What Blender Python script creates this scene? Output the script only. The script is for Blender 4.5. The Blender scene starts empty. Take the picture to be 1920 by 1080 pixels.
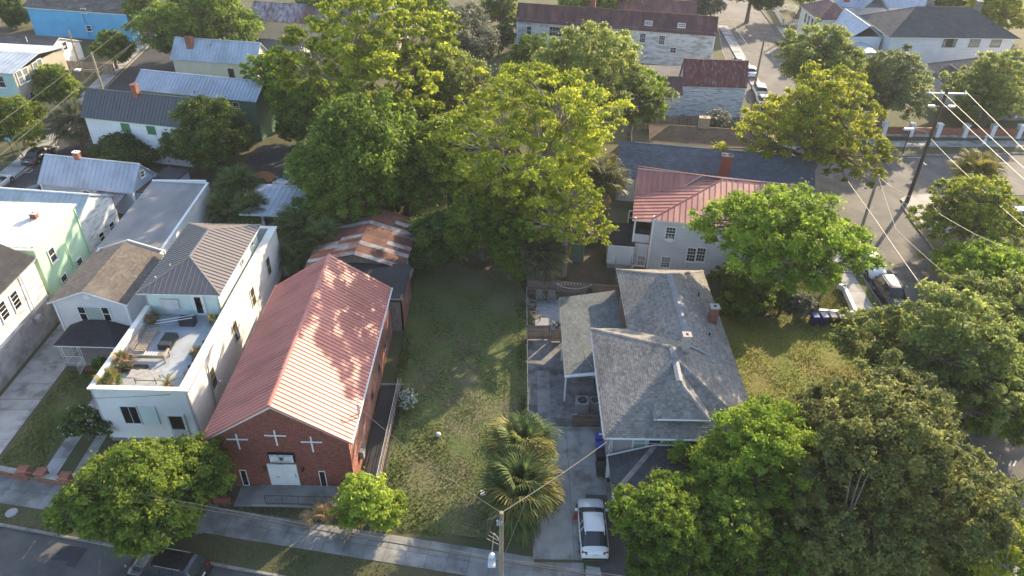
import bpy, math, random
import numpy as np
from math import sin, cos, tan, pi, radians, sqrt, atan2, hypot, degrees
from mathutils import Vector, Matrix, Euler

# ------------------------------------------------------------------ camera, sky, sun, exposure
S = bpy.context.scene
C = S.collection
CAM_H, FPX, PITCH, ROLL = 42.0, 1400.0, radians(35.25), radians(1.0)
_f = Vector((0, cos(PITCH), -sin(PITCH))); _r = Vector((1, 0, 0)); _u = _r.cross(_f)
RIGHT = _r * cos(ROLL) + _u * sin(ROLL); UP = -_r * sin(ROLL) + _u * cos(ROLL)
cam = bpy.data.objects.new('camera', bpy.data.cameras.new('camera')); C.objects.link(cam)
cam.matrix_world = Matrix((( RIGHT.x, UP.x, -_f.x, 0), (RIGHT.y, UP.y, -_f.y, 0), (RIGHT.z, UP.z, -_f.z, CAM_H), (0, 0, 0, 1)))
cam.data.sensor_width = 36; cam.data.lens = 36 * FPX / 1920
cam.data.clip_start = 0.5; cam.data.clip_end = 3000
S.camera = cam

SUN_EL, SUN_AZ = radians(22.5), radians(36.9)          # azimuth from +Y towards +X
W_ = bpy.data.worlds.new('World'); S.world = W_; W_.use_nodes = True
nt = W_.node_tree; nt.nodes.clear()
sky = nt.nodes.new('ShaderNodeTexSky'); sky.sky_type = 'NISHITA'; sky.sun_disc = False
sky.sun_elevation = SUN_EL; sky.sun_rotation = SUN_AZ; sky.altitude = 20; sky.air_density = 1.0; sky.dust_density = 1.6
bg = nt.nodes.new('ShaderNodeBackground'); bg.inputs['Strength'].default_value = 0.15
wo = nt.nodes.new('ShaderNodeOutputWorld')
nt.links.new(sky.outputs[0], bg.inputs[0]); nt.links.new(bg.outputs[0], wo.inputs[0])
sl = bpy.data.lights.new('sun', 'SUN'); sl.energy = 4.1; sl.angle = radians(0.55); sl.color = (1.0, 0.80, 0.54)
sun = bpy.data.objects.new('sun', sl); C.objects.link(sun)
sdir = Vector((sin(SUN_AZ) * cos(SUN_EL), cos(SUN_AZ) * cos(SUN_EL), sin(SUN_EL)))
sun.rotation_euler = sdir.to_track_quat('Z', 'Y').to_euler(); sun.location = (40, 60, 60)
S.view_settings.view_transform = 'Standard'; S.view_settings.look = 'None'
S.view_settings.gamma = 1.0; S.view_settings.use_curve_mapping = False
S.view_settings.exposure = 1.42
try:
    S.cycles.max_bounces = 6; S.cycles.transparent_max_bounces = 6; S.cycles.volume_bounces = 1
except Exception: pass

R = random.Random(7); NR = np.random.default_rng(7)
def at(px, py, z=0.0):
    """the point at height z that stands at this place of the 1920x1080 photograph"""
    d = RIGHT * ((px - 960) / FPX) - UP * ((py - 540) / FPX) + _f
    t = (CAM_H - z) / -d.z
    return Vector((d.x * t, d.y * t, z))

# ------------------------------------------------------------------ materials
MAT = {}
def mat(name, c1, c2=None, scale=1.5, rough=0.8, c3=None, s3=0.15, f3=0.5, tone=0.0, hue=0.0, bump=0.0, bscale=None, metal=0.0,
        stretch=(1, 1, 1), spec=0.5, lo=0.35, hi=0.65, wave=None, coat=0.0):
    if name in MAT: return MAT[name]
    m = bpy.data.materials.new(name); MAT[name] = m; m.use_nodes = True
    t = m.node_tree; N = t.nodes; L = t.links; P = N['Principled BSDF']
    P.inputs['Roughness'].default_value = rough; P.inputs['Metallic'].default_value = metal
    P.inputs['Specular IOR Level'].default_value = spec
    if coat: P.inputs['Coat Weight'].default_value = coat; P.inputs['Coat Roughness'].default_value = 0.08
    geo = N.new('ShaderNodeNewGeometry'); mp = N.new('ShaderNodeMapping'); mp.inputs['Scale'].default_value = stretch
    L.new(geo.outputs['Position'], mp.inputs[0])
    def noise(s, det=6, r=0.55):
        n = N.new('ShaderNodeTexNoise'); n.inputs['Scale'].default_value = s; n.inputs['Detail'].default_value = det
        n.inputs['Roughness'].default_value = r; L.new(mp.outputs[0], n.inputs[0]); return n.outputs['Fac']
    def mapr(src, a, b, x=0.0, y=1.0):
        r = N.new('ShaderNodeMapRange'); r.inputs[1].default_value = a; r.inputs[2].default_value = b
        r.inputs[3].default_value = x; r.inputs[4].default_value = y; L.new(src, r.inputs[0]); return r.outputs[0]
    def mix(f, a, b, fac=None):
        x = N.new('ShaderNodeMix'); x.data_type = 'RGBA'
        if fac is not None: x.inputs[0].default_value = fac
        else: L.new(f, x.inputs[0])
        for s, v in ((6, a), (7, b)):
            if isinstance(v, tuple): x.inputs[s].default_value = (*v, 1)
            else: L.new(v, x.inputs[s])
        return x.outputs[2]
    c2 = c2 or tuple(v * 0.8 for v in c1)
    col = mix(mapr(noise(scale), lo, hi), c1, c2)
    if c3: col = mix(mapr(noise(s3, 5), 0.5, 0.62, 0, f3), col, c3)
    if wave:
        w = N.new('ShaderNodeTexWave'); w.inputs['Scale'].default_value = wave[0]; w.inputs['Distortion'].default_value = wave[1]
        L.new(mp.outputs[0], w.inputs[0]); col = mix(mapr(w.outputs['Fac'], 0, 1, 0, wave[2]), col, wave[3])
    if tone or hue:
        at_ = N.new('ShaderNodeAttribute'); at_.attribute_name = 'tone'
        h = N.new('ShaderNodeHueSaturation')
        L.new(mapr(at_.outputs['Fac'], -1, 1, 1 - tone, 1 + tone), h.inputs['Value'])
        if hue: L.new(mapr(at_.outputs['Fac'], -1, 1, 0.5 + hue, 0.5 - hue), h.inputs['Hue'])
        L.new(col, h.inputs['Color']); col = h.outputs[0]
    L.new(col, P.inputs['Base Color'])
    if bump:
        b = N.new('ShaderNodeBump'); b.inputs['Strength'].default_value = bump; b.inputs['Distance'].default_value = 0.05
        L.new(noise(bscale or scale * 6, 5), b.inputs['Height']); L.new(b.outputs[0], P.inputs['Normal'])
    return m

def leafmat(name, c1, c2, tr=0.35, hue=0.012, tone=0.35, dry=None):
    if name in MAT: return MAT[name]
    m = bpy.data.materials.new(name); MAT[name] = m; m.use_nodes = True
    t = m.node_tree; N = t.nodes; L = t.links; N.clear()
    out = N.new('ShaderNodeOutputMaterial')
    geo = N.new('ShaderNodeNewGeometry')
    n = N.new('ShaderNodeTexNoise'); n.inputs['Scale'].default_value = 0.45; n.inputs['Detail'].default_value = 4; L.new(geo.outputs['Position'], n.inputs[0])
    a = N.new('ShaderNodeAttribute'); a.attribute_name = 'tone'
    s = N.new('ShaderNodeMath'); s.operation = 'MULTIPLY_ADD'; L.new(a.outputs['Fac'], s.inputs[0]); s.inputs[1].default_value = 0.28; L.new(n.outputs['Fac'], s.inputs[2])
    r = N.new('ShaderNodeMapRange'); r.inputs[1].default_value = 0.25; r.inputs[2].default_value = 0.75; L.new(s.outputs[0], r.inputs[0])
    x = N.new('ShaderNodeMix'); x.data_type = 'RGBA'; L.new(r.outputs[0], x.inputs[0]); x.inputs[6].default_value = (*c1, 1); x.inputs[7].default_value = (*c2, 1)
    h = N.new('ShaderNodeHueSaturation'); L.new(x.outputs[2], h.inputs['Color'])
    v = N.new('ShaderNodeMapRange'); v.inputs[1].default_value = -1; v.inputs[2].default_value = 1; v.inputs[3].default_value = 1 - tone; v.inputs[4].default_value = 1 + tone
    L.new(a.outputs['Fac'], v.inputs[0]); L.new(v.outputs[0], h.inputs['Value'])
    d = N.new('ShaderNodeBsdfPrincipled'); d.inputs['Roughness'].default_value = 0.55; d.inputs['Specular IOR Level'].default_value = 0.12
    L.new(h.outputs[0], d.inputs['Base Color'])
    tb = N.new('ShaderNodeBsdfTranslucent'); h2 = N.new('ShaderNodeHueSaturation'); h2.inputs['Hue'].default_value = 0.497; h2.inputs['Saturation'].default_value = 1.05; h2.inputs['Value'].default_value = 1.5
    L.new(h.outputs[0], h2.inputs['Color']); L.new(h2.outputs[0], tb.inputs['Color'])
    mx = N.new('ShaderNodeMixShader'); mx.inputs[0].default_value = tr
    L.new(d.outputs[0], mx.inputs[1]); L.new(tb.outputs[0], mx.inputs[2]); L.new(mx.outputs[0], out.inputs[0])
    return m

def glassmat(name, c, rough=0.06):
    return mat(name, c, tuple(v * 0.7 for v in c), 0.7, rough, spec=0.7)

# ------------------------------------------------------------------ mesh helpers
def link(o, parent=None):
    C.objects.link(o)
    if parent is not None: o.parent = parent
    return o
def tag(o, label=None, cat=None, group=None, kind=None):
    if label: o['label'] = label
    if cat: o['category'] = cat
    if group: o['group'] = group
    if kind: o['kind'] = kind
    return o
def thing(name, label, cat, loc=(0, 0, 0), rz=0.0, group=None):
    o = bpy.data.objects.new(name, None); o.empty_display_size = 0.3
    o.location = loc; o.rotation_euler = (0, 0, rz); link(o)
    return tag(o, label, cat, group)
def copy_tree(o, parent=None, label=None):
    c = o.copy(); C.objects.link(c); c.parent = parent
    if label: c['label'] = label
    for ch in list(o.children): copy_tree(ch, c)
    return c

class MB:
    def __init__(s): s.v = []; s.f = []; s.m = []; s.t = []
    def face(s, pts, m=0, t=0.0):
        k = len(s.v); s.v.extend([tuple(p) for p in pts]); s.f.append(tuple(range(k, k + len(pts)))); s.m.append(m); s.t.append(t)
    def box(s, a, b, m=0, t=0.0, M=None):
        x0, y0, z0 = a; x1, y1, z1 = b
        P = [(x0, y0, z0), (x1, y0, z0), (x1, y1, z0), (x0, y1, z0), (x0, y0, z1), (x1, y0, z1), (x1, y1, z1), (x0, y1, z1)]
        s.hexa(P, m, t, M)
    def hexa(s, P, m=0, t=0.0, M=None):
        if M is not None: P = [tuple(M @ Vector(p)) for p in P]
        k = len(s.v); s.v.extend([tuple(p) for p in P])
        for q in ((0, 3, 2, 1), (4, 5, 6, 7), (0, 1, 5, 4), (1, 2, 6, 5), (2, 3, 7, 6), (3, 0, 4, 7)):
            s.f.append(tuple(k + i for i in q)); s.m.append(m); s.t.append(t)
    def slab(s, top, d, m=0, t=0.0):
        """a plate: polygon `top` and the same polygon moved by the vector d"""
        n = len(top); k = len(s.v); d = Vector(d)
        s.v.extend([tuple(p) for p in top]); s.v.extend([tuple(Vector(p) + d) for p in top])
        s.f.append(tuple(range(k, k + n))); s.f.append(tuple(range(k + 2 * n - 1, k + n - 1, -1)))
        for i in range(n):
            j = (i + 1) % n; s.f.append((k + i, k + n + i, k + n + j, k + j))
        s.m.extend([m] * (n + 2)); s.t.extend([t] * (n + 2))
    def tube(s, p, q, r0, r1=None, n=6, m=0, t=0.0, caps=True):
        p = Vector(p); q = Vector(q); r1 = r0 if r1 is None else r1
        a = (q - p)
        if a.length < 1e-6: return
        a.normalize(); b = a.orthogonal().normalized(); c = a.cross(b); k = len(s.v)
        for (o, r) in ((p, r0), (q, r1)):
            for i in range(n):
                w = 2 * pi * i / n; s.v.append(tuple(o + b * (r * cos(w)) + c * (r * sin(w))))
        for i in range(n):
            j = (i + 1) % n; s.f.append((k + i, k + j, k + n + j, k + n + i)); s.m.append(m); s.t.append(t)
        if caps:
            s.f.append(tuple(range(k + n - 1, k - 1, -1))); s.f.append(tuple(range(k + n, k + 2 * n))); s.m += [m, m]; s.t += [t, t]
    def path(s, pts, radii, n=6, m=0, t=0.0):
        for i in range(len(pts) - 1): s.tube(pts[i], pts[i + 1], radii[i], radii[i + 1], n, m, t, caps=(i == len(pts) - 2))
    def lathe(s, prof, o=(0, 0, 0), n=12, m=0, t=0.0):
        k = len(s.v); o = Vector(o)
        for r, z in prof:
            for i in range(n):
                w = 2 * pi * i / n; s.v.append((o.x + r * cos(w), o.y + r * sin(w), o.z + z))
        for a in range(len(prof) - 1):
            for i in range(n):
                j = (i + 1) % n; s.f.append((k + a * n + i, k + a * n + j, k + (a + 1) * n + j, k + (a + 1) * n + i)); s.m.append(m); s.t.append(t)
        s.f.append(tuple(range(k + n - 1, k - 1, -1))); s.f.append(tuple(range(k + (len(prof) - 1) * n, k + len(prof) * n))); s.m += [m, m]; s.t += [t, t]
    def mesh(s, name, mats, off=(0, 0, 0), smooth=False):
        me = bpy.data.meshes.new(name); o = Vector(off)
        vs = np.array(s.v, dtype=np.float64).reshape(-1, 3) - np.array(o)
        me.from_pydata(vs.tolist(), [], s.f)
        for x in (mats if isinstance(mats, (list, tuple)) else [mats]): me.materials.append(x)
        me.polygons.foreach_set('material_index', s.m)
        a = me.attributes.new('tone', 'FLOAT', 'FACE'); a.data.foreach_set('value', s.t)
        if smooth: me.polygons.foreach_set('use_smooth', [True] * len(me.polygons))
        me.update(); return me
    def build(s, name, mats, parent=None, kind=None, smooth=False, at_=None, label=None):
        """parts are given in world coordinates and stored relative to the parent"""
        off = parent_off(parent) if at_ is None else at_
        o = bpy.data.objects.new(name, s.mesh(name, mats, off, smooth)); link(o, parent)
        if parent is None and at_ is not None: o.location = at_
        if kind: o['kind'] = kind
        if label: o['label'] = label
        return o
def parent_off(p):
    o = Vector((0, 0, 0))
    while p is not None: o += Vector(p.location); p = p.parent
    return o

def clip(poly, ax, v, keep_gt):
    out = []; n = len(poly)
    for i in range(n):
        a, b = poly[i], poly[(i + 1) % n]
        ia = (a[ax] >= v) == keep_gt; ib = (b[ax] >= v) == keep_gt
        if ia: out.append(a)
        if ia != ib:
            f = (v - a[ax]) / (b[ax] - a[ax]); out.append((a[0] + (b[0] - a[0]) * f, a[1] + (b[1] - a[1]) * f))
    return out
def band(poly, ax, lo, hi):
    p = clip(poly, ax, lo, True)
    return clip(p, ax, hi, False) if len(p) > 2 else []
def area2(p):
    return abs(sum(p[i][0] * p[(i + 1) % len(p)][1] - p[(i + 1) % len(p)][0] * p[i][1] for i in range(len(p)))) / 2

class Plane:
    """planar polygon in space with axes a (along) and b (up the slope or wall), n outward"""
    def __init__(s, pts, along, n_hint):
        s.O = Vector(pts[0]); A = Vector(along).normalized()
        nn = Vector((0, 0, 0)); P = [Vector(p) for p in pts]
        for i in range(len(P)): nn += (P[i] - P[0]).cross(P[(i + 1) % len(P)] - P[0])
        nn.normalize()
        if nn.dot(Vector(n_hint)) < 0: nn = -nn
        s.n = nn; s.a = (A - nn * A.dot(nn)).normalized(); s.b = nn.cross(s.a)
        if s.b.z < 0: s.b = -s.b
        s.poly = [((p - s.O).dot(s.a), (p - s.O).dot(s.b)) for p in P]
    def w(s, a, b, h=0.0): return s.O + s.a * a + s.b * b + s.n * h
    def rng(s, ax): v = [p[ax] for p in s.poly]; return min(v), max(v)

# ---------------------------------------- surfaces made of pieces
def siding(mb, PL, course=0.16, d=0.022, m=0, jit=0.5, run=3.5):
    lo, hi = PL.rng(1); b = lo
    while b < hi - 0.01:
        st = band(PL.poly, 1, b, min(b + course, hi))
        if len(st) > 2:
            a0, a1 = min(p[0] for p in st), max(p[0] for p in st); a = a0 - R.random() * run
            while a < a1:
                e = a + run * R.uniform(0.7, 1.3); q = band(st, 0, max(a, a0), min(e, a1))
                if len(q) > 2 and area2(q) > 0.003:
                    t = R.uniform(-1, 1) * jit
                    mb.face([PL.w(x, y, d * (1 - (y - b) / course) + 0.004) for x, y in q], m, t)
                    bl = [p for p in q if abs(p[1] - b) < 1e-4]
                    if len(bl) >= 2:
                        x0, x1 = min(p[0] for p in bl), max(p[0] for p in bl)
                        mb.face([PL.w(x0, b, 0), PL.w(x1, b, 0), PL.w(x1, b, d + 0.004), PL.w(x0, b, d + 0.004)], m, t)
                a = e
        b += course
def bricks(mb, PL, L=0.215, Hh=0.075, d=0.018, joint=0.012, m=0, holes=()):
    lo, hi = PL.rng(1); b = lo; row = 0
    while b < hi - 0.02:
        st = band(PL.poly, 1, b, b + Hh - joint)
        if len(st) > 2:
            a0, a1 = min(p[0] for p in st), max(p[0] for p in st); a = a0 - (L / 2 if row % 2 else 0) - R.random() * 0.01
            hd = row % 6 == 5; LL = L / 2 if hd else L
            while a < a1:
                x0, x1 = max(a, a0), min(a + LL - joint, a1)
                if x1 - x0 > 0.03 and not any(h[0] < (x0 + x1) / 2 < h[1] and h[2] < b + 0.03 < h[3] for h in holes):
                    q = band(st, 0, x0, x1)
                    if len(q) > 2: mb.face([PL.w(x, y, d + R.uniform(-.004, .004)) for x, y in q], m, R.uniform(-1, 1))
                a += LL
        b += Hh; row += 1
def shingles(mb, PL, course=0.2, tab=0.3, d=0.022, m=0, jit=1.0):
    lo, hi = PL.rng(1); b = lo; row = 0
    while b < hi - 0.01:
        b1 = min(b + course, hi); st = band(PL.poly, 1, b, b1)
        if len(st) > 2:
            a0, a1 = min(p[0] for p in st), max(p[0] for p in st); a = a0 - (tab * 0.5 if row % 2 else 0)
            rt = R.uniform(-.25, .25)
            while a < a1:
                w = tab; q = band(st, 0, max(a, a0), min(a + w - 0.012, a1))
                if len(q) > 2 and area2(q) > 0.001:
                    h = d + R.uniform(-.004, .008); t = max(-1, min(1, R.gauss(0, 0.45) * jit + rt))
                    mb.face([PL.w(x, y, h * (1 - 0.75 * (y - b) / course) + 0.004) for x, y in q], m, t)
                    bl = [p for p in q if abs(p[1] - b) < 1e-4]
                    if len(bl) >= 2:
                        x0, x1 = min(p[0] for p in bl), max(p[0] for p in bl)
                        mb.face([PL.w(x0, b, 0), PL.w(x1, b, 0), PL.w(x1, b, h + .004), PL.w(x0, b, h + .004)], m, t)
                a += w
        b += course; row += 1
def seams(PL, width=0.45, rib=0.035, rw=0.03, t=0.012, m=0, each=None, tones=0.5, double=0):
    """standing-seam sheets: each(mb) is called per sheet when given, else one mesh is returned"""
    allb = MB(); a0, a1 = PL.rng(0); n = max(1, int(round((a1 - a0) / width))); w = (a1 - a0) / n
    for i in range(n):
        mb = MB() if each else allb; lo = a0 + i * w; hi = lo + w
        q = band(PL.poly, 0, lo, hi)
        if len(q) < 3 or area2(q) < 0.004: continue
        tn = R.uniform(-1, 1) * tones
        mb.slab([PL.w(x, y, t) for x, y in q], -PL.n * (t - 0.002), m, tn)
        for k in range(double + 1):
            la = lo + w * k / (double + 1)
            e = band(PL.poly, 0, la, la + rw)
            if len(e) > 2:
                y0, y1 = min(p[1] for p in e), max(p[1] for p in e); l2, r2 = la, la + rw
                P = [PL.w(l2, y0, t), PL.w(r2, y0, t), PL.w(r2, y1, t), PL.w(l2, y1, t), PL.w(l2, y0, t + rib), PL.w(r2, y0, t + rib), PL.w(r2, y1, t + rib), PL.w(l2, y1, t + rib)]
                mb.hexa(P, m, tn)
        if each: each(mb, i)
    return allb
def capline(mb, p, q, w=0.14, h=0.03, seg=0.28, m=0):
    """ridge or hip cap built of short overlapping pieces"""
    p = Vector(p); q = Vector(q); L = (q - p).length; d = (q - p) / L; n = max(1, int(L / seg)); s = d.cross(Vector((0, 0, 1))).normalized(); u = s.cross(d)
    for i in range(n):
        a = p + d * (L * i / n - 0.0); b = p + d * (L * (i + 1) / n); t = R.uniform(-.7, .7)
        for sg in (-1, 1):
            e = s * sg * w - u * (w * 0.35)
            mb.hexa([a + u * (h + .012), a + e + u * (h + .012), b + e + u * h, b + u * h, a + u * (h + .03), a + e + u * (h + .03), b + e + u * (h + .012), b + u * (h + .012)], m, t)

# ---------------------------------------- windows and doors (shared meshes, placed on walls)
_cache = {}
def win_meshes(w, h, fm, gm, cols, rows, sill, d, kind):
    k = ('w', round(w, 2), round(h, 2), fm.name, gm.name, cols, rows, sill, d, kind)
    if k in _cache: return _cache[k]
    f = 0.1 if kind != 'slim' else 0.05
    F = MB()
    F.box((-w / 2 - f, -d, -f), (-w / 2, 0.0, h + f)); F.box((w / 2, -d, -f), (w / 2 + f, 0.0, h + f))
    F.box((-w / 2, -d, h), (w / 2, 0.0, h + f)); F.box((-w / 2, -d, -f), (w / 2, 0.0, 0))
    if sill: F.box((-w / 2 - f - .04, -d - .05, -f - .05), (w / 2 + f + .04, 0.0, -f))
    if kind == 'sash':
        F.box((-w / 2, -d * .75, h * .5 - .025), (w / 2, -0.012, h * .5 + .025))
    for i in range(1, cols): x = -w / 2 + w * i / cols; F.box((x - .014, -d * .6, 0), (x + .014, -0.012, h))
    for j in range(1, rows): z = h * j / rows; F.box((-w / 2, -d * .58, z - .014), (w / 2, -0.012, z + .014))
    G = MB(); G.box((-w / 2, -0.02, 0), (w / 2, -0.004, h))
    _cache[k] = (F.mesh('window_frame', fm), G.mesh('pane', gm)); return _cache[k]
def put(name, me, parent, loc, rz):
    o = bpy.data.objects.new(name, me); link(o, parent); o.location = loc; o.rotation_euler = (0, 0, rz); return o
def window(parent, PW, rz, w, h, fm, gm, cols=1, rows=1, sill=True, d=0.07, kind='sash', label=None):
    """PW: world point at the middle of the window's lower edge on the wall face; rz turns local -Y outward"""
    a, b = win_meshes(w, h, fm, gm, cols, rows, sill, d, kind)
    o = put('window', a, parent, Vector(PW) - parent_off(parent), rz)
    put('pane', b, o, (0, 0, 0), 0)
    if label: o['label'] = label
    return o
def door(parent, PW, rz, w, h, dm, fm, gm=None, panels=True, knob=True, label=None):
    F = MB(); f = 0.09
    F.box((-w / 2 - f, -.08, 0), (-w / 2, 0.0, h + f)); F.box((w / 2, -.08, 0), (w / 2 + f, 0.0, h + f)); F.box((-w / 2, -.08, h), (w / 2, 0.0, h + f))
    F.box((-w / 2, -.05, 0), (w / 2, -.004, h), 1)
    if panels:
        for (z0, z1) in ((.15, h * .42), (h * .5, h * .92)):
            for (x0, x1) in ((-w * .38, -w * .06), (w * .06, w * .38)): F.box((x0, -.062, z0), (x1, -.05, z1), 1)
    o = put('door', F.mesh('door', [fm, dm]), parent, Vector(PW) - parent_off(parent), rz)
    if gm:
        G = MB(); G.box((-w * .3, -.058, h * .12), (w * .3, -.051, h * .9)); put('pane', G.mesh('pane', gm), o, (0, 0, 0), 0)
    if knob:
        K = MB(); K.tube((w * .4, -.05, 1.0), (w * .4, -.12, 1.0), .03, .03, 8); K.tube((w * .4, -.05, 1.15), (w * .4, -.09, 1.15), .025, .025, 8)
        put('handle', K.mesh('handle', MAT['black_metal']), o, (0, 0, 0), 0)
    if label: o['label'] = label
    return o

class House:
    """a building in its own plan frame: u along the front, v to the back"""
    def __init__(s, name, label, x, y, rz, Wd, D, group=None, cat='house'):
        s.x, s.y, s.W, s.D = x, y, Wd, D; s.r = radians(rz); s.cu = (cos(s.r), sin(s.r)); s.cv = (-sin(s.r), cos(s.r))
        c = s.w(Wd / 2, D / 2, 0); s.o = thing(name, label, cat, (c.x, c.y, 0), 0, group)
        s.wallmb = MB(); s.sid = MB(); s.roofmb = MB(); s.roof = None; s.posts = []
    def w(s, u, v, z=0.0): return Vector((s.x + s.cu[0] * u + s.cv[0] * v, s.y + s.cu[1] * u + s.cv[1] * v, z))
    def vec(s, u, v, z=0.0): return Vector((s.cu[0] * u + s.cv[0] * v, s.cu[1] * u + s.cv[1] * v, z))
    def wall(s, uv0, uv1, z0, z1, gable=None, side=True, course=0.16, top1=None):
        """wall face from uv0 to uv1 seen from outside left to right; gable = (fraction, z) adds an apex"""
        a, b = s.w(*uv0), s.w(*uv1); t1 = z1 if top1 is None else top1
        pts = [Vector((a.x, a.y, z0)), Vector((b.x, b.y, z0)), Vector((b.x, b.y, t1))]
        if gable: m = a.lerp(b, gable[0]); pts.append(Vector((m.x, m.y, gable[1])))
        pts.append(Vector((a.x, a.y, z1)))
        n = (b - a).cross(Vector((0, 0, 1))).normalized()
        s.wallmb.slab(pts, -n * 0.15)
        PL = Plane(pts, b - a, n)
        if side: siding(s.sid, PL, course)
        return PL
    def box_walls(s, z0, z1, ridge=None, zr=None, side='FLRB', course=0.16, u0=0, v0=0, u1=None, v1=None):
        u1 = s.W if u1 is None else u1; v1 = s.D if v1 is None else v1
        g = lambda q: (0.5, zr) if q else None
        s.wall((u0, v0), (u1, v0), z0, z1, g(ridge == 'v'), 'F' in side, course)
        s.wall((u1, v0), (u1, v1), z0, z1, g(ridge == 'u'), 'R' in side, course)
        s.wall((u1, v1), (u0, v1), z0, z1, g(ridge == 'v'), 'B' in side, course)
        s.wall((u0, v1), (u0, v0), z0, z1, g(ridge == 'u'), 'L' in side, course)
    def corners(s, z0, z1, m=None, pts=None, wd=0.1):
        for (u, v) in (pts or ((0, 0), (s.W, 0), (s.W, s.D), (0, s.D))):
            M = Matrix.Translation(s.w(u, v, 0)) @ Matrix.Rotation(s.r, 4, 'Z')
            q = MB(); q.box((-wd, -wd, z0), (wd, wd, z1 - .02), 0, 0, M); s.posts.append(q)
    def finish_walls(s, wm, sm=None, tm=None):
        s.wallmb.build('wall', wm, s.o)
        if s.sid.f: s.sid.build('siding', sm or wm, s.o, 'stuff')
        for q in s.posts: q.build('corner_board', tm or wm, s.o)
    def slopes(s, polys, kind, m, edge=None, thick=0.1, **k):
        """polys: list of (list of (u,v,z), along(u,v))"""
        first = s.roof is None
        mb = MB(); PLs = []
        for pts, al in polys:
            P = [s.w(*p) for p in pts]; PL = Plane(P, s.vec(*al), (0, 0, 1)); PLs.append(PL)
            k0 = len(mb.f); mb.slab([PL.w(a, b, 0) for a, b in PL.poly], (0, 0, -thick)); mb.m[k0 + 1:] = [1] * (len(mb.f) - k0 - 1)
        ro = mb.build('roof', [m, edge or m], s.o)
        if first: s.roof = ro
        if kind == 'shingle':
            q = MB()
            for PL in PLs: shingles(q, PL, **k)
            q.build('shingles', m, ro, 'stuff')
        elif kind == 'seam':
            ind = k.pop('ind', False)
            for PL in PLs:
                if ind: seams(PL, each=lambda b, i: b.build('panel', m, ro), **k)
                else:
                    q = seams(PL, **k)
                    if q.f: q.build('seam_panels', m, ro, 'stuff')
        return ro, PLs
    def gable_roof(s, ze, zr, ridge, kind, m, o=0.3, og=0.3, edge=None, u0=0, v0=0, u1=None, v1=None, **k):
        u1 = s.W if u1 is None else u1; v1 = s.D if v1 is None else v1
        if ridge == 'v':
            c = (u0 + u1) / 2; sl = (zr - ze) / (c - u0); zo = ze - sl * o
            P = [([(u0 - o, v0 - og, zo), (c, v0 - og, zr), (c, v1 + og, zr), (u0 - o, v1 + og, zo)], (0, 1)),
                 ([(u1 + o, v0 - og, zo), (u1 + o, v1 + og, zo), (c, v1 + og, zr), (c, v0 - og, zr)], (0, 1))]
            rl = ((c, v0 - og, zr), (c, v1 + og, zr))
        else:
            c = (v0 + v1) / 2; sl = (zr - ze) / (c - v0); zo = ze - sl * o
            P = [([(u0 - og, v0 - o, zo), (u1 + og, v0 - o, zo), (u1 + og, c, zr), (u0 - og, c, zr)], (1, 0)),
                 ([(u1 + og, v1 + o, zo), (u0 - og, v1 + o, zo), (u0 - og, c, zr), (u1 + og, c, zr)], (1, 0))]
            rl = ((u0 - og, c, zr), (u1 + og, c, zr))
        ro, PLs = s.slopes(P, kind, m, edge, **k)
        q = MB(); capline(q, s.w(*rl[0]), s.w(*rl[1]), seg=.3 if kind == 'shingle' else 3.0, h=.03 if kind == 'shingle' else .05); q.build('ridge_cap', m, ro)
        return ro
    def hip_roof(s, ze, zr, kind, m, o=0.3, edge=None, u0=0, v0=0, u1=None, v1=None, caps=None, **k):
        u1 = s.W if u1 is None else u1; v1 = s.D if v1 is None else v1
        a0, b0, a1, b1 = u0 - o, v0 - o, u1 + o, v1 + o
        if a1 - a0 <= b1 - b0:
            h = (a1 - a0) / 2; c = (a0 + a1) / 2; p, q = (c, b0 + h, zr), (c, b1 - h, zr)
        else:
            h = (b1 - b0) / 2; c = (b0 + b1) / 2; p, q = (a0 + h, c, zr), (a1 - h, c, zr)
        A, B, D_, E_ = (a0, b0, ze), (a1, b0, ze), (a1, b1, ze), (a0, b1, ze)
        if a1 - a0 <= b1 - b0:
            P = [([A, B, p], (1, 0)), ([B, D_, q, p], (0, 1)), ([D_, E_, q], (1, 0)), ([E_, A, p, q], (0, 1))]; hips = ((A, p), (B, p), (D_, q), (E_, q), (p, q))
        else:
            P = [([A, B, q, p], (1, 0)), ([B, D_, q], (0, 1)), ([D_, E_, p, q], (1, 0)), ([E_, A, p], (0, 1))]; hips = ((A, p), (B, q), (D_, q), (E_, p), (p, q))
        ro, PLs = s.slopes(P, kind, m, edge, **k)
        qd = MB()
        for x, y in hips:
            if (Vector(x) - Vector(y)).length > .1: capline(qd, s.w(*x), s.w(*y), seg=.3 if kind == 'shingle' else 3.0)
        qd.build('ridge_cap', caps or m, ro); return ro
    def win(s, side, u, z, w, h, fm, gm, **k):
        off = k.pop('off', 0.03); v0 = k.pop('v0', 0); u1 = k.pop('u1', s.W); u0 = k.pop('u0', 0); v1 = k.pop('v1', s.D)
        if side == 'F': P = s.w(u, v0 - off, z); rz = s.r
        elif side == 'R': P = s.w(u1 + off, u, z); rz = s.r + pi / 2
        elif side == 'B': P = s.w(u, v1 + off, z); rz = s.r + pi
        else: P = s.w(u0 - off, u, z); rz = s.r - pi / 2
        fn = k.pop('fn', window)
        return fn(s.o, P, rz, w, h, fm, gm, **k)
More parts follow.
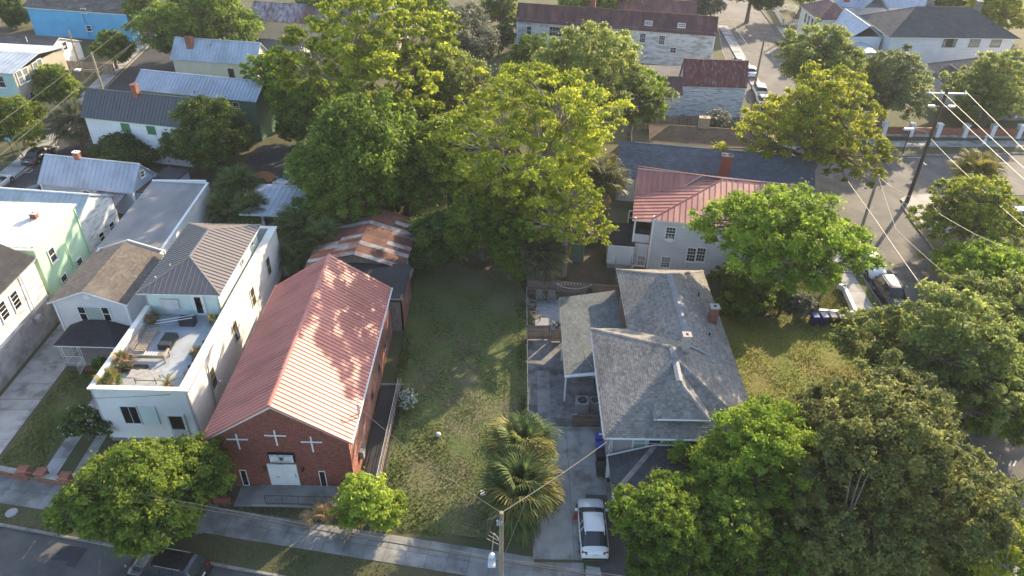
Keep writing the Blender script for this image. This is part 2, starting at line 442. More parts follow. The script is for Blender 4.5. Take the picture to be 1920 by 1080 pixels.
    def chimney(s, u, v, z0, z1, w, d, m, capm=None, pots=0, name='chimney'):
        mb = MB(); M = Matrix.Translation(s.w(u, v, 0)) @ Matrix.Rotation(s.r, 4, 'Z'); ch = 0.075; z = z0
        while z < z1:                                             # courses alternate a few millimetres proud
            k = 0.006 if int((z - z0) / ch) % 2 else 0.0
            mb.box((-w / 2 - k, -d / 2 - k, z), (w / 2 + k, d / 2 + k, min(z + ch - .001, z1)), 0, R.uniform(-.6, .6), M); z += ch
        o = mb.build(name, m, s.roof if s.roof else s.o)
        c = MB(); c.box((-w / 2 - .06, -d / 2 - .06, z1 + .002), (w / 2 + .06, d / 2 + .06, z1 + .1), 0, 0, M)
        n = max(1, pots)
        for i in range(n):
            x = (i - (n - 1) / 2) * w * .5; c.box((x - w * .17, -d * .25, z1 + .101), (x + w * .17, d * .25, z1 + .106), 1, 0, M)  # flat dark plates painted for the shaded flue openings
            for e in ((-.17, -.17, -.3, .3), (.17, .17, -.3, .3)): pass
        c.build('chimney_cap', [capm or m, MAT['hole_shade_pipe_black']], s.roof if s.roof else s.o); return o
# ------------------------------------------------------------------ the palette
mat('hole_shade_pipe_black', (.012, .011, .01), rough=.9)  # near black for painted dark openings and for black pipes
mat('black_metal', (.015, .015, .017), rough=.4)
mat('asphalt', (.11, .105, .10), (.07, .068, .068), .7, .85, c3=(.15, .14, .13), s3=.25, f3=.7, bump=.25, bscale=30)
mat('asphalt_dark', (.05, .05, .055), (.035, .035, .04), .8, .85, c3=(.07, .068, .066), s3=.3, bump=.25, bscale=30)
mat('concrete', (.39, .385, .37), (.30, .295, .285), .9, .85, c3=(.15, .145, .13), s3=.45, f3=.75, bump=.2, bscale=20, tone=.12)
mat('concrete_old', (.29, .285, .27), (.20, .196, .19), .8, .9, c3=(.10, .10, .085), s3=.4, f3=.6, bump=.3, bscale=20, tone=.12)
mat('kerb_stone', (.30, .28, .25), (.18, .17, .15), 2, .9, tone=.15)
mat('earth', (.13, .095, .065), (.08, .06, .042), .8, .95, c3=(.05, .065, .025), s3=.25, f3=.8, bump=.5, bscale=6)
mat('yard', (.075, .085, .028), (.10, .08, .045), .35, .95, c3=(.045, .06, .018), s3=.12, f3=.8, bump=.6, bscale=7)
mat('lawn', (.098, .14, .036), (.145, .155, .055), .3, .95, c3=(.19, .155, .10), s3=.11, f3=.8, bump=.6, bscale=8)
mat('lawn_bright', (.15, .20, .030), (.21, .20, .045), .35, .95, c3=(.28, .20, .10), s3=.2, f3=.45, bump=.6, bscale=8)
mat('gravel', (.24, .235, .235), (.14, .135, .13), 1.6, .95, c3=(.045, .036, .03), s3=.5, f3=.7, bump=.5, bscale=18)
mat('patio_gravel', (.36, .37, .39), (.27, .28, .30), 2.5, .9, bump=.4, bscale=30)
mat('paint_white', (.6, .6, .58), (.4, .4, .38), 3, .7)
mat('paint_yellow', (.32, .27, .16), (.13, .125, .11), 3, .8)
mat('brick_red', (.30, .088, .055), (.22, .062, .042), 5, .85, tone=.38, hue=.012)
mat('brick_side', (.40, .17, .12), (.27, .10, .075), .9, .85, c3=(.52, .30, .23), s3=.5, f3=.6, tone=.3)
mat('mortar', (.30, .23, .20), (.20, .15, .13), 4, .9)
mat('brick_orange', (.32, .115, .07), (.22, .08, .055), 4, .85, tone=.35)
mat('stucco_white', (.80, .80, .79), (.74, .74, .73), .5, .75, c3=(.66, .64, .58), s3=.3, f3=.5, bump=.08, bscale=20)
mat('coping_white', (.80, .79, .77), (.70, .69, .66), .8, .6, c3=(.62, .48, .22), s3=.25, f3=.35)
mat('white_trim', (.78, .78, .77), (.70, .70, .69), 1.5, .55, tone=.05)
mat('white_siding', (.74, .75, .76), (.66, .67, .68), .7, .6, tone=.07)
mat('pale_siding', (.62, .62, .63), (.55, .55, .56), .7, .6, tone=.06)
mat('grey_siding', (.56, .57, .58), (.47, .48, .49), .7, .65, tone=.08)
mat('weathered_siding', (.70, .70, .69), (.54, .54, .53), .8, .85, c3=(.22, .21, .20), s3=.7, f3=.6, tone=.16, stretch=(1, 1, 3))
mat('weathered_blue_siding', (.70, .72, .75), (.58, .60, .62), 1.0, .85, c3=(.24, .23, .23), s3=.8, f3=.7, tone=.12, stretch=(1, 1, 6))
mat('mint_siding', (.46, .66, .47), (.40, .58, .42), .7, .6, tone=.05)
mat('mint_wall', (.60, .70, .66), (.55, .65, .61), .7, .6, tone=.04)
mat('pale_mint_siding', (.44, .60, .56), (.38, .52, .49), .7, .6, tone=.06)
mat('cream_siding', (.62, .57, .46), (.54, .49, .40), .7, .6, tone=.05)
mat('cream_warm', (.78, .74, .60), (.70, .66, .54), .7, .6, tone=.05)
mat('green_siding', (.070, .155, .095), (.055, .125, .078), .8, .6, tone=.13)
mat('blue_siding', (.10, .42, .68), (.085, .37, .61), .6, .6, tone=.06)
mat('lightblue_siding', (.33, .42, .52), (.29, .37, .46), .7, .65, tone=.07)
mat('lilac_siding', (.40, .36, .36), (.36, .32, .32), .7, .6, tone=.06)
mat('block_wall', (.42, .38, .36), (.30, .27, .255), 1.2, .9, c3=(.17, .15, .13), s3=.8, f3=.5, tone=.1, bump=.2)
mat('roof_red_metal', (.50, .18, .145), (.44, .15, .125), .5, .48, c3=(.34, .12, .10), s3=.5, f3=.55, tone=.16, spec=.45, stretch=(.4, 1.6, 1))
mat('roof_pink_metal', (.42, .165, .135), (.33, .125, .105), .8, .5, c3=(.50, .24, .17), s3=.5, f3=.6, tone=.16, stretch=(1, .4, 1))
mat('roof_maroon', (.115, .046, .044), (.08, .035, .036), .8, .65, c3=(.20, .085, .06), s3=.6, f3=.6, tone=.22, stretch=(1.5, .3, 1))
mat('roof_brown_metal', (.19, .165, .155), (.17, .148, .14), .8, .42, tone=.05)
mat('roof_grey_metal', (.095, .095, .105), (.082, .082, .09), .8, .45, tone=.07)
mat('roof_light_metal', (.42, .47, .54), (.36, .41, .48), .6, .45, c3=(.26, .28, .31), s3=.3, f3=.5, tone=.07)
mat('roof_cream_metal', (.74, .70, .62), (.68, .64, .57), .7, .55, tone=.05)
mat('roof_membrane', (.27, .265, .265), (.20, .197, .20), .5, .75, c3=(.18, .178, .18), s3=.25, f3=.6, stretch=(1, .35, 1))
mat('tin_rust', (.115, .036, .026), (.075, .027, .022), 1.5, .75, c3=(.18, .075, .045), s3=.8, f3=.5, tone=.25)
mat('tin_silver', (.30, .31, .33), (.20, .185, .185), 1.2, .45, c3=(.22, .09, .06), s3=.9, f3=.8, tone=.15, metal=.35)
mat('tar', (.032, .030, .034), (.022, .021, .024), .8, .8, c3=(.05, .047, .05), s3=.4)
mat('shingle_grey', (.245, .228, .208), (.185, .172, .158), .8, .9, c3=(.12, .115, .105), s3=.25, f3=.45, tone=.32)
mat('shingle_green', (.15, .168, .17), (.115, .13, .133), .8, .9, c3=(.07, .082, .08), s3=.3, f3=.5, tone=.26)
mat('shingle_dark', (.055, .060, .068), (.038, .042, .048), .8, .9, c3=(.085, .092, .095), s3=.4, f3=.5, tone=.32)
mat('shingle_brown', (.15, .128, .108), (.11, .095, .082), .8, .9, tone=.3)
mat('shingle_black', (.038, .038, .044), (.028, .028, .033), .8, .9, tone=.3)
mat('shingle_slate', (.105, .122, .15), (.085, .10, .125), .8, .9, tone=.2)
mat('shingle_far', (.075, .075, .08), (.055, .055, .06), .8, .9, c3=(.10, .095, .09), s3=.2, tone=.2)
mat('shingle_tan', (.20, .13, .085), (.15, .10, .07), .8, .9, tone=.2)
mat('wood_fence', (.20, .155, .125), (.13, .10, .082), 2, .85, tone=.3, stretch=(1, 1, 4))
mat('wood_grey', (.24, .215, .19), (.16, .145, .13), 2.5, .9, tone=.3)
mat('wood_tan', (.40, .32, .22), (.30, .235, .165), 3, .8, tone=.2)
mat('pole_wood', (.30, .25, .19), (.20, .165, .125), 2, .9, stretch=(3, 3, .3))
mat('pole_dark', (.085, .055, .042), (.055, .038, .03), 2, .9, stretch=(3, 3, .3))
mat('bark', (.22, .19, .16), (.13, .11, .095), 3, .95, bump=.4)
mat('bark_pale', (.36, .32, .27), (.24, .21, .18), 3, .95, bump=.3)
mat('palm_bark', (.19, .16, .13), (.11, .09, .07), 5, .95, stretch=(1, 1, 3), bump=.4)
mat('wire_dark', (.03, .03, .03), rough=.6)
mat('wire_pale', (.16, .155, .14), rough=.5)
mat('steel', (.45, .46, .47), (.36, .37, .38), 2, .4, metal=.7)
mat('lamp_grey', (.34, .35, .36), rough=.5)
mat('lamp_lens', (.75, .76, .78), rough=.3)
mat('plastic_blue', (.022, .075, .36), (.018, .06, .30), 2, .45)
mat('plastic_blue_dark', (.014, .03, .15), (.012, .025, .12), 2, .5)
mat('plastic_black', (.022, .024, .024), (.016, .018, .018), 2, .5)
mat('plastic_red', (.42, .03, .02), rough=.4)
mat('tyre', (.02, .02, .02), rough=.85)
mat('rim', (.35, .36, .37), rough=.3, metal=.7)
mat('ac_grey', (.33, .33, .33), (.27, .27, .27), 3, .6)
mat('ac_dark', (.09, .09, .095), rough=.6)
mat('shutter_green', (.04, .20, .08), rough=.6)
mat('tarp', (.62, .61, .60), (.52, .51, .50), 2, .7)
mat('terracotta', (.35, .16, .09), rough=.8)
mat('terrace_floor', (.36, .40, .43), (.27, .30, .33), .9, .8, c3=(.44, .46, .47), s3=.6, f3=.5)
mat('char_fabric', (.028, .034, .038), rough=.85)
mat('cushion', (.42, .38, .34), (.33, .30, .27), 3, .9)
mat('sign_white', (.72, .76, .78), rough=.5)
mat('text_dark', (.06, .05, .05), rough=.6)
mat('teal', (.05, .38, .40), rough=.6)
mat('rust_orange', (.38, .14, .05), (.28, .10, .04), 2, .8)
mat('gas_tank_white', (.75, .75, .73), rough=.5)
glassmat('glass_dark', (.035, .04, .045)); glassmat('glass_black', (.012, .013, .015), .08); glassmat('glass_pale', (.22, .25, .25), .12); glassmat('glass_brown', (.10, .085, .045), .15)
glassmat('blind', (.38, .45, .42), .5); glassmat('car_glass', (.035, .042, .05), .03); glassmat('curtain', (.45, .38, .38), .6)
mat('wheel_arch', (.012, .012, .013), rough=.9)

# ------------------------------------------------------------------ ground, roads, blocks
def sheet(name, pts, z, m, kind='structure', parent=None):
    mb = MB(); mb.face([(p[0], p[1], z) for p in pts]); return mb.build(name, m, parent, kind, at_=None if parent else (0, 0, 0))
def block(name, pts, z0, z1, m):
    mb = MB(); mb.slab([(p[0], p[1], z1) for p in pts], (0, 0, z0 - z1)); return mb.build(name, m, None, 'structure', at_=(0, 0, 0))
def kerb(pts, name='kerb', w=.16, z0=-.12, z1=.03, m='kerb_stone'):
    mb = MB()
    for a, b in zip(pts[:-1], pts[1:]):
        a = Vector((*a, 0)); b = Vector((*b, 0)); L = (b - a).length; d = (b - a) / L; s = Vector((-d.y, d.x, 0)) * w / 2; n = max(1, int(L / 1.8))
        for i in range(n):
            p = a + d * (L * i / n); q = a + d * (L * (i + 1) / n - .012); j = R.uniform(-.012, .012)
            mb.hexa([p - s + Vector((0, 0, z0)), q - s + Vector((0, 0, z0)), q + s + Vector((0, 0, z0)), p + s + Vector((0, 0, z0)),
                     p - s + Vector((0, 0, z1 + j)), q - s + Vector((0, 0, z1 + j)), q + s + Vector((0, 0, z1 + j)), p + s + Vector((0, 0, z1 + j))], 0, R.uniform(-1, 1))
    return mb.build(name, MAT[m], None, 'structure', at_=(0, 0, 0))
sheet('ground', [(-900, -300), (900, -300), (900, 1400), (-900, 1400)], -.14, MAT['yard'])
fk = lambda x: 25.15 - .178 * x                               # the kerb line of the near street
Wk = [(35.3, fk(35.3)), (35.3, 62), (36.3, 72), (36.4, 90), (35.8, 112), (36.8, 133), (42, 165), (50, 260)]
Ek = [(44.7, fk(44.7)), (44.7, 62.6), (45.2, 73), (45.6, 77.6), (47.3, 80.2), (51, 80.9), (60, 80.8), (140, 82)]
Nk = [(140, 94.5), (68, 92.8), (51, 91.4), (47.6, 92.2), (46.8, 95), (46.8, 112.6), (49.7, 136), (52, 175), (55, 260)]
LE = [(-50.4, fk(-50.4)), (-50.6, 83), (-52.4, 95), (-55.4, 119), (-58.4, 150), (-69, 260)]
LW = [(-61.5, fk(-61.5)), (-60.4, 76), (-59.9, 85), (-61, 95.6), (-63.8, 119), (-66.4, 150), (-77, 260)]
sheet('road', [(-150, fk(-150) + .3), (150, fk(150) + .3), (150, fk(150) - 9.5), (-150, fk(-150) - 9.5)], -.128, MAT['asphalt'])
sheet('road', Wk[:1] + Wk[1:] + Nk[::-1][:9] + Ek[::-1], -.124, MAT['asphalt'])
sheet('road', [(x - .2, y) for x, y in LW] + [(x + .2, y) for x, y in LE[::-1]], -.12, MAT['asphalt_dark'])
cb = [LE[0]] + [Wk[0]] + Wk[1:] + LE[::-1][:-1]
block('city_block', cb, -.13, 0, MAT['yard'])
block('city_block', Ek + [(140, fk(140))], -.13, 0, MAT['yard'])
block('city_block', Nk + [(140, 260)], -.13, 0, MAT['yard'])
block('city_block', LW + [(-150, 260), (-150, fk(-150))], -.13, 0, MAT['yard'])
for ln in ([(x, fk(x)) for x in (-50.4, -30, -10, 10, 35.3)], Wk, Ek, Nk, LE, LW): kerb(ln)

def slab_walk(name, A, B, width, n, across=1, m='concrete', z=.0, th=.03, skip=()):
    """pavement of separate concrete slabs between A and B (centre line)"""
    A = Vector((*A, 0)); B = Vector((*B, 0)); L = (B - A).length; d = (B - A) / L; s = Vector((-d.y, d.x, 0))
    c = (A + B) / 2; par = MB(); par.slab([A - s * width / 2 + Vector((0, 0, z + .006)), B - s * width / 2 + Vector((0, 0, z + .006)), B + s * width / 2 + Vector((0, 0, z + .006)), A + s * width / 2 + Vector((0, 0, z + .006))], (0, 0, -.004))
    o = par.build(name, MAT['earth'], None, 'structure', at_=(c.x, c.y, 0))
    for i in range(n):
        for k in range(across):
            if (i, k) in skip: continue
            a0 = L * i / n + .012; a1 = L * (i + 1) / n - .012; b0 = -width / 2 + width * k / across + .012; b1 = -width / 2 + width * (k + 1) / across - .012
            j = R.uniform(-.006, .006); t = R.uniform(-1, 1)
            P = [A + d * x + s * y + Vector((0, 0, z + th + j)) for x, y in ((a0, b0), (a1, b0), (a1, b1), (a0, b1))]
            q = MB(); q.slab(P, (0, 0, -.022), 0, t); q.build('slab', MAT[m], o)
    return o
sw = lambda x: 32.8 - .15 * (x + 35)
slab_walk('sidewalk', (-50, sw(-50) + 1.3), (-20, sw(-20) + 1.3), 2.4, 20, 2, 'concrete_old')
slab_walk('sidewalk', (-20, sw(-20) + 1.25), (1.6, sw(1.6) + 1.0), 2.1, 16, 2, 'concrete_old')
slab_walk('sidewalk', (4.9, sw(4.9) + 1.0), (34.5, sw(34.5) + 1.0), 2.0, 20, 2)
slab_walk('sidewalk', (33.2, 27), (33.4, 50), 1.8, 14, 1)
slab_walk('sidewalk', (33.4, 50.2), (33.6, 63), 1.8, 8, 1)
slab_walk('sidewalk', (33.7, 63.2), (37.2, 96), 1.8, 18, 1)
slab_walk('sidewalk', (37.6, 96.5), (40.5, 150), 1.8, 26, 1)
slab_walk('sidewalk', (48.6, 96), (51.9, 150), 2.0, 26, 1)
slab_walk('sidewalk', (48.5, 94.9), (100, 97.2), 2.0, 26, 1)
slab_walk('sidewalk', (-61.7, 60), (-61.6, 86), 2.4, 14, 1, 'concrete')
slab_walk('sidewalk', (-61.7, 86.2), (-65.3, 119), 2.4, 18, 1, 'concrete')
slab_walk('sidewalk', (-65.3, 119.2), (-68.2, 150), 2.4, 16, 1, 'concrete')
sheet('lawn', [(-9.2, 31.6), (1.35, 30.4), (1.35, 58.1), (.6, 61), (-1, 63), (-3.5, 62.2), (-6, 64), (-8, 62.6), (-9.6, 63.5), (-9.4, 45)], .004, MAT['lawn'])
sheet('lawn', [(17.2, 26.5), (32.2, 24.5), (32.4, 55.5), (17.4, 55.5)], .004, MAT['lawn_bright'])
sheet('lawn', [(-36.8, 36.4), (-33.6, 35.9), (-33.6, 46.4), (-36.8, 46.4)], .004, MAT['lawn'])
o = slab_walk('driveway', (4.35, 29.2), (4.35, 41.0), 5.4, 3, 2, 'concrete', .004, .02)
sheet('road_patch', [(6.2, 25.5), (9.5, 25.0), (9.5, 33.5), (7.3, 34.4), (5.4, 34.5)], .03, MAT['asphalt'])
slab_walk('driveway', (3.1, fk(3.1) + .3), (3.1, 29.0), 3.6, 2, 2, 'concrete_old', .004, .02)
sheet('gravel_yard', [(1.5, 41.1), (7.0, 41.1), (6.8, 52), (1.5, 52)], .008, MAT['gravel'])
slab_walk('path', (2.72, 41.1), (2.72, 47.4), 1.05, 3, 1, 'concrete_old', .01, .02)
sheet('patio', [(2.1, 52.1), (5.2, 52.1), (5.2, 57.6), (2.3, 57.4)], .012, MAT['patio_gravel'])
sheet('earth_yard', [(1.3, 58.2), (12, 57.6), (12, 70), (0, 72)], .006, MAT['earth'])
slab_walk('driveway', (-38.9, 35.6), (-38.9, 54), 3.4, 6, 1, 'concrete', .004, .02)
slab_walk('path', (-32.7, 35.3), (-32.7, 43.5), 1.1, 5, 1, 'concrete', .004, .02)
slab_walk('path', (-30.7, 34.9), (-30.7, 40.5), .8, 4, 1, 'concrete', .004, .02)
sheet('car_park', [(-34, 74.5), (-22, 74), (-22, 92), (-34, 91)], .006, MAT['asphalt_dark'])
sheet('paved_yard', [(-31.5, 62.2), (-21.5, 62.2), (-21.5, 74.2), (-32.5, 74.4)], .008, MAT['gravel'])
sheet('earth_yard', [(-20.4, 31.0), (-10.2, 29.6), (-9.6, 34.3), (-20.4, 34.8)], .006, MAT['earth'])
sheet('verge', [(35.1, 20), (34.4, 20), (34.4, 62), (35.1, 62)], .006, MAT['lawn'])
sheet('worn_path', [(-4.6, 36), (-2.6, 35.5), (-2.2, 42), (-2.6, 48), (-3.4, 54), (-4.6, 54), (-5.2, 47), (-5.0, 41)], .007, mat('lawn_worn', (.16, .14, .085), (.10, .12, .04), .5, .95, c3=(.085, .12, .03), s3=.35, f3=.9, bump=.6, bscale=8))
sheet('sidewalk', [at(*p)[:2] for p in ((1688, 373), (1700, 366), (1752, 363), (1805, 366), (1800, 440), (1738, 430))], .012, MAT['concrete'])
# worn parking and lane marks
def stripe(a, b, w, m, z=-.112):
    a = Vector((*a, z)); b = Vector((*b, z)); d = (b - a).normalized(); s = Vector((-d.y, d.x, 0)) * w / 2
    mb = MB(); mb.face([a - s, b - s, b + s, a + s]); mb.build('road_marking', MAT[m], None, 'structure', at_=(0, 0, 0))
for a, b in (((40, 1047), (65, 1012)), ((185, 1075), (186, 1045)), ((88, 1018), (98, 1012))): p, q = at(*a), at(*b); stripe(p[:2], q[:2], .1, 'paint_yellow', -.118)
for a, b in (((22, 321), (54, 322)), ((54, 322), (61, 316)), ((97, 273), (110, 273)), ((110, 273), (107, 277)), ((1898, 862), (1893, 872)), ((1906, 862), (1901, 872)), ((1702, 294), (1728, 294))):
    p, q = at(*a), at(*b); stripe(p[:2], q[:2], .12, 'paint_white')
for P in (((118, 1023), (150, 1025), (128, 1052), (95, 1050)), ((150, 1027), (165, 1028), (140, 1064), (122, 1060))):
    mb = MB(); mb.face([at(*p, -.116) for p in P]); mb.build('road_patch', MAT['asphalt_dark'], None, 'structure', at_=(0, 0, 0))

# ------------------------------------------------------------------ grass stuff
def grass(name, polys, n, h=.08, m='blade', patch=.25, cols=None, seed=3, z=.004, size=1.0):
    rng = np.random.default_rng(seed); V = []; T = []
    for P, k in polys:
        P = np.array(P); x0, y0 = P.min(0); x1, y1 = P.max(0); pts = rng.uniform((x0, y0), (x1, y1), (k, 2))
        ins = np.zeros(k, bool); j = len(P) - 1
        for i in range(len(P)):
            c = ((P[i, 1] > pts[:, 1]) != (P[j, 1] > pts[:, 1])) & (pts[:, 0] < (P[j, 0] - P[i, 0]) * (pts[:, 1] - P[i, 1]) / (P[j, 1] - P[i, 1] + 1e-9) + P[i, 0]); ins ^= c; j = i
        pts = pts[ins]; k = len(pts); a = rng.uniform(0, 2 * pi, k); w = rng.uniform(.03, .075, k) * size; hh = h * rng.uniform(.4, 1.3, k) * (0.7 + .5 * np.sin(pts[:, 0] * 1.3) * np.sin(pts[:, 1] * .9 + 1))
        dx, dy = np.cos(a) * w, np.sin(a) * w; lx, ly = rng.normal(0, .06, (2, k)) * size
        v = np.stack([np.stack([pts[:, 0] - dx, pts[:, 1] - dy, np.full(k, z)], 1), np.stack([pts[:, 0] + dx, pts[:, 1] + dy, np.full(k, z)], 1), np.stack([pts[:, 0] + lx, pts[:, 1] + ly, z + hh], 1)], 1)
        V.append(v.reshape(-1, 3)); T.append(rng.uniform(-1, 1, k))
    V = np.concatenate(V); T = np.concatenate(T); n = len(T)
    me = bpy.data.meshes.new(name); fastmesh(me, V, 3, T); me.materials.append(MAT[m])
    o = bpy.data.objects.new(name, me); link(o); o['kind'] = 'stuff'; return o
def fastmesh(me, V, k, T, mi=None):
    n = len(T); me.vertices.add(len(V)); me.vertices.foreach_set('co', V.astype(np.float32).ravel())
    me.loops.add(n * k); me.loops.foreach_set('vertex_index', np.arange(n * k, dtype=np.int32))
    me.polygons.add(n); me.polygons.foreach_set('loop_start', np.arange(0, n * k, k, dtype=np.int32)); me.polygons.foreach_set('loop_total', np.full(n, k, np.int32))
    if mi is not None: me.polygons.foreach_set('material_index', mi.astype(np.int32))
    a = me.attributes.new('tone', 'FLOAT', 'FACE'); a.data.foreach_set('value', T.astype(np.float32)); me.update(calc_edges=True)
leafmat('blade', (.09, .13, .032), (.155, .16, .06), .35, tone=.18)
leafmat('blade_dry', (.14, .18, .03), (.23, .20, .06), .35, tone=.3)
tag(grass('grass', [([(-9.2, 31.4), (1.3, 30.2), (1.3, 58), (0, 62), (-9.6, 64)], 48000)], 0), 'short patchy grass covering the empty lot', 'grass')
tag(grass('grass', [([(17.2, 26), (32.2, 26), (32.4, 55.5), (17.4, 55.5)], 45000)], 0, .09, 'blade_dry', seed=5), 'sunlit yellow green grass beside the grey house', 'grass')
tag(grass('grass', [([(-36.8, 36.4), (-33.6, 35.9), (-33.6, 46.4), (-36.8, 46.4)], 7000), ([(x, fk(x) + .1) for x in (-50, -20, 1)] + [(x, sw(x) - .05) for x in (1, -20, -50)], 16000),
   ([(-20.4, 32.8), (-10.2, 31.2), (-10, 32.3), (-20.4, 34.0)], 3500)], 0, .11, seed=6), 'grass of the verge and front gardens', 'grass')
tag(grass('grass', [([at(1500, 500)[:2], at(1560, 488)[:2], at(1600, 575)[:2], at(1500, 590)[:2]], 9000), ([(35.1, 50), (34.4, 50), (34.4, 62), (35.1, 62)], 1200), ([(24, 56), (32, 56), (32, 62), (24, 62)], 8000)], 0, .1, 'blade_dry', seed=8), 'grass in the raised beds by the side street', 'grass')

tag(grass('weeds', [([(-8.6, 31.2), (-4.6, 30.8), (-4.2, 38), (-6, 41), (-8.8, 41)], 900), ([(-9.6, 41), (-8.6, 41), (-8.9, 52), (-9.6, 52)], 900), ([(.6, 31), (1.3, 31), (1.3, 57), (.6, 57)], 900)], 0, .22, 'blade', seed=18, size=1.5), 'tufts of taller weeds at the church side of the empty lot', 'weeds')
# ------------------------------------------------------------------ trees
leafmat('leaf_pecan', (0.19, 0.25, 0.03), (0.34, 0.37, 0.05), 0.5, tone=.3)
leafmat('leaf_bright', (0.125, 0.215, 0.026), (0.22, 0.295, 0.038), 0.45, tone=.3)
leafmat('leaf_mid', (0.1, 0.17, 0.03), (0.19, 0.25, 0.045), 0.48, tone=.35)
leafmat('leaf_dark', (0.055, 0.105, 0.028), (0.11, 0.155, 0.038), 0.42, tone=.35)
leafmat('leaf_vine', (0.1, 0.17, 0.03), (0.2, 0.275, 0.045), 0.48, tone=.35)
leafmat('leaf_cedar', (.115, .145, .052), (.21, .22, .07), 0.48, tone=.35)
leafmat('leaf_olive', (0.14, 0.19, 0.058), (0.25, 0.28, 0.08), 0.48, tone=.3)
leafmat('leaf_gold', (0.21, 0.245, 0.03), (0.33, 0.34, 0.045), 0.45, tone=.28)
leafmat('leaf_street', (.072, .135, .022), (.155, .205, .034), 0.45, tone=.35)
leafmat('leaf_lime', (0.2, 0.29, 0.04), (0.33, 0.4, 0.07), 0.48, tone=.3)
leafmat('leaf_grey', (.11, .125, .085), (.19, .20, .14), .3, tone=.3)
leafmat('flower_white', (.5, .5, .46), (.6, .6, .55), .2, tone=.15)
leafmat('frond_green', (0.06, 0.1, 0.032), (0.13, 0.165, 0.055), 0.35, tone=.3)
leafmat('frond_yellow', (.14, .145, .035), (.23, .20, .06), .3, tone=.3)
leafmat('frond_grey', (.085, .10, .058), (.15, .155, .085), .3, tone=.3)
leafmat('frond_dry', (.22, .16, .085), (.30, .22, .12), .15, tone=.3)
LEAVES = [0]; CAP = 44000
def leaves(cent, rad, n, size, rng, ct, flat=.75, up=.45, aspect=.55, shell=.55, droop=0.0, spread=1.0):
    """rhombic leaf faces round clump centres; returns vertices (4 per leaf) and tones"""
    K = len(cent); w = rad ** 2; w = w / w.sum(); ci = rng.choice(K, n, p=w)
    d = rng.normal(size=(n, 3)); d[:, 2] += up; d /= np.linalg.norm(d, axis=1)[:, None]
    r = rad[ci] * (shell + (1.15 - shell) * rng.random(n) ** .7) * np.where(rng.random(n) < .18, rng.uniform(1.0, 1.8, n), 1.0)
    off = d * r[:, None]; off[:, 2] *= flat
    lump = 1 + .22 * np.sin(d[:, 0] * 5 + ci) * np.sin(d[:, 1] * 6 + ci * 2.1)
    p = cent[ci] + off * lump[:, None]; p[:, 2] -= droop * (off[:, 0] ** 2 + off[:, 1] ** 2)
    nrm = d * .8 + rng.normal(0, .6, (n, 3)); nrm[:, 2] += .35; nrm /= np.linalg.norm(nrm, axis=1)[:, None]
    t = rng.normal(size=(n, 3)); t[:, 2] -= .3; t -= nrm * (t * nrm).sum(1)[:, None]; t /= np.linalg.norm(t, axis=1)[:, None]
    b = np.cross(nrm, t); s = size * rng.uniform(.6, 1.35, n)
    L = t * s[:, None]; Wd = b * (s * aspect)[:, None]; fold = nrm * (s * .12)[:, None]
    V = np.stack([p - L * .55, p + Wd * .62 + fold + L * .35, p - Wd * .5 + L * .5], 1).reshape(-1, 3)
    T = np.clip(ct[ci] + rng.normal(0, .35, n), -1, 1); LEAVES[0] += n
    return V, T
KIND = dict(
    pecan=dict(m='leaf_pecan', leaf=.27, clump=.082, K=190, dens=1.25, bark='bark_pale', up=1.0, flat=.45, shell=.2),
    bright=dict(m='leaf_bright', leaf=.25, clump=.105, K=170, dens=1.15, bark='bark', up=.9, flat=.55, shell=.3),
    mid=dict(m='leaf_mid', leaf=.26, clump=.13, K=120, dens=1.2, bark='bark', up=.8, flat=.6, shell=.3),
    dark=dict(m='leaf_dark', leaf=.25, clump=.16, K=110, dens=1.3, bark='bark', up=.7, flat=.7, shell=.35),
    vine=dict(m='leaf_vine', leaf=.25, clump=.12, K=170, dens=1.25, bark='bark', up=.4, flat=1.25, shell=.4),
    cedar=dict(m='leaf_cedar', leaf=.18, clump=.075, K=420, dens=1.1, bark='bark', up=1.0, flat=.9, shell=.1),
    olive=dict(m='leaf_olive', leaf=.24, clump=.11, K=160, dens=1.15, bark='bark', up=.8, flat=.65, shell=.3),
    gold=dict(m='leaf_gold', leaf=.27, clump=.092, K=190, dens=1.15, bark='bark', up=.9, flat=.6, shell=.25),
    street=dict(m='leaf_street', leaf=.18, clump=.095, K=260, dens=1.25, bark='bark', up=.9, flat=.5, shell=.25),
    lime=dict(m='leaf_lime', leaf=.24, clump=.17, K=70, dens=1.0, bark='bark', up=1.0, flat=.9, shell=.2),
    grey=dict(m='leaf_grey', leaf=.18, clump=.18, K=70, dens=1.0, bark='bark', up=.8, flat=.8, shell=.25),
)
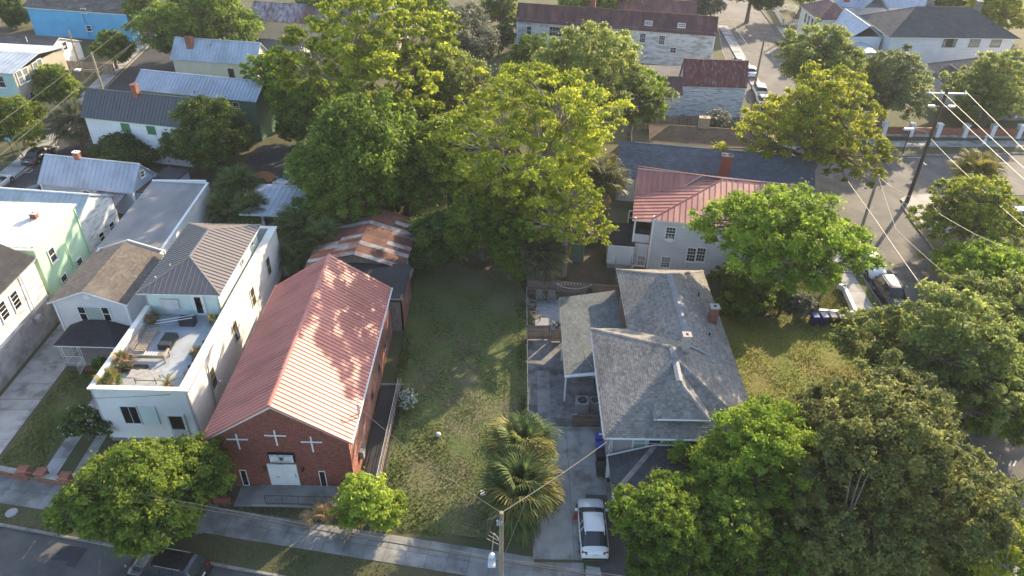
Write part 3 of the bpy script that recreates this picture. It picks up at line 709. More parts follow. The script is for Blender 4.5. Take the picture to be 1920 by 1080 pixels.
def tree(label, cx, cy, wpx, hpx, base=2.0, kind='mid', seed=1, vr=.78, cat='tree', group=None, dens=1.0, trunk=None, name=None, K=None, m2=None, f2=.0, leaf=None, zc=None, tr=None, cap=None):
    """a tree whose crown is seen centred at a place of the photo; base = height of the crown's lowest leaves"""
    rng = np.random.default_rng(seed); k = dict(KIND[kind]); K = K or int(k['K'] * 1.5)
    z = base + 3
    for _ in range(12):
        g = at(cx, cy, z); dist = (g - Vector((0, 0, CAM_H))).length; th = math.asin((CAM_H - z) / dist)
        dep = (g - Vector((0, 0, CAM_H))).dot(_f); r = wpx / 2 * dep / FPX; hh = hpx / 2 * dep / FPX
        v = sqrt(max(hh * hh - (r * sin(th)) ** 2, (r * .35) ** 2)) / cos(th); v = min(v, r * vr); z = zc if zc else base + v
    need = sqrt(max(hh * hh - (v * cos(th)) ** 2, .01)) / (r * sin(th)); ry = min(1.0, max(.6, need))
    c = np.array([g.x, g.y, z]);
    nl = 7 if r > 4.5 else (5 if r > 2.6 else 3); N6 = K * 6                     # the crown is a few uneven lobes
    la = rng.uniform(0, 2 * pi) + np.arange(nl) * 2 * pi / max(1, nl - 1) + rng.normal(0, .25, nl); lr = rng.uniform(.42, .62, nl); lr[0] = .12
    lc = np.stack([np.cos(la) * lr, np.sin(la) * lr, rng.uniform(-.45, .30, nl)], 1); lc[0, 2] = .42; ls = rng.uniform(.36, .52, nl); ls[0] = .55
    li = rng.choice(nl, N6, p=ls ** 2 / (ls ** 2).sum()); dr = rng.normal(size=(N6, 3)); dr[:, 2] = np.abs(dr[:, 2]) * rng.choice([1, 1, 1, -.8], N6); dr /= np.linalg.norm(dr, axis=1)[:, None]
    rr = np.where(rng.random(N6) < .75, rng.uniform(.86, 1.08, N6), rng.uniform(.3, .86, N6))
    q = lc[li] + dr * (ls[li] * rr)[:, None]
    inside = np.zeros(N6, bool)
    for j in range(nl): inside |= (li != j) & (np.linalg.norm(q - lc[j], axis=1) < ls[j] * .78)
    keep = ~inside | (rng.random(N6) < .12); q = q[keep]; li = li[keep]; sel = [0]; K = min(K, len(q) - 1)
    dmin = np.linalg.norm(q - q[0], axis=1)
    for _ in range(K - 1):
        j = int(np.argmax(dmin + rng.random(len(q)) * .12)); sel.append(j); dmin = np.minimum(dmin, np.linalg.norm(q - q[j], axis=1))
    q = q[sel]; li = li[sel]; ph = rng.uniform(0, 6, 3)
    wob = 1 + .08 * np.sin(3 * np.arctan2(q[:, 1], q[:, 0]) + ph[0]) + .08 * np.sin(5 * np.arctan2(q[:, 1], q[:, 0]) + ph[1])
    q = q * np.where(rng.random(K) < .12, rng.uniform(1.05, 1.22, K), 1.0)[:, None]; cen = c + q * np.array([r, r * ry, v]) * 1.06 * np.stack([wob, wob, np.ones(K)], 1)
    cr = r * k['clump'] * (k['K'] / K) ** .33 * rng.uniform(.6, 1.5, K)
    size = leaf or k['leaf']; size = max(size, dep * .0036)
    area = (4 * pi * (cr ** 2)).sum(); n = int(area * k['dens'] * dens * .85 / (size * size * .3)); cp = cap or CAP; size *= max(1, sqrt(n / cp)); n = min(n, cp)
    ct = np.clip(rng.normal(0, .38, K) + rng.normal(0, .3, nl)[li], -1, 1)
    V, T = leaves(cen, cr, n, size, rng, ct, k['flat'], k['up'], shell=k['shell'])
    mi = None; mats = [MAT[k['m']]]
    if m2: mats.append(MAT[m2]); mi = (rng.random(len(T)) < f2).astype(int)
    b = Vector(trunk) if trunk else Vector((c[0], c[1], 0))
    root = thing(name or ('tree' if cat == 'tree' else cat.replace(' ', '_')), label, cat, (b.x, b.y, 0), 0, group)
    me = bpy.data.meshes.new('crown'); fastmesh(me, V - np.array([b.x, b.y, 0]), 3, T, mi)
    for x in mats: me.materials.append(x)
    link(bpy.data.objects.new('crown', me), root)
    # trunk and limbs
    mb = MB(); tr = tr or max(.07, r * .075); fk_z = max(.3, min(base + v * .35, base + 1.2)) if cat == 'tree' else .15
    fork = Vector((b.x + (c[0] - b.x) * .3, b.y + (c[1] - b.y) * .3, fk_z))
    mid = b.lerp(fork, .5) + Vector((rng.normal(0, tr * .5), rng.normal(0, tr * .5), 0))
    mb.path([Vector((b.x, b.y, -.1)), mid, fork], [tr * 1.35, tr * 1.05, tr * .9], 8)
    M = min(7, max(3, K // 9)); seeds = rng.choice(K, M, replace=False); own = np.argmin(np.linalg.norm(cen[:, None] - cen[seeds][None], axis=2), 1)
    for j in range(M):
        idx = np.where(own == j)[0]
        if not len(idx): continue
        cm = Vector(cen[idx].mean(0).tolist()); p1 = fork.lerp(cm, .4) + Vector((0, 0, r * .05)); p2 = fork.lerp(cm, .8)
        mb.path([fork, p1, p2], [tr * .62, tr * .45, tr * .3], 6)
        for i in idx[:26]:
            e = Vector(cen[i].tolist()); mb.path([p1.lerp(p2, rng.random()), p2.lerp(e, .5) + Vector((0, 0, -.05 * r)), e], [tr * .26, tr * .16, tr * .05], 4)
            for _ in range(2):
                dd = Vector(rng.normal(size=3).tolist()).normalized() * float(cr[i]) * .8; mb.tube(e, e + dd, tr * .06, tr * .02, 3, caps=False)
    mb.build('trunk', MAT[k['bark']], root)
    return root

# palms: every frond is a part
_fr = {}
def frond_mesh(kind, m, sc):
    key = (kind, m, round(sc, 2))
    if key in _fr: return _fr[key]
    rng = random.Random(37 + int(sc * 10)); mb = MB()
    pl = .95 * sc; mb.path([(0, 0, 0), (pl * .5, 0, .10 * sc), (pl, 0, .05 * sc)], [.02 * sc, .015 * sc, .012 * sc], 4, 0, .2)
    n = 34; L = 1.05 * sc
    for i in range(n):
        a = (i / (n - 1) - .5) * 2 * (2.35 if kind == 'fan' else 1.2)
        l = L * (1 - .32 * abs(a) / 2.35) * rng.uniform(.9, 1.08); w = .036 * sc
        o = Vector((pl, 0, .05 * sc)); d = Vector((cos(a), sin(a), 0)); s = Vector((-sin(a), cos(a), 0)); cv = .10 * abs(a)
        p1 = o + d * l * .55 + Vector((0, 0, .10 * sc - cv * sc)); p2 = o + d * l * .88 + Vector((0, 0, -.06 * sc - cv * sc)); p3 = o + d * l * .98 + Vector((0, 0, -.30 * sc - cv * sc))
        t = rng.uniform(-.8, .8)
        mb.face([o, p1 - s * w, p1 + s * w], 0, t); mb.face([p1 - s * w, p2 - s * w * .6, p2 + s * w * .6, p1 + s * w], 0, t); mb.face([p2 - s * w * .6, p3, p2 + s * w * .6], 0, t)
    _fr[key] = mb.mesh('frond', MAT[m]); return _fr[key]
def pinnate_mesh(m, sc):
    key = ('pin', m, round(sc, 2))
    if key in _fr: return _fr[key]
    mb = MB(); pts = [Vector((sc * x, 0, sc * (1.1 * x - .75 * x * x * 1.1))) for x in np.linspace(0, 1.3, 9)]
    mb.path(pts, [.014 * sc] * 9, 3)
    for i in range(1, 9):
        for j in range(3):
            p = pts[i - 1].lerp(pts[i], j / 3)
            for sg in (-1, 1):
                e = p + Vector((.16 * sc, sg * .30 * sc * (1 - i * .07), -.04 * sc)); mb.face([p, p + Vector((.05 * sc, 0, 0)), e], 0, R.uniform(-1, 1))
    _fr[key] = mb.mesh('frond', MAT[m]); return _fr[key]
def palm(label, loc, h, n=44, sc=1.0, m='frond_green', seed=1, lean=(0, 0), group=None, dry=5, pin=False, cat='palm tree', tr=.16, m2=None):
    rng = random.Random(seed); b = Vector((loc[0], loc[1], loc[2] if len(loc) > 2 else 0)); root = thing('palm_tree' if cat == 'palm tree' else cat.replace(' ', '_'), label, cat, b, 0, group)
    top = b + Vector((lean[0], lean[1], h)); mb = MB(); N = max(3, int(h / .35))
    for i in range(N):
        f0, f1 = i / N, (i + 1) / N; k = 1 + .12 * (i % 2)
        p = b.lerp(top, f0); q = b.lerp(top, f1); mb.tube(p, q, tr * k, tr * k * .93, 9, 0, rng.uniform(-.5, .5))
    mb.build('trunk', MAT['palm_bark'], root)
    for i in range(n):
        f = i / n; az = i * 2.39996 + rng.uniform(-.25, .25); el = 1.3 - 1.75 * f + rng.uniform(-.15, .15)
        mm = 'frond_dry' if i >= n - dry else (m2 if (m2 and rng.random() < .28) else m)
        me = pinnate_mesh(mm, sc) if pin else frond_mesh('fan', mm, sc)
        o = bpy.data.objects.new('frond', me); link(o, root)
        o.location = top - b + Vector((0, 0, -.25 * sc * f)); s = rng.uniform(.82, 1.15) * (.8 if f < .15 else 1)
        if i >= n - dry: el = -1.0 + rng.uniform(-.2, .1); s *= .85
        o.rotation_euler = Euler((rng.uniform(-.25, .25), -el if not pin else -el + .4, az)); o.scale = (s, s, s)
    return root

# ------------------------------------------------------------------ cars
def carpaint(name, c, rough=.25, metal=0.0): return mat(name, c, tuple(v * .93 for v in c), .4, rough, metal=metal, coat=.6)
carpaint('paint_car_white', (.70, .72, .74)); carpaint('paint_car_black', (.018, .019, .022)); carpaint('paint_car_silver', (.34, .36, .38), .3, .4)
carpaint('paint_car_red', (.30, .02, .025)); carpaint('paint_car_dark', (.03, .033, .04)); carpaint('paint_car_pale', (.42, .48, .50))
mat('light_red', (.35, .01, .01), rough=.2); mat('light_clear', (.6, .6, .58), rough=.15); mat('plate', (.62, .63, .62), rough=.5)
def car(label, loc, heading, kind='suv', paint='paint_car_white', L=4.6, Wd=1.85, Hh=1.62, group=None, far=False):
    """heading: direction of the bonnet, degrees from +Y clockwise"""
    root = thing('parked_car', label, 'car', loc, -radians(heading), group); h = Wd / 2; g = .2
    # stations along y (0 rear .. 1 front): y, half width, belt z, roof z, roof half width
    if kind == 'hatch': st = [(0, .86, .60, .64, .80), (.015, .93, .76, .84, .84), (.045, .96, .90, .99, .82), (.10, .98, .93, 1.06, .74), (.27, 1, .95, Hh - .04, .68), (.30, 1, .95, Hh, .70), (.40, 1, .94, Hh + .01, .71), (.57, 1, .92, Hh - .01, .70), (.60, 1, .91, Hh - .06, .69), (.765, .985, .92, 1.00, .80), (.78, .98, .91, .99, .82), (.88, .96, .86, .92, .80), (.955, .90, .74, .80, .72), (.985, .80, .58, .62, .62), (1, .70, .45, .48, .55)]
    elif kind == 'suv': st = [(0, .86, .62, .66, .80), (.018, .93, .78, .86, .84), (.03, .96, .94, .99, .84), (.045, .98, .95, 1.15, .78), (.105, 1, .96, Hh - .07, .71), (.15, 1, .96, Hh, .70), (.40, 1, .94, Hh + .01, .71), (.55, 1, .93, Hh - .02, .70), (.60, 1, .92, Hh - .07, .69), (.745, .985, .92, 1.03, .78), (.76, .98, .91, .99, .80), (.88, .96, .84, .90, .76), (.955, .90, .72, .78, .68), (.985, .80, .58, .62, .6), (1, .70, .45, .48, .55)]
    else: st = [(0, .84, .58, .62, .78), (.02, .90, .72, .80, .80), (.06, .94, .84, .93, .78), (.13, .97, .87, .96, .76), (.16, .98, .88, .99, .74), (.27, 1, .89, Hh - .09, .66), (.33, 1, .89, Hh - .02, .66), (.45, 1, .88, Hh, .66), (.54, 1, .87, Hh - .03, .66), (.58, 1, .87, Hh - .08, .65), (.72, .985, .86, .98, .76), (.74, .98, .85, .93, .78), (.87, .95, .77, .84, .74), (.955, .88, .66, .71, .66), (.985, .78, .54, .58, .58), (1, .68, .42, .45, .52)]
    rows = []
    for y, w, zb, zr, wr in st:
        Y = (y - .5) * L; e = 1 if .02 < y < .97 else .8
        rows.append([(0, Y, g), (w * h * .86, Y, g), (w * h * .97, Y, g + .10), (w * h, Y, g + .34 * e), (w * h * .985, Y, max(zb - .06, g + .2)), (w * h * .93, Y, zb), (wr * h * 1.02, Y, max(zr - .05, zb + .01)), (wr * h * .90, Y, zr), (wr * h * .5, Y, zr + .02), (0, Y, zr + .025)])
    B = MB(); G = MB(); ny = len(rows); cab = [i for i in range(ny) if st[i][3] - st[i][2] > .25]; c0, c1 = cab[0], cab[-1]
    for i in range(ny - 1):
        for j in range(9):
            for sg in (1, -1):
                q = [rows[i][j], rows[i + 1][j], rows[i + 1][j + 1], rows[i][j + 1]]
                q = [(sg * p[0], p[1], p[2]) for p in q]
                if sg < 0: q = q[::-1]
                gl = False
                if j == 5 and c0 - 1 <= i <= c1 and (i >= c0 and i < c1 or i in (c1, c0 - 1)): gl = True
                if j >= 6 and (i == c1 or i in ((c0 - 1, c0) if kind == 'suv' else (c0 - 1,))): gl = True
                (G if gl else B).face(q)
    for r_, fl in ((rows[0], 1), (rows[-1], 0)):
        pts = [(p[0], p[1], p[2]) for p in r_] + [(-p[0], p[1], p[2]) for p in r_[::-1][1:-1]]
        B.face(pts if fl else pts[::-1])
    P = lambda mb, n, m, sm=False: put(n, mb.mesh(n, MAT[m], smooth=sm), root, (0, 0, 0), 0)
    for q in (B, G):                                           # merge for smooth shading
        pass
    bo = P(B, 'body', paint, True); bo.modifiers.new('w', 'WELD').merge_threshold = .003
    P(G, 'window_glass', 'car_glass')
    if not far:
        pil = MB()
        for yy in ((.30, .47) if kind == 'suv' else (.36, .47)):                  # door pillars
            Y = (yy - .5) * L
            for sg in (-1, 1): pil.hexa([(sg * h * .945, Y - .04, .93), (sg * h * .945, Y + .04, .93), (sg * h * .935, Y + .04, .93), (sg * h * .935, Y - .04, .93), (sg * h * .735, Y - .04, Hh - .07), (sg * h * .735, Y + .04, Hh - .07), (sg * h * .70, Y + .04, Hh - .06), (sg * h * .70, Y - .04, Hh - .06)])
        P(pil, 'door_pillar', paint)
        for sg in (-1, 1):
            rl = MB(); rl.tube((sg * h * .66, -.3 * L, Hh + .045), (sg * h * .66, .05 * L, Hh + .045), .018, n=5)
            P(rl, 'roof_rail', paint if paint != 'paint_car_black' else 'steel')
        for sg in (-1, 1):
            m_ = MB(); m_.box((sg * h + (-.0 if sg > 0 else -.2), .21 * L, .92), (sg * h + (.2 if sg > 0 else 0), .235 * L, 1.06)); P(m_, 'mirror', paint)
            d_ = MB(); d_.box((sg * h * .99 - .012, -.12 * L, .72), (sg * h * .99 + .02, -.08 * L, .745)); d_.box((sg * h * .99 - .012, .08 * L, .72), (sg * h * .99 + .02, .12 * L, .745)); P(d_, 'door_handle', paint)
        gr = MB(); gr.box((-.45 * h, L / 2 - .04, .42), (.45 * h, L / 2 + .012, .60)); gr.box((-.6 * h, L / 2 - .06, .24), (.6 * h, L / 2 + .004, .34)); P(gr, 'grille', 'plastic_black')
        pl = MB(); pl.box((-.16, -L / 2 - .012, .66), (.16, -L / 2 + .03, .80)); P(pl, 'licence_plate', 'plate')
        wp = MB(); wp.tube((-.4, .255 * L, 1.0), (.1, .235 * L, 1.06), .012, n=4); wp.tube((.1, .255 * L, 1.0), (.6, .235 * L, 1.06), .012, n=4); P(wp, 'wiper', 'plastic_black')
    bp = MB(); bp.box((-h * .86, -L / 2 - .03, .26), (h * .86, -L / 2 + .1, .46)); P(bp, 'bumper', 'plastic_black')
    for sg in (-1, 1):
        t_ = MB(); t_.hexa([(sg * h * .55, -L / 2 + .01, .80), (sg * h * .93, -L / 2 + .10, .80), (sg * h * .93, -L / 2 + .25, .80), (sg * h * .55, -L / 2 + .25, .80), (sg * h * .55, -L / 2 + .07, .93), (sg * h * .90, -L / 2 + .17, .93), (sg * h * .90, -L / 2 + .27, .93), (sg * h * .55, -L / 2 + .26, .93)]); P(t_, 'tail_light', 'light_red')
        l_ = MB(); l_.hexa([(sg * h * .52, L / 2 - .16, .60), (sg * h * .86, L / 2 - .28, .60), (sg * h * .9, L / 2 - .45, .62), (sg * h * .5, L / 2 - .3, .62), (sg * h * .52, L / 2 - .19, .73), (sg * h * .83, L / 2 - .32, .74), (sg * h * .88, L / 2 - .5, .78), (sg * h * .5, L / 2 - .36, .76)]); P(l_, 'headlight', 'light_clear')
        for Y in (-.31 * L, .325 * L):
            w_ = MB(); x0 = sg * (h - .20); x1 = sg * (h + .015); w_.tube((x0, Y, .33), (x1, Y, .33), .335, .325, 18); wo_ = P(w_, 'wheel', 'tyre')
            a_ = MB(); a_.tube((sg * (h + .0), Y, .33), (sg * (h + .022), Y, .33), .215, .20, 12)
            put('rim', a_.mesh('rim', MAT['rim']), wo_, (0, 0, 0), 0)
            if not far:
                ar = MB(); ar.tube((sg * (h - .22), Y, .385), (sg * (h + .006), Y, .385), .375, .375, 18); P(ar, 'wheel_arch', 'wheel_arch')
    return root
# ------------------------------------------------------------------ picking places on walls
def ray(px, py): return RIGHT * ((px - 960) / FPX) - UP * ((py - 540) / FPX) + _f
def hit(H, side, px, py, u0=0, v0=0, u1=None, v1=None):
    """where the sight line of the photo meets a wall of house H: (distance along the wall, height)"""
    u1 = H.W if u1 is None else u1; v1 = H.D if v1 is None else v1; d = ray(px, py)
    n, o = {'F': (H.vec(0, -1), H.w(0, v0)), 'R': (H.vec(1, 0), H.w(u1, 0)), 'B': (H.vec(0, 1), H.w(0, v1)), 'L': (H.vec(-1, 0), H.w(u0, 0))}[side]
    c = Vector((0, 0, CAM_H)); t = (o - c).dot(n) / d.dot(n); p = c + d * t; q = p - H.w(0, 0)
    return (q.dot(H.vec(1, 0)) if side in 'FB' else q.dot(H.vec(0, 1))), p.z
def wp(H, side, px, py, w, h, fm, gm, **k):
    kk = {a: k[a] for a in ('u0', 'v0', 'u1', 'v1') if a in k}
    u, z = hit(H, side, px, py, **kk); return H.win(side, u, max(.1, z - h / 2), w, h, MAT[fm], MAT[gm], **k)
def part_box(H, name, a, b, m, parent=None):
    mb = MB(); M = Matrix.Translation(H.w(0, 0, 0)) @ Matrix.Rotation(H.r, 4, 'Z'); mb.box(a, b, 0, 0, M); return mb.build(name, MAT[m], parent or H.o)
def flat_text(H, body, u, v, z, size, m, parent, name='lettering', rx=90):
    c = bpy.data.curves.new(name, 'FONT'); c.body = body; c.size = size; c.align_x = 'CENTER'; c.extrude = .003; c.materials.append(MAT[m])
    t = bpy.data.objects.new(name, c); me = bpy.data.meshes.new_from_object(t); bpy.data.objects.remove(t)
    me.materials.clear(); me.materials.append(MAT[m])
    o = bpy.data.objects.new(name, me); link(o, parent); o.location = H.w(u, v, z) - parent_off(parent); o.rotation_euler = (radians(rx), 0, H.r); return o
def pipe(H, name, pts, r, m): mb = MB(); mb.path([H.w(*p) for p in pts], [r] * len(pts), 6); return mb.build(name, MAT[m], H.o)

def uhouse(name, label, L, Rr, zlip, rid, o=.3, og=.3, zr=None, half=None, **k):
    """gabled building whose near eave runs between two places of the photo; the ridge end fixes height and depth"""
    l, r = at(*L, zlip), at(*Rr, zlip); d = r - l; W = hypot(d.x, d.y); cu = d / W; cv = Vector((-cu.y, cu.x, 0))
    if zr is None: zr = min((abs((at(*rid, zlip + .05 * i) - l).dot(cu)), zlip + .05 * i) for i in range(10, 160))[1]
    if half is None: half = (at(*rid, zr) - l).dot(cv)
    q = l + cu * og + cv * o; H = House(name, label, q.x, q.y, degrees(atan2(cu.y, cu.x)), W - 2 * og, 2 * (half - o), **k)
    H.ze = zlip + (zr - zlip) / half * o; H.zr = zr; H.ov = o; H.og = og; return H
# ------------------------------------------------------------------ brick church
H = House('brick_church', 'red brick church with a long pinkish red metal roof and three white crosses', -20.1, 34.7, -.4, 9.35, 17.5, cat='church')
CH = H
for a, b, g, nm in (((0, 0), (H.W, 0), (.5, 7.98), 'F'), ((H.W, 0), (H.W, H.D), None, 'R'), ((H.W, H.D), (0, H.D), (.5, 7.98), 'B'), ((0, H.D), (0, 0), None, 'L')):
    PL = H.wall(a, b, 0, 4.95, g, False)
    if nm in 'FR':
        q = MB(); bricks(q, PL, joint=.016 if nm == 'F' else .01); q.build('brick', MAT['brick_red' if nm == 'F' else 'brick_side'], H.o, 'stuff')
H.finish_walls(MAT['mortar'])
ro = H.gable_roof(5.0, 8.1, 'v', 'seam', MAT['roof_red_metal'], .28, .22, MAT['roof_red_metal'], width=.375, rib=.045, rw=.05, ind=True)
q = MB()                                                       # pale rake boards under the gable edge
for s0, s1 in (((-.22, 4.78), (4.68, 7.95)), ((9.57, 4.78), (4.68, 7.95))):
    a, b = H.w(s0[0], -.10, s0[1]), H.w(s1[0], -.10, s1[1]); n = H.vec(0, -1)
    q.hexa([a - Vector((0, 0, .2)), b - Vector((0, 0, .2)), b - Vector((0, 0, .2)) - n * .16, a - Vector((0, 0, .2)) - n * .16, a + Vector((0, 0, .07)), b + Vector((0, 0, .07)), b + Vector((0, 0, .07)) - n * .16, a + Vector((0, 0, .07)) - n * .16])
q.build('rake_board', MAT['white_trim'], ro)
part_box(H, 'gutter', (H.W + .28, -.2, 4.72), (H.W + .38, H.D + .2, 4.84), 'white_trim'); part_box(H, 'gutter', (-.38, -.2, 4.72), (-.28, H.D + .2, 4.84), 'roof_red_metal')
def cross(u, z):
    M = Matrix.Translation(H.w(0, 0, 0)) @ Matrix.Rotation(H.r, 4, 'Z'); mb = MB()
    mb.box((u - .05, -.10, z - .72), (u + .05, -.045, z + .72), 0, 0, M); mb.box((u - .72, -.098, z + .18), (u - .051, -.047, z + .27), 0, 0, M); mb.box((u + .051, -.098, z + .18), (u + .72, -.047, z + .27), 0, 0, M)
    mb.build('cross', MAT['white_trim'], H.o)
for px, py in ((446, 825), (517, 818), (585, 830)): u, z = hit(H, 'F', px, py); cross(u, z - .1)
u, z = hit(H, 'F', 529, 856); sg = part_box(H, 'sign_board', (u - .88, -.20, z - .42), (u + .88, -.025, z + .46), 'black_metal'); sg['label'] = 'white church sign with a grey shield emblem in a black box'
part_box(H, 'sign_face', (u - .80, -.215, z - .36), (u + .80, -.201, z + .37), 'sign_white', sg)
q = MB(); sh = [(-.18, .22), (.18, .22), (.20, .0), (.12, -.16), (0, -.26), (-.12, -.16), (-.20, .0)]
q.slab([H.w(u + a, -.217, z + b) for a, b in sh], H.vec(0, -.012)); q.build('emblem', MAT['ac_grey'], sg)
q = MB(); q.slab([H.w(u + a * .5, -.231, z + b * .55) for a, b in sh], H.vec(0, -.006)); q.build('emblem', MAT['text_dark'], sg)
M = Matrix.Translation(H.w(0, 0, 0)) @ Matrix.Rotation(H.r, 4, 'Z'); q = MB()
for x0, x1, zz in ((-.70, -.52, .28), (-.30, -.12, .28), (.05, .66, .27), (-.66, -.26, -.26), (-.20, .12, -.27), (.18, .62, -.26)):
    x = x0
    while x < x1: q.box((u + x, -.222, z + zz), (u + x + .035, -.216, z + zz + .05), 0, 0, M); x += .05
q.build('lettering', MAT['text_dark'], sg)
u, z = hit(H, 'F', 535, 898); zb = .32
for s, kb in ((-1, False), (1, True)):
    d = door(H.o, H.w(u + s * .47, -.03, zb), H.r, .90, 2.05, MAT['white_trim'], MAT['white_trim'], None, True, kb, 'white panelled church door')
part_box(H, 'mail_slot', (u - .55, -.10, 1.15), (u - .30, -.092, 1.2), 'black_metal')
for px in (459, 606): uu, zz = hit(H, 'F', px, 895 if px < 500 else 897); w_ = window(H.o, H.w(uu, -.02, zz - .75), H.r, .36, 1.5, MAT['white_trim'], MAT['glass_black'], 1, 1, False, .05, 'slim')
for px in (498, 568):
    uu, zz = hit(H, 'F', px, 875 if px < 520 else 877); q = MB(); q.lathe([(.05, -.16), (.10, -.12), (.12, .10), (.05, .2), (.01, .26)], H.w(uu, -.18, zz), 8); q.tube(H.w(uu, 0, zz + .1), H.w(uu, -.18, zz + .1), .02); q.build('wall_lantern', MAT['black_metal'], H.o)
for px, py in ((716, 602), (706, 645), (692, 692), (683, 735)): wp(H, 'R', px, py, .5, 1.15, 'mortar', 'glass_black', kind='slim', d=.05, sill=False)
for px, py in ((721, 648), (710, 690), (697, 742)): wp(H, 'R', px, py, .55, .85, 'mortar', 'glass_black', kind='slim', d=.05, sill=False)
# service mast and meter pipes on the right wall
q = MB()
for dx, dy in ((0, 0), (.0, .35)): q.path([H.w(H.W + .32, 2.2 + dy, 6.0 - dy), H.w(H.W + .32, 2.2 + dy, 1.1)], [.045, .045], 6)
q.path([H.w(H.W + .32, 2.2, 6.0), H.w(H.W + .32, 2.9, 6.15)], [.045] * 2, 6); q.build('service_mast', MAT['lamp_grey'], H.o)
part_box(H, 'meter_box', (H.W + .05, 1.9, .9), (H.W + .35, 2.35, 1.6), 'lamp_grey'); part_box(H, 'meter_box', (H.W + .05, 2.5, .8), (H.W + .3, 2.9, 1.5), 'ac_dark')
# landing, steps, railing, side ramp
part_box(H, 'landing', (2.6, -1.75, 0), (8.6, -.02, .28), 'concrete_old')
for i in range(4): part_box(H, 'step', (2.28 - .32 * i, -1.75, 0), (2.58 - .32 * i, -.1, .22 - .06 * i), 'concrete_old')
part_box(H, 'planter_wall', (-.1, -1.55, 0), (1.0, -1.35, .5), 'brick_red'); part_box(H, 'planter_wall', (7.3, -2.3, 0), (9.4, -2.1, .45), 'brick_red')
def rail(H, name, pts, h, m='black_metal', post=1.2, bal=.14, par=None, top=.03, parent=None):
    tp = MB(); 
    for a, b in zip(pts[:-1], pts[1:]):
        A, B = Vector(a), Vector(b); L = (B - A).length; n = max(1, int(L / bal))
        up = Vector((0, 0, h)); tp.tube(A + up, B + up, top, n=5); tp.tube(A + Vector((0, 0, .1)), B + Vector((0, 0, .1)), .02, n=4)
        for i in range(n + 1):
            p = A.lerp(B, i / n); tp.tube(p, p + up, .022 if i % max(1, int(post / bal)) == 0 else .010, n=4, caps=False)
    return tp.build(name, MAT[m], parent or H.o)
rail(H, 'railing', [H.w(3.6, -1.72, .28), H.w(8.55, -1.72, .28)], .9)
rail(H, 'railing', [H.w(8.55, -1.72, .28), H.w(8.55, -.2, .28)], .9)
RP = thing('ramp', 'dark concrete ramp with pipe railings along the sunny brick side wall of the church', 'ramp', (-9.6, 39, 0))
q = MB()
A = [(-10.45, 31.9, .05), (-9.0, 31.7, .05), (-8.75, 44.9, .30), (-10.45, 44.9, .30)]; q.slab(A, (0, 0, -.3)); q.build('ramp_slab', MAT['tar'], RP)
for x0, x1 in ((-9.12, -8.84), (-9.32, -9.04)):
    q = MB(); q.path([(x0, 31.9, .9), (x1, 44.9, 1.15)], [.03, .03], 6); q.path([(x0, 31.9, .5), (x1, 44.9, .72)], [.02, .02], 5)
    for i in range(9): f = i / 8; X = x0 + (x1 - x0) * f; Y = 31.9 + 13 * f; q.tube((X, Y, 0), (X, Y, .9 + .25 * f), .025, n=5)
    q.build('handrail', MAT['wood_tan' if x0 > -9.2 else 'steel'], RP)
q = MB(); q.box((-10.5, 44.9, 0), (-8.7, 45.05, .45)); q.build('end_wall', MAT['concrete_old'], RP)

# rear annex with tar roof, then rusty striped shed
H = House('church_annex', 'low brick annex with a black tar roof behind the church', -18.9, 52.4, 0, 9.3, 5.2, cat='annex')
for a, b, nm in (((0, 0), (H.W, 0), 'F'), ((H.W, 0), (H.W, H.D), 'R'), ((0, H.D), (0, 0), 'L')):
    PL = H.wall(a, b, 0, 3.5, None, False)
    if nm == 'R': q = MB(); bricks(q, PL); q.build('brick', MAT['brick_side'], H.o, 'stuff')
H.finish_walls(MAT['mortar'])
H.slopes([([(-.15, -.1, 3.45), (H.W + .15, -.1, 3.45), (H.W + .15, H.D + .1, 3.75), (-.15, H.D + .1, 3.75)], (1, 0))], 'plain', MAT['tar'], thick=.15)
q = MB(); q.lathe([(.05, 0), (.05, .5), (.13, .5), (.02, .62)], H.w(7.4, 5.0, 3.7), 8); q.build('vent_pipe', MAT['lamp_grey'], H.roof)
H = House('rusty_shed', 'long shed with rust red and silver striped tin sheets on its roof', -18.9, 58.2, -5, 8.6, 8.4, cat='shed')
H.box_walls(0, 3.5, 'v', 4.6, 'R', .2); H.finish_walls(MAT['wood_grey'], MAT['weathered_siding'])
def tin_slopes(H, P, seq, width=.62):
    mb = MB(); PLs = []
    for pts, al in P: PL = Plane([H.w(*p) for p in pts], H.vec(*al), (0, 0, 1)); PLs.append(PL); mb.slab([PL.w(a, b, -.01) for a, b in PL.poly], (0, 0, -.06))
    ro = mb.build('roof', MAT['tin_rust'], H.o); H.roof = ro
    for PL in PLs:
        a0, a1 = PL.rng(0); b0, b1 = PL.rng(1); n = int((a1 - a0) / width); w = (a1 - a0) / n
        for i in range(n):
            for (c0, c1) in ((b0, b0 + (b1 - b0) * .52), (b0 + (b1 - b0) * .5, b1)):
                s = seq[(i + (1 if R.random() < .12 else 0)) % len(seq)]
                q = band(band(PL.poly, 0, a0 + i * w, a0 + (i + 1) * w), 1, c0, c1)
                if len(q) < 3: continue
                mbb = MB(); t = R.uniform(-1, 1); h0 = R.uniform(0, .02); N = 6
                for k in range(N):
                    e = band(q, 0, a0 + i * w + w * k / N, a0 + i * w + w * (k + 1) / N)
                    if len(e) > 2: mbb.face([PL.w(x, y, h0 + (.03 if abs(((x - a0 - i * w) / (w / N)) % 2 - 1) < .5 else .008)) for x, y in e], 0, t)
                mbb.build('tin_sheet', MAT['tin_silver' if s else 'tin_rust'], ro)
    return ro
c = H.W / 2
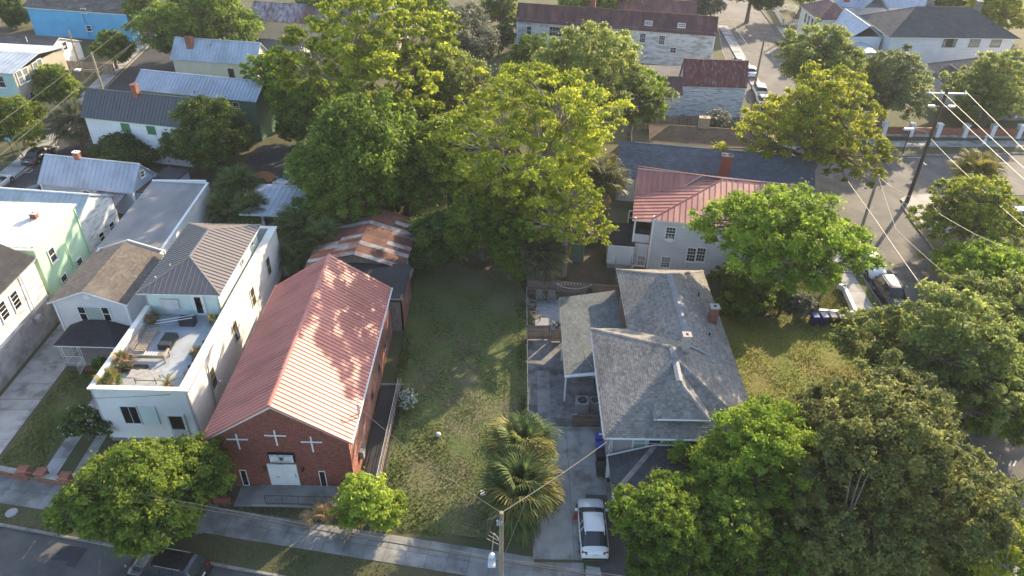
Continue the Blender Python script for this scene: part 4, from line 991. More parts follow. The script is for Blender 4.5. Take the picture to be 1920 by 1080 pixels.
tin_slopes(H, [([(-.3, -.2, 3.42), (c, -.2, 4.7), (c, H.D + .3, 4.7), (-.3, H.D + .3, 3.42)], (0, 1)), ([(H.W + .3, -.2, 3.42), (H.W + .3, H.D + .3, 3.42), (c, H.D + .3, 4.7), (c, -.2, 4.7)], (0, 1))], [1, 0, 0, 1, 0, 1, 0, 0, 0, 1, 0, 0])

# ------------------------------------------------------------------ white flat-roofed house with roof terrace
H = House('white_terrace_house', 'white stucco house with a roof terrace and a brown hipped metal roof at the back', -29.75, 38.7, -.6, 6.9, 22.6)
WH = H; TZ, PZ = 4.45, 5.4
for a, b in (((0, 0), (H.W, 0)), ((H.W, 0), (H.W, H.D)), ((H.W, H.D), (0, H.D)), ((0, H.D), (0, 0))): H.wall(a, b, .4, PZ - .1, None, False)
H.finish_walls(MAT['stucco_white'])
part_box(H, 'foundation', (.05, .05, 0), (H.W - .05, H.D - .05, .4), 'concrete_old')
q = MB(); M = Matrix.Translation(H.w(0, 0, 0)) @ Matrix.Rotation(H.r, 4, 'Z')
q.box((-.12, -.12, PZ - .1), (H.W + .12, .30, PZ), 0, 0, M); q.box((H.W - .62, .302, PZ - .1), (H.W + .12, H.D + .1, PZ), 0, 0, M); q.box((-.12, .302, PZ - .1), (.30, 9.75, PZ), 0, 0, M); q.box((.302, H.D - .35, PZ - .1), (H.W - .622, H.D + .1, PZ - .002), 0, 0, M)
q.build('coping', MAT['coping_white'], H.o)
q = MB(); q.box((.15, .2, TZ), (.25, 9.75, PZ - .1), 0, 0, M); q.box((H.W - .6, .2, TZ), (H.W - .5, 9.75, PZ - .1), 0, 0, M); q.box((.25, .2, TZ), (H.W - .6, .28, PZ - .1), 0, 0, M); q.build('parapet', MAT['stucco_white'], H.o)
part_box(H, 'terrace_deck', (.1, .1, TZ - .15), (H.W - .15, 9.8, TZ), 'terrace_floor')
q = MB(); q.path([H.w(H.W + .10, -.1, PZ - .16), H.w(H.W + .06, 8.2, PZ - .16)], [.03, .03], 5); q.build('coping_shadow', MAT['black_metal'], H.o)  # black strip drawn as the shadow line under the coping
q = MB(); q.path([H.w(H.W + .10, 8.4, PZ - .2), H.w(H.W + .06, 21.5, PZ - .2)], [.012, .012], 5); q.build('cable', MAT['wire_dark'], H.o)
pipe(H, 'downpipe', [(H.W + .1, 3.5, 4.6), (H.W + .1, 3.4, 4.2), (H.W + .1, 3.0, .5)], .05, 'ac_grey')
# upper storey
U0, V0, U1, V1 = .05, 9.85, H.W - .95, 20.2
mbw = MB(); mbs = MB()
for a, b in (((U0, V0), (U1, V0)), ((U1, V0), (U1, V1)), ((U1, V1), (U0, V1)), ((U0, V1), (U0, V0))):
    A, B = H.w(*a), H.w(*b); pts = [Vector((A.x, A.y, TZ)), Vector((B.x, B.y, TZ)), Vector((B.x, B.y, 6.8)), Vector((A.x, A.y, 6.8))]; n = (B - A).cross(Vector((0, 0, 1))).normalized()
    mbw.slab(pts, -n * .15)
mbw.build('upper_wall', MAT['mint_wall'], H.o)
H.hip_roof(6.8, 8.2, 'seam', MAT['roof_brown_metal'], .38, MAT['roof_grey_metal'], U0, V0, U1, V1, width=.42, rib=.05, rw=.045, ind=True)
q = MB()
for a, b in (((U0 - .4, V0 - .4), (U1 + .4, V0 - .4)), ((U1 + .4, V0 - .4), (U1 + .4, V1 + .4))): q.path([H.w(*a, 6.74), H.w(*b, 6.74)], [.06, .06], 4)
q.build('fascia', MAT['white_trim'], H.o)
for u, v, z in ((1.4, 12.4, 7.5), (.7, 11.0, 7.2)): q = MB(); q.tube(H.w(u, v, z - .2), H.w(u, v, z + .22), .05, n=8); q.build('vent_pipe', MAT['white_trim'], H.roof)
wp(H, 'F', 374, 573, .72, 1.95, 'white_trim', 'glass_black', v0=V0, kind='slim', fn=lambda par, P, rz, w, h, fm, gm, **k: door(par, Vector((P.x, P.y, TZ + .02)), rz, .85, 2.05, fm, fm, MAT['glass_black'], False, True, 'white terrace door with one tall dark pane'))
u, z = hit(H, 'F', 319, 570, v0=V0); tv = part_box(H, 'covered_screen', (u - .75, V0 - .16, z - .35), (u + .75, V0 - .04, z + .55), 'tarp'); tv['label'] = 'pale cover hanging over a wall screen'
q = MB(); pts = [(-.5, -.36), (-.15, -.62), (.25, -.66), (.55, -.40), (.72, -.34)]
q.slab([H.w(u + a, V0 - .2, z + b) for a, b in [(-.7, -.3)] + pts + [(.72, -.25)]], H.vec(0, .05)); q.build('cover_hem', MAT['tarp'], tv)
for px, py in ((503, 499), (474, 556), (442, 622), (399, 709)): wp(H, 'R', px, py, .85, 1.75, 'stucco_white', 'glass_brown', kind='sash', d=.03, sill=False)
for px, py in ((471, 456), (453, 490)): wp(H, 'R', px, py, .55, .5, 'white_trim', 'glass_black', kind='slim', u1=U1, d=.05)
u, z = hit(H, 'F', 246, 777); H.win('F', u, z - .85, 1.15, 1.7, MAT['white_trim'], MAT['glass_black'], kind='slim', cols=2)
part_box(H, 'shutter', (u + .72, -.09, z - .87), (u + 1.95, -.04, z + .87), 'mint_wall')
u, z = hit(H, 'F', 330, 784); d = door(H.o, H.w(u, -.03, .55), H.r, 1.15, 2.35, MAT['white_trim'], MAT['white_trim'], None, False, False, 'white front door with a dark upper pane and slatted lower half')
q = MB(); q.box((-.48, -.064, 1.0), (.48, -.052, 2.28)); put('pane', q.mesh('pane', MAT['glass_black']), d, (0, 0, 0), 0)
for i in range(7): q = MB(); q.box((-.5, -.075, .18 + .11 * i), (.5, -.052, .24 + .11 * i)); put('slat', q.mesh('slat', MAT['white_trim']), d, (0, 0, 0), 0)
q = MB(); q.box((-.5, -.054, .14), (.5, -.0515, .95)); put('slat_backing', q.mesh('b', MAT['glass_black']), d, (0, 0, 0), 0)
for vv, z in ((4.6, 1.6), (9.4, 2.6)): part_box(H, 'vent_hood', (H.W + .01, vv, z), (H.W + .16, vv + .18, z + .4), 'white_trim')

# ------------------------------------------------------------------ rose-grey gabled house with porch
H = House('gabled_house', 'small pale lilac gabled house with a brown shingle roof and a little front porch', -38.0, 49.55, -1, 5.95, 8.0)
H.box_walls(.3, 5.0, 'v', 6.05, 'FR', .2); H.corners(.3, 5.0, wd=.09); H.finish_walls(MAT['pale_siding'], None, MAT['white_trim'])
H.gable_roof(5.0, 6.15, 'v', 'shingle', MAT['shingle_brown'], .32, .3, MAT['white_trim'], v1=7.0, course=.2, tab=.3)
q = MB()
for sgn in (-1, 1): a, b = H.w(2.975 + sgn * 3.35, -.32, 4.80), H.w(2.975, -.32, 6.06); q.path([a, b], [.07, .07], 4)
q.build('rake_board', MAT['white_trim'], H.roof)
u, z = hit(H, 'F', 178, 587); H.win('F', u, z - .7, 1.25, 1.35, MAT['white_trim'], MAT['blind'], kind='slim')
for s in (-1, 1): H.win('F', u + s * 1.0, z - .7, .55, 1.35, MAT['white_trim'], MAT['glass_black'])
part_box(H, 'gable_vent', (2.7, -.08, 5.2), (3.2, -.03, 5.6), 'white_trim'); part_box(H, 'porch_floor', (.8, -2.55, 0), (5.5, -.02, .2), 'ac_grey')
H.slopes([([(.6, -2.75, 2.35), (5.85, -2.75, 2.35), (4.0, -.15, 3.1), (2.2, -.15, 3.1)], (1, 0)), ([(5.85, -2.75, 2.35), (5.85, .0, 2.35), (4.0, -.15, 3.1)], (0, 1)), ([(.6, 0, 2.35), (.6, -2.75, 2.35), (2.2, -.15, 3.1)], (0, 1))], 'shingle', MAT['shingle_black'], MAT['white_trim'], course=.2, tab=.3)
for u_, v_ in ((.9, -2.5), (2.4, -2.5), (5.4, -2.5)):
    q = MB()
    for dx in (-.11, .11): q.tube(H.w(u_ + dx, v_, .2), H.w(u_ + dx, v_, 2.27), .025, n=5)
    for k in range(6): q.tube(H.w(u_ - .11, v_, .22 + .33 * k), H.w(u_ + .11, v_, .5 + .33 * k), .015, n=4)
    q.build('porch_post', MAT['white_trim'], H.o)
rail(H, 'railing', [H.w(.9, -2.5, .2), H.w(2.4, -2.5, .2)], .8, 'white_trim'); rail(H, 'railing', [H.w(.9, -2.5, .2), H.w(.9, -.1, .2)], .8, 'white_trim')
for i in range(2): part_box(H, 'step', (2.6, -2.85 - .3 * i, 0), (3.8, -2.56 - .3 * i, .16 - .07 * i), 'brick_red')
rail(H, 'railing', [H.w(2.5, -2.6, .2), H.w(2.5, -3.6, .0)], .85, 'white_trim')
wp(H, 'F', 172, 655, .9, 1.5, 'white_trim', 'glass_dark', kind='slim')

# ------------------------------------------------------------------ long flat membrane building
H = House('membrane_roof_building', 'long white walled building under a streaked grey flat roof', -38.9, 55.9, 1.2, 6.0, 16.6)
for a, b, z0, z1 in (((0, 0), (6, 0), 3.9, 3.9), ((6, 0), (6, 16.6), 3.9, 3.9), ((6, 16.6), (0, 16.6), 3.9, 4.2), ((0, 16.6), (0, 0), 4.0, 4.0)): H.wall(a, b, 0, z0, None, False)
H.finish_walls(MAT['stucco_white'])
H.slopes([([(0, -.1, 4.15), (5.85, -.1, 3.9), (5.85, 16.6, 3.9), (0, 16.6, 4.15)], (0, 1))], 'plain', MAT['roof_membrane'], thick=.2)
q = MB(); M = Matrix.Translation(H.w(0, 0, 0)) @ Matrix.Rotation(H.r, 4, 'Z'); q.box((5.8, -.1, 3.85), (6.05, 16.7, 4.0), 0, 0, M); q.box((0, 16.5, 3.9), (5.79, 16.7, 4.28), 0, 0, M); q.build('parapet', MAT['stucco_white'], H.o)
q = MB(); q.tube(H.w(.6, 12.2, 4.1), H.w(.6, 12.2, 4.5), .04); q.tube(H.w(.6, 12.2, 4.4), H.w(.8, 12.2, 4.4), .03); q.build('vent_pipe', MAT['ac_grey'], H.roof)

# ------------------------------------------------------------------ mint green house, old white house, white metal-roof house
H = House('mint_house', 'mint green two storey house with a cream metal roof and white windows', -52.2, 54.7, -1.5, 10.6, 6.9)
H.box_walls(0, 6.9, None, None, 'FR', .16); H.corners(0, 6.9, pts=((10.6, 0), (10.6, 6.9)), wd=.09); H.finish_walls(MAT['mint_siding'], None, MAT['mint_siding'])
H.slopes([([(-.3, -.35, 6.85), (10.9, -.35, 6.85), (10.9, 7.1, 7.35), (-.3, 7.1, 7.35)], (1, 0))], 'seam', MAT['roof_cream_metal'], width=.7, rib=.03, ind=False)
H.slopes([([(-.2, -1.5, 5.6), (10.7, -1.5, 5.6), (10.7, -.04, 6.1), (-.2, -.04, 6.1)], (1, 0))], 'seam', MAT['roof_light_metal'], width=.7)
for px, py in ((97, 478), (150, 496), (121, 527)): wp(H, 'R', px, py, .8, 1.25, 'white_trim', 'glass_dark', off=.03)
H.chimney(8.3, 4.6, 7.1, 7.65, .55, .45, MAT['brick_orange'], MAT['white_trim'])
pipe(H, 'downpipe', [(10.72, 3.9, 5.0), (10.72, 3.9, 2.0)], .05, 'mint_siding')
H = House('old_white_house', 'old white boarded house on a grey block base at the left edge', -50.5, 40.0, 0, 9.4, 13.2)
bz = 2.7
H.wall((9.4, 0), (9.4, 13.2), bz, 6.6, None, True, .2); H.wall((0, 0), (9.4, 0), 0, 6.6, None, False); H.wall((9.4, 13.2), (0, 13.2), 0, 6.6, None, False)
H.finish_walls(MAT['white_siding'], MAT['weathered_siding']); part_box(H, 'block_base', (9.1, 0, 0), (9.55, 13.2, bz), 'block_wall')
H.gable_roof(6.6, 9.2, 'v', 'shingle', MAT['shingle_black'], .15, .2, MAT['wood_grey'], course=.3, tab=.5)
for px, py in ((28, 563), (5, 583)): wp(H, 'R', px, py, .85, 1.5, 'white_trim', 'glass_black', cols=1, rows=4)
pipe(H, 'downpipe', [(9.6, 4.1, 3.4), (9.6, 3.8, 2.0), (9.65, 3.3, .2)], .06, 'white_trim'); pipe(H, 'downpipe', [(9.56, 10.9, 6.4), (9.6, 10.8, 3.0)], .05, 'white_trim')
q = MB(); q.lathe([(.34, 0), (.42, .25), (.34, .5)], (0, 0, 0), 6); u, z = hit(H, 'R', 62, 597); o = put('wall_vent', q.mesh('v', MAT['lamp_grey']), H.o, H.w(9.6, u, z) - parent_off(H.o), 0); o.rotation_euler = (0, radians(90), 0)
H = House('white_metal_roof_house', 'low white house with a stained pale metal roof behind the mint house', -59.0, 64.4, -6, 16.2, 6.4)
H.box_walls(0, 4.2, 'u', 5.9, 'R', .18); H.finish_walls(MAT['white_siding'], MAT['weathered_blue_siding'])
H.gable_roof(4.2, 5.95, 'u', 'seam', MAT['roof_light_metal'], .2, .15, width=.6)
for px, py in ((190, 444), (209, 425)): wp(H, 'R', px, py, .75, .9, 'white_trim', 'glass_black')
# ------------------------------------------------------------------ light blue house
H = uhouse('light_blue_house', 'light blue cottage with a pale metal roof and a small brick chimney', (70, 344), (249, 363), 2.9, (258, 309), .25, .2, zr=5.3, half=2.4)
H.box_walls(0, H.ze, 'u', H.zr - .1, 'FR', .16); H.corners(0, H.ze - .05, wd=.09); H.finish_walls(MAT['lightblue_siding'], None, MAT['white_trim'])
H.gable_roof(H.ze, H.zr, 'u', 'seam', MAT['roof_light_metal'], .25, .2, width=.55)
H.chimney(3.9, H.D / 2, 4.9, 5.95, .6, .45, MAT['brick_orange'], MAT['white_trim'])
for px, py, w in ((163, 363, .8), (186, 365, .7)): wp(H, 'F', px, py, w, .7, 'white_trim', 'glass_black')
wp(H, 'R', 266, 326, .6, .6, 'white_trim', 'glass_black'); wp(H, 'R', 262, 367, .6, .9, 'white_trim', 'glass_black')
H.slopes([([(7.0, -2.3, 2.2), (10.4, -2.3, 2.2), (10.4, -.04, 2.75), (7.0, -.04, 2.75)], (1, 0))], 'seam', MAT['tin_silver'], width=.5)
for uu in (7.1, 10.3): part_box(H, 'porch_post', (uu - .05, -2.25, 0), (uu + .05, -2.15, 2.2), 'white_trim')
u2 = part_box(H, 'rear_block', (11.25, .6, 0), (14.0, 6.5, 2.6), 'lightblue_siding'); part_box(H, 'block_roof', (11.2, .5, 2.6), (14.1, 6.6, 2.75), 'asphalt_dark')

# ------------------------------------------------------------------ white house with green shutters
H = uhouse('shuttered_house', 'white clapboard house with closed green shutters and a dark ribbed metal roof', (150, 219), (345, 239.5), 5.4, (162, 165), .35, .3)
H.box_walls(0, H.ze, 'u', H.zr - .1, 'FR', .17); H.finish_walls(MAT['white_siding'])
H.gable_roof(H.ze, H.zr, 'u', 'seam', MAT['roof_grey_metal'], .35, .3, MAT['shutter_green'], width=.45, rib=.05)
H.chimney(6.6, H.D / 2 - .1, 7.0, 9.2, .7, .6, MAT['brick_orange'], None, 2)
for px, py in ((236, 239), (284, 244)):
    u, z = hit(H, 'F', px, py)
    for s in (-1, 1): q = part_box(H, 'shutter', (u + s * .3 - .28, -.09, z - .55), (u + s * .3 + .28, -.04, z + .55), 'shutter_green')
# ------------------------------------------------------------------ green house with bright roof
H = uhouse('green_house', 'dark green clapboard house with a bright blue white metal roof', (246, 168), (480, 192), 5.5, (260, 133), .3, .3, half=2.9)
H.box_walls(0, H.ze, 'u', H.zr - .1, 'FR', .2); H.finish_walls(MAT['green_siding'])
H.gable_roof(H.ze, H.zr, 'u', 'seam', MAT['roof_light_metal'], .3, .3, MAT['shutter_green'], width=.5, rib=.05)
for px, py in ((443, 197), (454, 241)): wp(H, 'F', px, py, .8, .7, 'white_trim', 'glass_black', kind='slim')
H = uhouse('cream_house', 'cream house with a pale blue metal roof and a brick chimney', (318, 111), (480, 123), 4.0, (328, 69), .3, .3)
H.box_walls(0, H.ze, 'u', H.zr - .1, 'FR', .2); H.finish_walls(MAT['cream_siding'])
H.gable_roof(H.ze, H.zr, 'u', 'seam', MAT['roof_light_metal'], .3, .3, width=.55)
H.chimney(2.6, 1.4, 5.0, 7.0, 1.0, .7, MAT['brick_orange'])
wp(H, 'F', 434, 137, .8, 1.3, 'black_metal', 'glass_dark', kind='slim', cols=2, rows=3)
# ------------------------------------------------------------------ bright blue house and neighbours far left
H = House('bright_blue_house', 'bright sky blue two storey house with a brown roof at the far left corner', -87.3, 136.5, -10, 19.5, 9)
H.box_walls(0, 5.2, 'u', 8.2, 'FR', .25); H.finish_walls(MAT['blue_siding'])
H.gable_roof(5.2, 8.2, 'u', 'shingle', MAT['shingle_brown'], .4, .3, MAT['white_trim'], course=.5, tab=.9)
wp(H, 'F', 157, 20, .9, .7, 'white_trim', 'glass_black'); wp(H, 'F', 167, 53, .9, .9, 'white_trim', 'glass_black'); pipe(H, 'downpipe', [(11, -.1, 5), (11, -.1, .3)], .06, 'blue_siding')
H = House('low_white_house', 'single storey white house with a dark grey shingle roof beside the bright blue house', -88.0, 117.8, -9, 14.0, 9)
H.box_walls(0, 2.9, 'u', 4.6, 'FR', .2); H.finish_walls(MAT['white_siding'])
H.gable_roof(2.9, 4.7, 'u', 'shingle', MAT['shingle_far'], .4, .3, MAT['white_trim'], course=.4, tab=.7)
for px, py in ((108, 93), (121, 86)): wp(H, 'R', px, py, .9, 1.2, 'white_trim', 'glass_dark')
q = MB(); q.tube(H.w(9.6, 3.0, 3.5), H.w(9.6, 3.0, 5.0), .06); q.build('vent_pipe', MAT['white_trim'], H.roof)
H = House('sunlit_house', 'tall pale mint house with a sunlit cream side and pairs of sash windows', -81.0, 99.5, -6, 13.3, 11.0)
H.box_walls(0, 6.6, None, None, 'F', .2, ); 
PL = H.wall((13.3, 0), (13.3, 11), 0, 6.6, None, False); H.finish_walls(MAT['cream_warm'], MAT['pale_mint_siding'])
H.slopes([([(-.4, -.4, 6.7), (13.7, -.4, 6.7), (13.7, 5.5, 7.6), (-.4, 5.5, 7.6)], (1, 0)), ([(-.4, 11.4, 6.7), (-.4, 5.5, 7.6), (13.7, 5.5, 7.6), (13.7, 11.4, 6.7)], (1, 0))], 'seam', MAT['roof_light_metal'], width=.7)
for px, py in ((37, 145), (48, 140), (67, 129), (75, 123)): wp(H, 'R', px, py, .9, 1.7, 'white_trim', 'glass_pale')
wp(H, 'F', 3, 153, .9, 1.5, 'white_trim', 'glass_dark'); wp(H, 'R', 63, 185, .9, 1.9, 'white_trim', 'glass_dark')
H = House('rusty_roof_house', 'cream house under a long rust streaked tin roof among the trees', -47.5, 134.5, -9, 27, 8)
H.box_walls(0, 4.2, 'u', 5.6, 'F', .25); H.finish_walls(MAT['cream_siding'])
H.gable_roof(4.2, 6.1, 'u', 'seam', mat('roof_streaked', (.40, .40, .43), (.15, .06, .055), 1.4, .6, c3=(.14, .055, .05), s3=.12, f3=.9, stretch=(1.2, .25, 1)), .3, .3, width=.6)
H = House('slate_shed', 'dark blue grey shed with a low metal roof between the trees', -54, 121.5, -9, 19, 6)
H.box_walls(0, 3.0, 'u', 4.2, 'F', .25); H.finish_walls(MAT['grey_siding'])
H.gable_roof(3.0, 4.3, 'u', 'seam', MAT['roof_grey_metal'], .3, .3, width=.6)
H = House('white_roof_house', 'house with a plain white roof at the top edge', -41, 148, -9, 22, 9)
H.box_walls(0, 3.5, 'u', 5.2, 'F', .3); H.finish_walls(MAT['cream_siding'])
H.gable_roof(3.5, 5.4, 'u', 'seam', MAT['roof_cream_metal'], .3, .3, width=.7)

# ------------------------------------------------------------------ far long weathered house with maroon roof
H = uhouse('long_weathered_house', 'very long weathered white house with a maroon metal roof and small attic windows', (967, 39), (1343, 67), 5.6, (972, 5), .3, .2)
H.box_walls(0, H.ze, 'u', H.zr - .1, 'FR', .22); H.corners(0, H.ze - .05, wd=.12); H.finish_walls(MAT['white_siding'], MAT['weathered_siding'], MAT['white_trim'])
H.gable_roof(H.ze, H.zr, 'u', 'seam', MAT['roof_maroon'], .3, .2, width=.6, tones=1)
for px, py, w, h, c_, r_ in ((992, 57, .75, 1.4, 1, 2), (1042, 59, 2.2, 1.5, 4, 3), (1205, 71, .9, 1.4, 3, 4), (1241, 75, .9, 1.4, 3, 4), (1262, 94, .9, .8, 2, 1), (1117, 62, 1.6, 1.2, 2, 2), (991, 95, .9, 1.4, 2, 2), (1158, 67, .9, 1.3, 2, 2)):
    wp(H, 'F', px, py, w, h, 'white_trim', 'glass_dark', cols=c_, rows=r_)
H.chimney(12.5, H.D / 2 + .8, 7.0, 9.6, .9, .8, MAT['brick_orange'])
for uu in (22.2, 27.6):
    dm = MB(); M = Matrix.Translation(H.w(0, 0, 0)) @ Matrix.Rotation(H.r, 4, 'Z'); dm.box((uu - .75, .35, 6.2), (uu + .75, 1.6, 7.15), 0, 0, M); d = dm.build('dormer', MAT['roof_maroon'], H.roof)
    window(H.roof, H.w(uu, .32, 6.4), H.r, 1.1, .55, MAT['white_trim'], MAT['glass_pale'], 4, 1)
H = uhouse('weathered_roof_house', 'white peeling clapboard house with a streaked dark red metal roof', (1279, 160), (1401, 164), 4.6, (1282, 110), .2, .2)
H.box_walls(0, H.ze, 'u', H.zr - .1, 'FR', .2); H.corners(0, H.ze - .05, wd=.1); H.finish_walls(MAT['white_siding'], MAT['weathered_blue_siding'], MAT['white_trim'])
H.gable_roof(H.ze, H.zr, 'u', 'seam', mat('roof_maroon_flecked', (.17, .040, .030), (.125, .032, .026), .8, .55, c3=(.34, .26, .24), s3=1.3, f3=.5, tone=.22, stretch=(3, .25, 1)), .2, .2, width=.5, tones=1)
H = House('low_wing', 'lower white wing with a maroon roof on the left of the streaked roof house', 18.2, 101.8, -3.5, 5.1, 5.4)
H.box_walls(0, 4.2, 'u', 5.2, 'FR', .2); H.finish_walls(MAT['white_siding'], MAT['weathered_blue_siding']); H.gable_roof(4.2, 5.6, 'u', 'seam', MAT['roof_maroon'], .2, .2, width=.5)
wp(H, 'F', 1252, 173, .8, 1.3, 'white_trim', 'glass_dark', cols=2, rows=2)
H = House('flat_grey_outbuilding', 'low outbuilding with a flat grey brown roof between two maroon roofs', 17.5, 109.0, -3.5, 15.5, 5.5)
H.box_walls(0, 3.2, None, None, '', .3); H.finish_walls(MAT['weathered_siding']); H.slopes([([(-.2, -.2, 3.2), (15.7, -.2, 3.2), (15.7, 5.7, 3.8), (-.2, 5.7, 3.8)], (1, 0))], 'plain', MAT['asphalt'])
H = House('maroon_roof_cottage', 'cottage with a maroon roof behind the long weathered house', 18.5, 141, -9, 14, 7)
H.box_walls(0, 4.4, 'u', 6, 'F', .3); H.finish_walls(MAT['cream_siding']); H.gable_roof(4.4, 6.4, 'u', 'seam', MAT['roof_maroon'], .3, .2, width=.6)
# ------------------------------------------------------------------ long slate-blue roof
A_, B_ = at(1163, 264, 5.4), at(1527, 296, 5.4); d_ = (B_ - A_).normalized(); n_ = Vector((-d_.y, d_.x, 0)); A_ = A_ + d_ * .25 - n_ * 4.7
H = House('slate_roof_house', 'long low building with a slate blue shingle roof behind the pink roofed house', A_.x, A_.y, degrees(atan2(d_.y, d_.x)), (at(1527, 296, 5.4) - at(1163, 264, 5.4)).length - .5, 9.4)
H.box_walls(0, 3.2, 'u', 5.2, 'LR', .25); H.finish_walls(MAT['grey_siding'])
H.gable_roof(3.2, 5.4, 'u', 'shingle', MAT['shingle_slate'], .3, .25, MAT['grey_siding'], course=.26, tab=.45)
H.chimney(11.8, 1.0, 3.6, 6.4, 1.15, .8, MAT['brick_red'], MAT['concrete_old'], 2)
H = House('tan_roof_house', 'house with tan shingle hips and a tan chimney behind the slate roof', 17.5, 88.4, -7, 15.5, 4.2)
H.box_walls(0, 3.0, None, None, '', .25); H.finish_walls(MAT['cream_siding'])
H.hip_roof(3.0, 4.2, 'shingle', MAT['shingle_tan'], .4, MAT['wood_tan'], course=.3, tab=.5)
H.chimney(6.3, 2.2, 3.8, 5.4, 1.3, .7, MAT['wood_tan'], MAT['wood_tan'])

# ------------------------------------------------------------------ white house with pink standing-seam roof (world coordinates)
H = House('pink_roof_house', 'white clapboard house with a rose red standing seam roof and a corner balcony', 11.95, 63.9, -10.5, 15.5, 9.0)
PK = H
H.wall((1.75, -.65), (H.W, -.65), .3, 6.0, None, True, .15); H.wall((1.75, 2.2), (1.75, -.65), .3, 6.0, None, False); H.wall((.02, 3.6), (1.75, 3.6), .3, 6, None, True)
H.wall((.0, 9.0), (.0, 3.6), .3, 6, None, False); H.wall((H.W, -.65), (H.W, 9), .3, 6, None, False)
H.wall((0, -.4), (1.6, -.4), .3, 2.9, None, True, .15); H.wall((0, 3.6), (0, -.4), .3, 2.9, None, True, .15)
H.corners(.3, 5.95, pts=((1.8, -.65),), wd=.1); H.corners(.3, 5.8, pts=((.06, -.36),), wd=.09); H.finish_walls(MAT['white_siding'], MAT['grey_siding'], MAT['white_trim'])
part_box(H, 'balcony_floor', (0, -.4, 2.9), (1.7, 3.6, 3.05), 'wood_grey')
q = MB(); M = Matrix.Translation(H.w(0, 0, 0)) @ Matrix.Rotation(H.r, 4, 'Z'); q.box((.1, -.38, 3.05), (1.65, -.30, 3.95), 0, 0, M); q.box((.0, -.38, 3.05), (.08, 3.5, 3.95), 0, 0, M); q.build('balcony_wall', MAT['grey_siding'], H.o)
part_box(H, 'balcony_back', (.1, 2.2, 3.05), (1.7, 2.3, 5.9), 'shingle_black'); window(H.o, H.w(.85, 2.15, 4.2), H.r, .9, 1.2, MAT['white_trim'], MAT['glass_dark'], 2, 3)
ze, zr = 6.05, 7.7
RP_ = [([(-.35, 3.5, ze), (2.2, 3.3, ze), (6.2, 6.4, zr), (-.35, 6.9, zr)], (1, 0)),
       ([(-.35, 3.5, ze), (-.3, -.7, ze), (1.5, -.95, ze), (8.3, 6.0, zr + .02), (6.2, 6.4, zr)], (0, 1)),
       ([(1.5, -.95, ze), (H.W + .3, -.95, ze), (H.W + .3, 6.0, zr), (8.3, 6.0, zr)], (1, 0)),
       ([(H.W + .3, 9.6, ze), (-.35, 9.6, ze), (-.35, 6.6, zr), (H.W + .3, 6.0, zr)], (1, 0))]
H.slopes(RP_, 'seam', MAT['roof_pink_metal'], MAT['white_trim'], width=.55, rib=.05, rw=.035, ind=True, tones=1, t=.02)
q = MB()
for a, b in (((1.5, -.95, ze), (8.3, 6.0, zr)), ((-.35, 6.9, zr), (8.3, 6.0, zr)), ((8.3, 6.0, zr), (H.W, 6.0, zr))): q.path([H.w(*a) + Vector((0, 0, .06)), H.w(*b) + Vector((0, 0, .06))], [.05, .05], 5)
q.build('ridge_cap', MAT['roof_pink_metal'], H.roof)
wp(H, 'F', 1257, 437, .85, 1.3, 'white_trim', 'glass_dark', v0=-.65, cols=3, rows=4); u, z = hit(H, 'F', 1256, 448, v0=-.65); part_box(H, 'window_air_conditioner', (u - .3, -.95, z - .2), (u + .3, -.7, z + .18), 'white_trim')
for px in (1296, 1314): wp(H, 'F', px, 477, .75, 1.5, 'white_trim', 'glass_dark', v0=-.65, cols=3, rows=4)
wp(H, 'F', 1248, 491, .8, 1.2, 'white_trim', 'glass_pale', v0=-.65, cols=3, rows=4); wp(H, 'F', 1202, 488, .7, 1.1, 'white_trim', 'curtain', v0=-.4, cols=2, rows=2)
for px, py in ((1380, 505), (1430, 512)): wp(H, 'F', px, py, .9, 1.4, 'white_trim', 'glass_dark', v0=-.65, cols=3, rows=4)
wp(H, 'F', 1185, 408, .6, 1.5, 'white_trim', 'glass_dark', v0=3.6)
AX = House('side_annex', 'small white annex with a black shingle roof left of the pink roofed house', 9.5, 63.2, -6, 2.6, 3.2, cat='annex')
AX.box_walls(.6, 2.9, None, None, 'FL', .15); AX.finish_walls(MAT['pale_siding']); AX.slopes([([(-.2, -.2, 2.9), (2.6, -.2, 2.9), (2.6, 3.3, 3.5), (-.2, 3.3, 3.5)], (1, 0))], 'shingle', MAT['shingle_black'], MAT['white_trim'], course=.2, tab=.3)
part_box(AX, 'foundation', (.1, .1, 0), (2.5, 3.1, .6), 'block_wall')
ST = thing('wood_stairs', 'leaning old wooden stair rails in front of the small annex', 'stairs', (11.3, 60.6, 0))
for i in range(6): q = MB(); q.box((10.2, 60.0 + .28 * i, .25 * i), (11.6, 60.26 + .28 * i, .06 + .25 * i)); q.build('step', MAT['wood_grey'], ST)
for dz in (.3, .6, .9):
    for x in (10.15, 11.65): q = MB(); q.path([(x, 59.8, dz), (x, 61.7, 1.5 + dz)], [.04, .04], 4); q.build('rail', MAT['wood_grey'], ST)
for i in range(5): q = MB(); q.path([(9.8 + .1 * i, 59.2 + .1 * i, .1), (11.9, 60.2 + .25 * i, 1.2 + .2 * i)], [.04, .04], 4); q.build('plank', MAT['wood_grey'], ST)
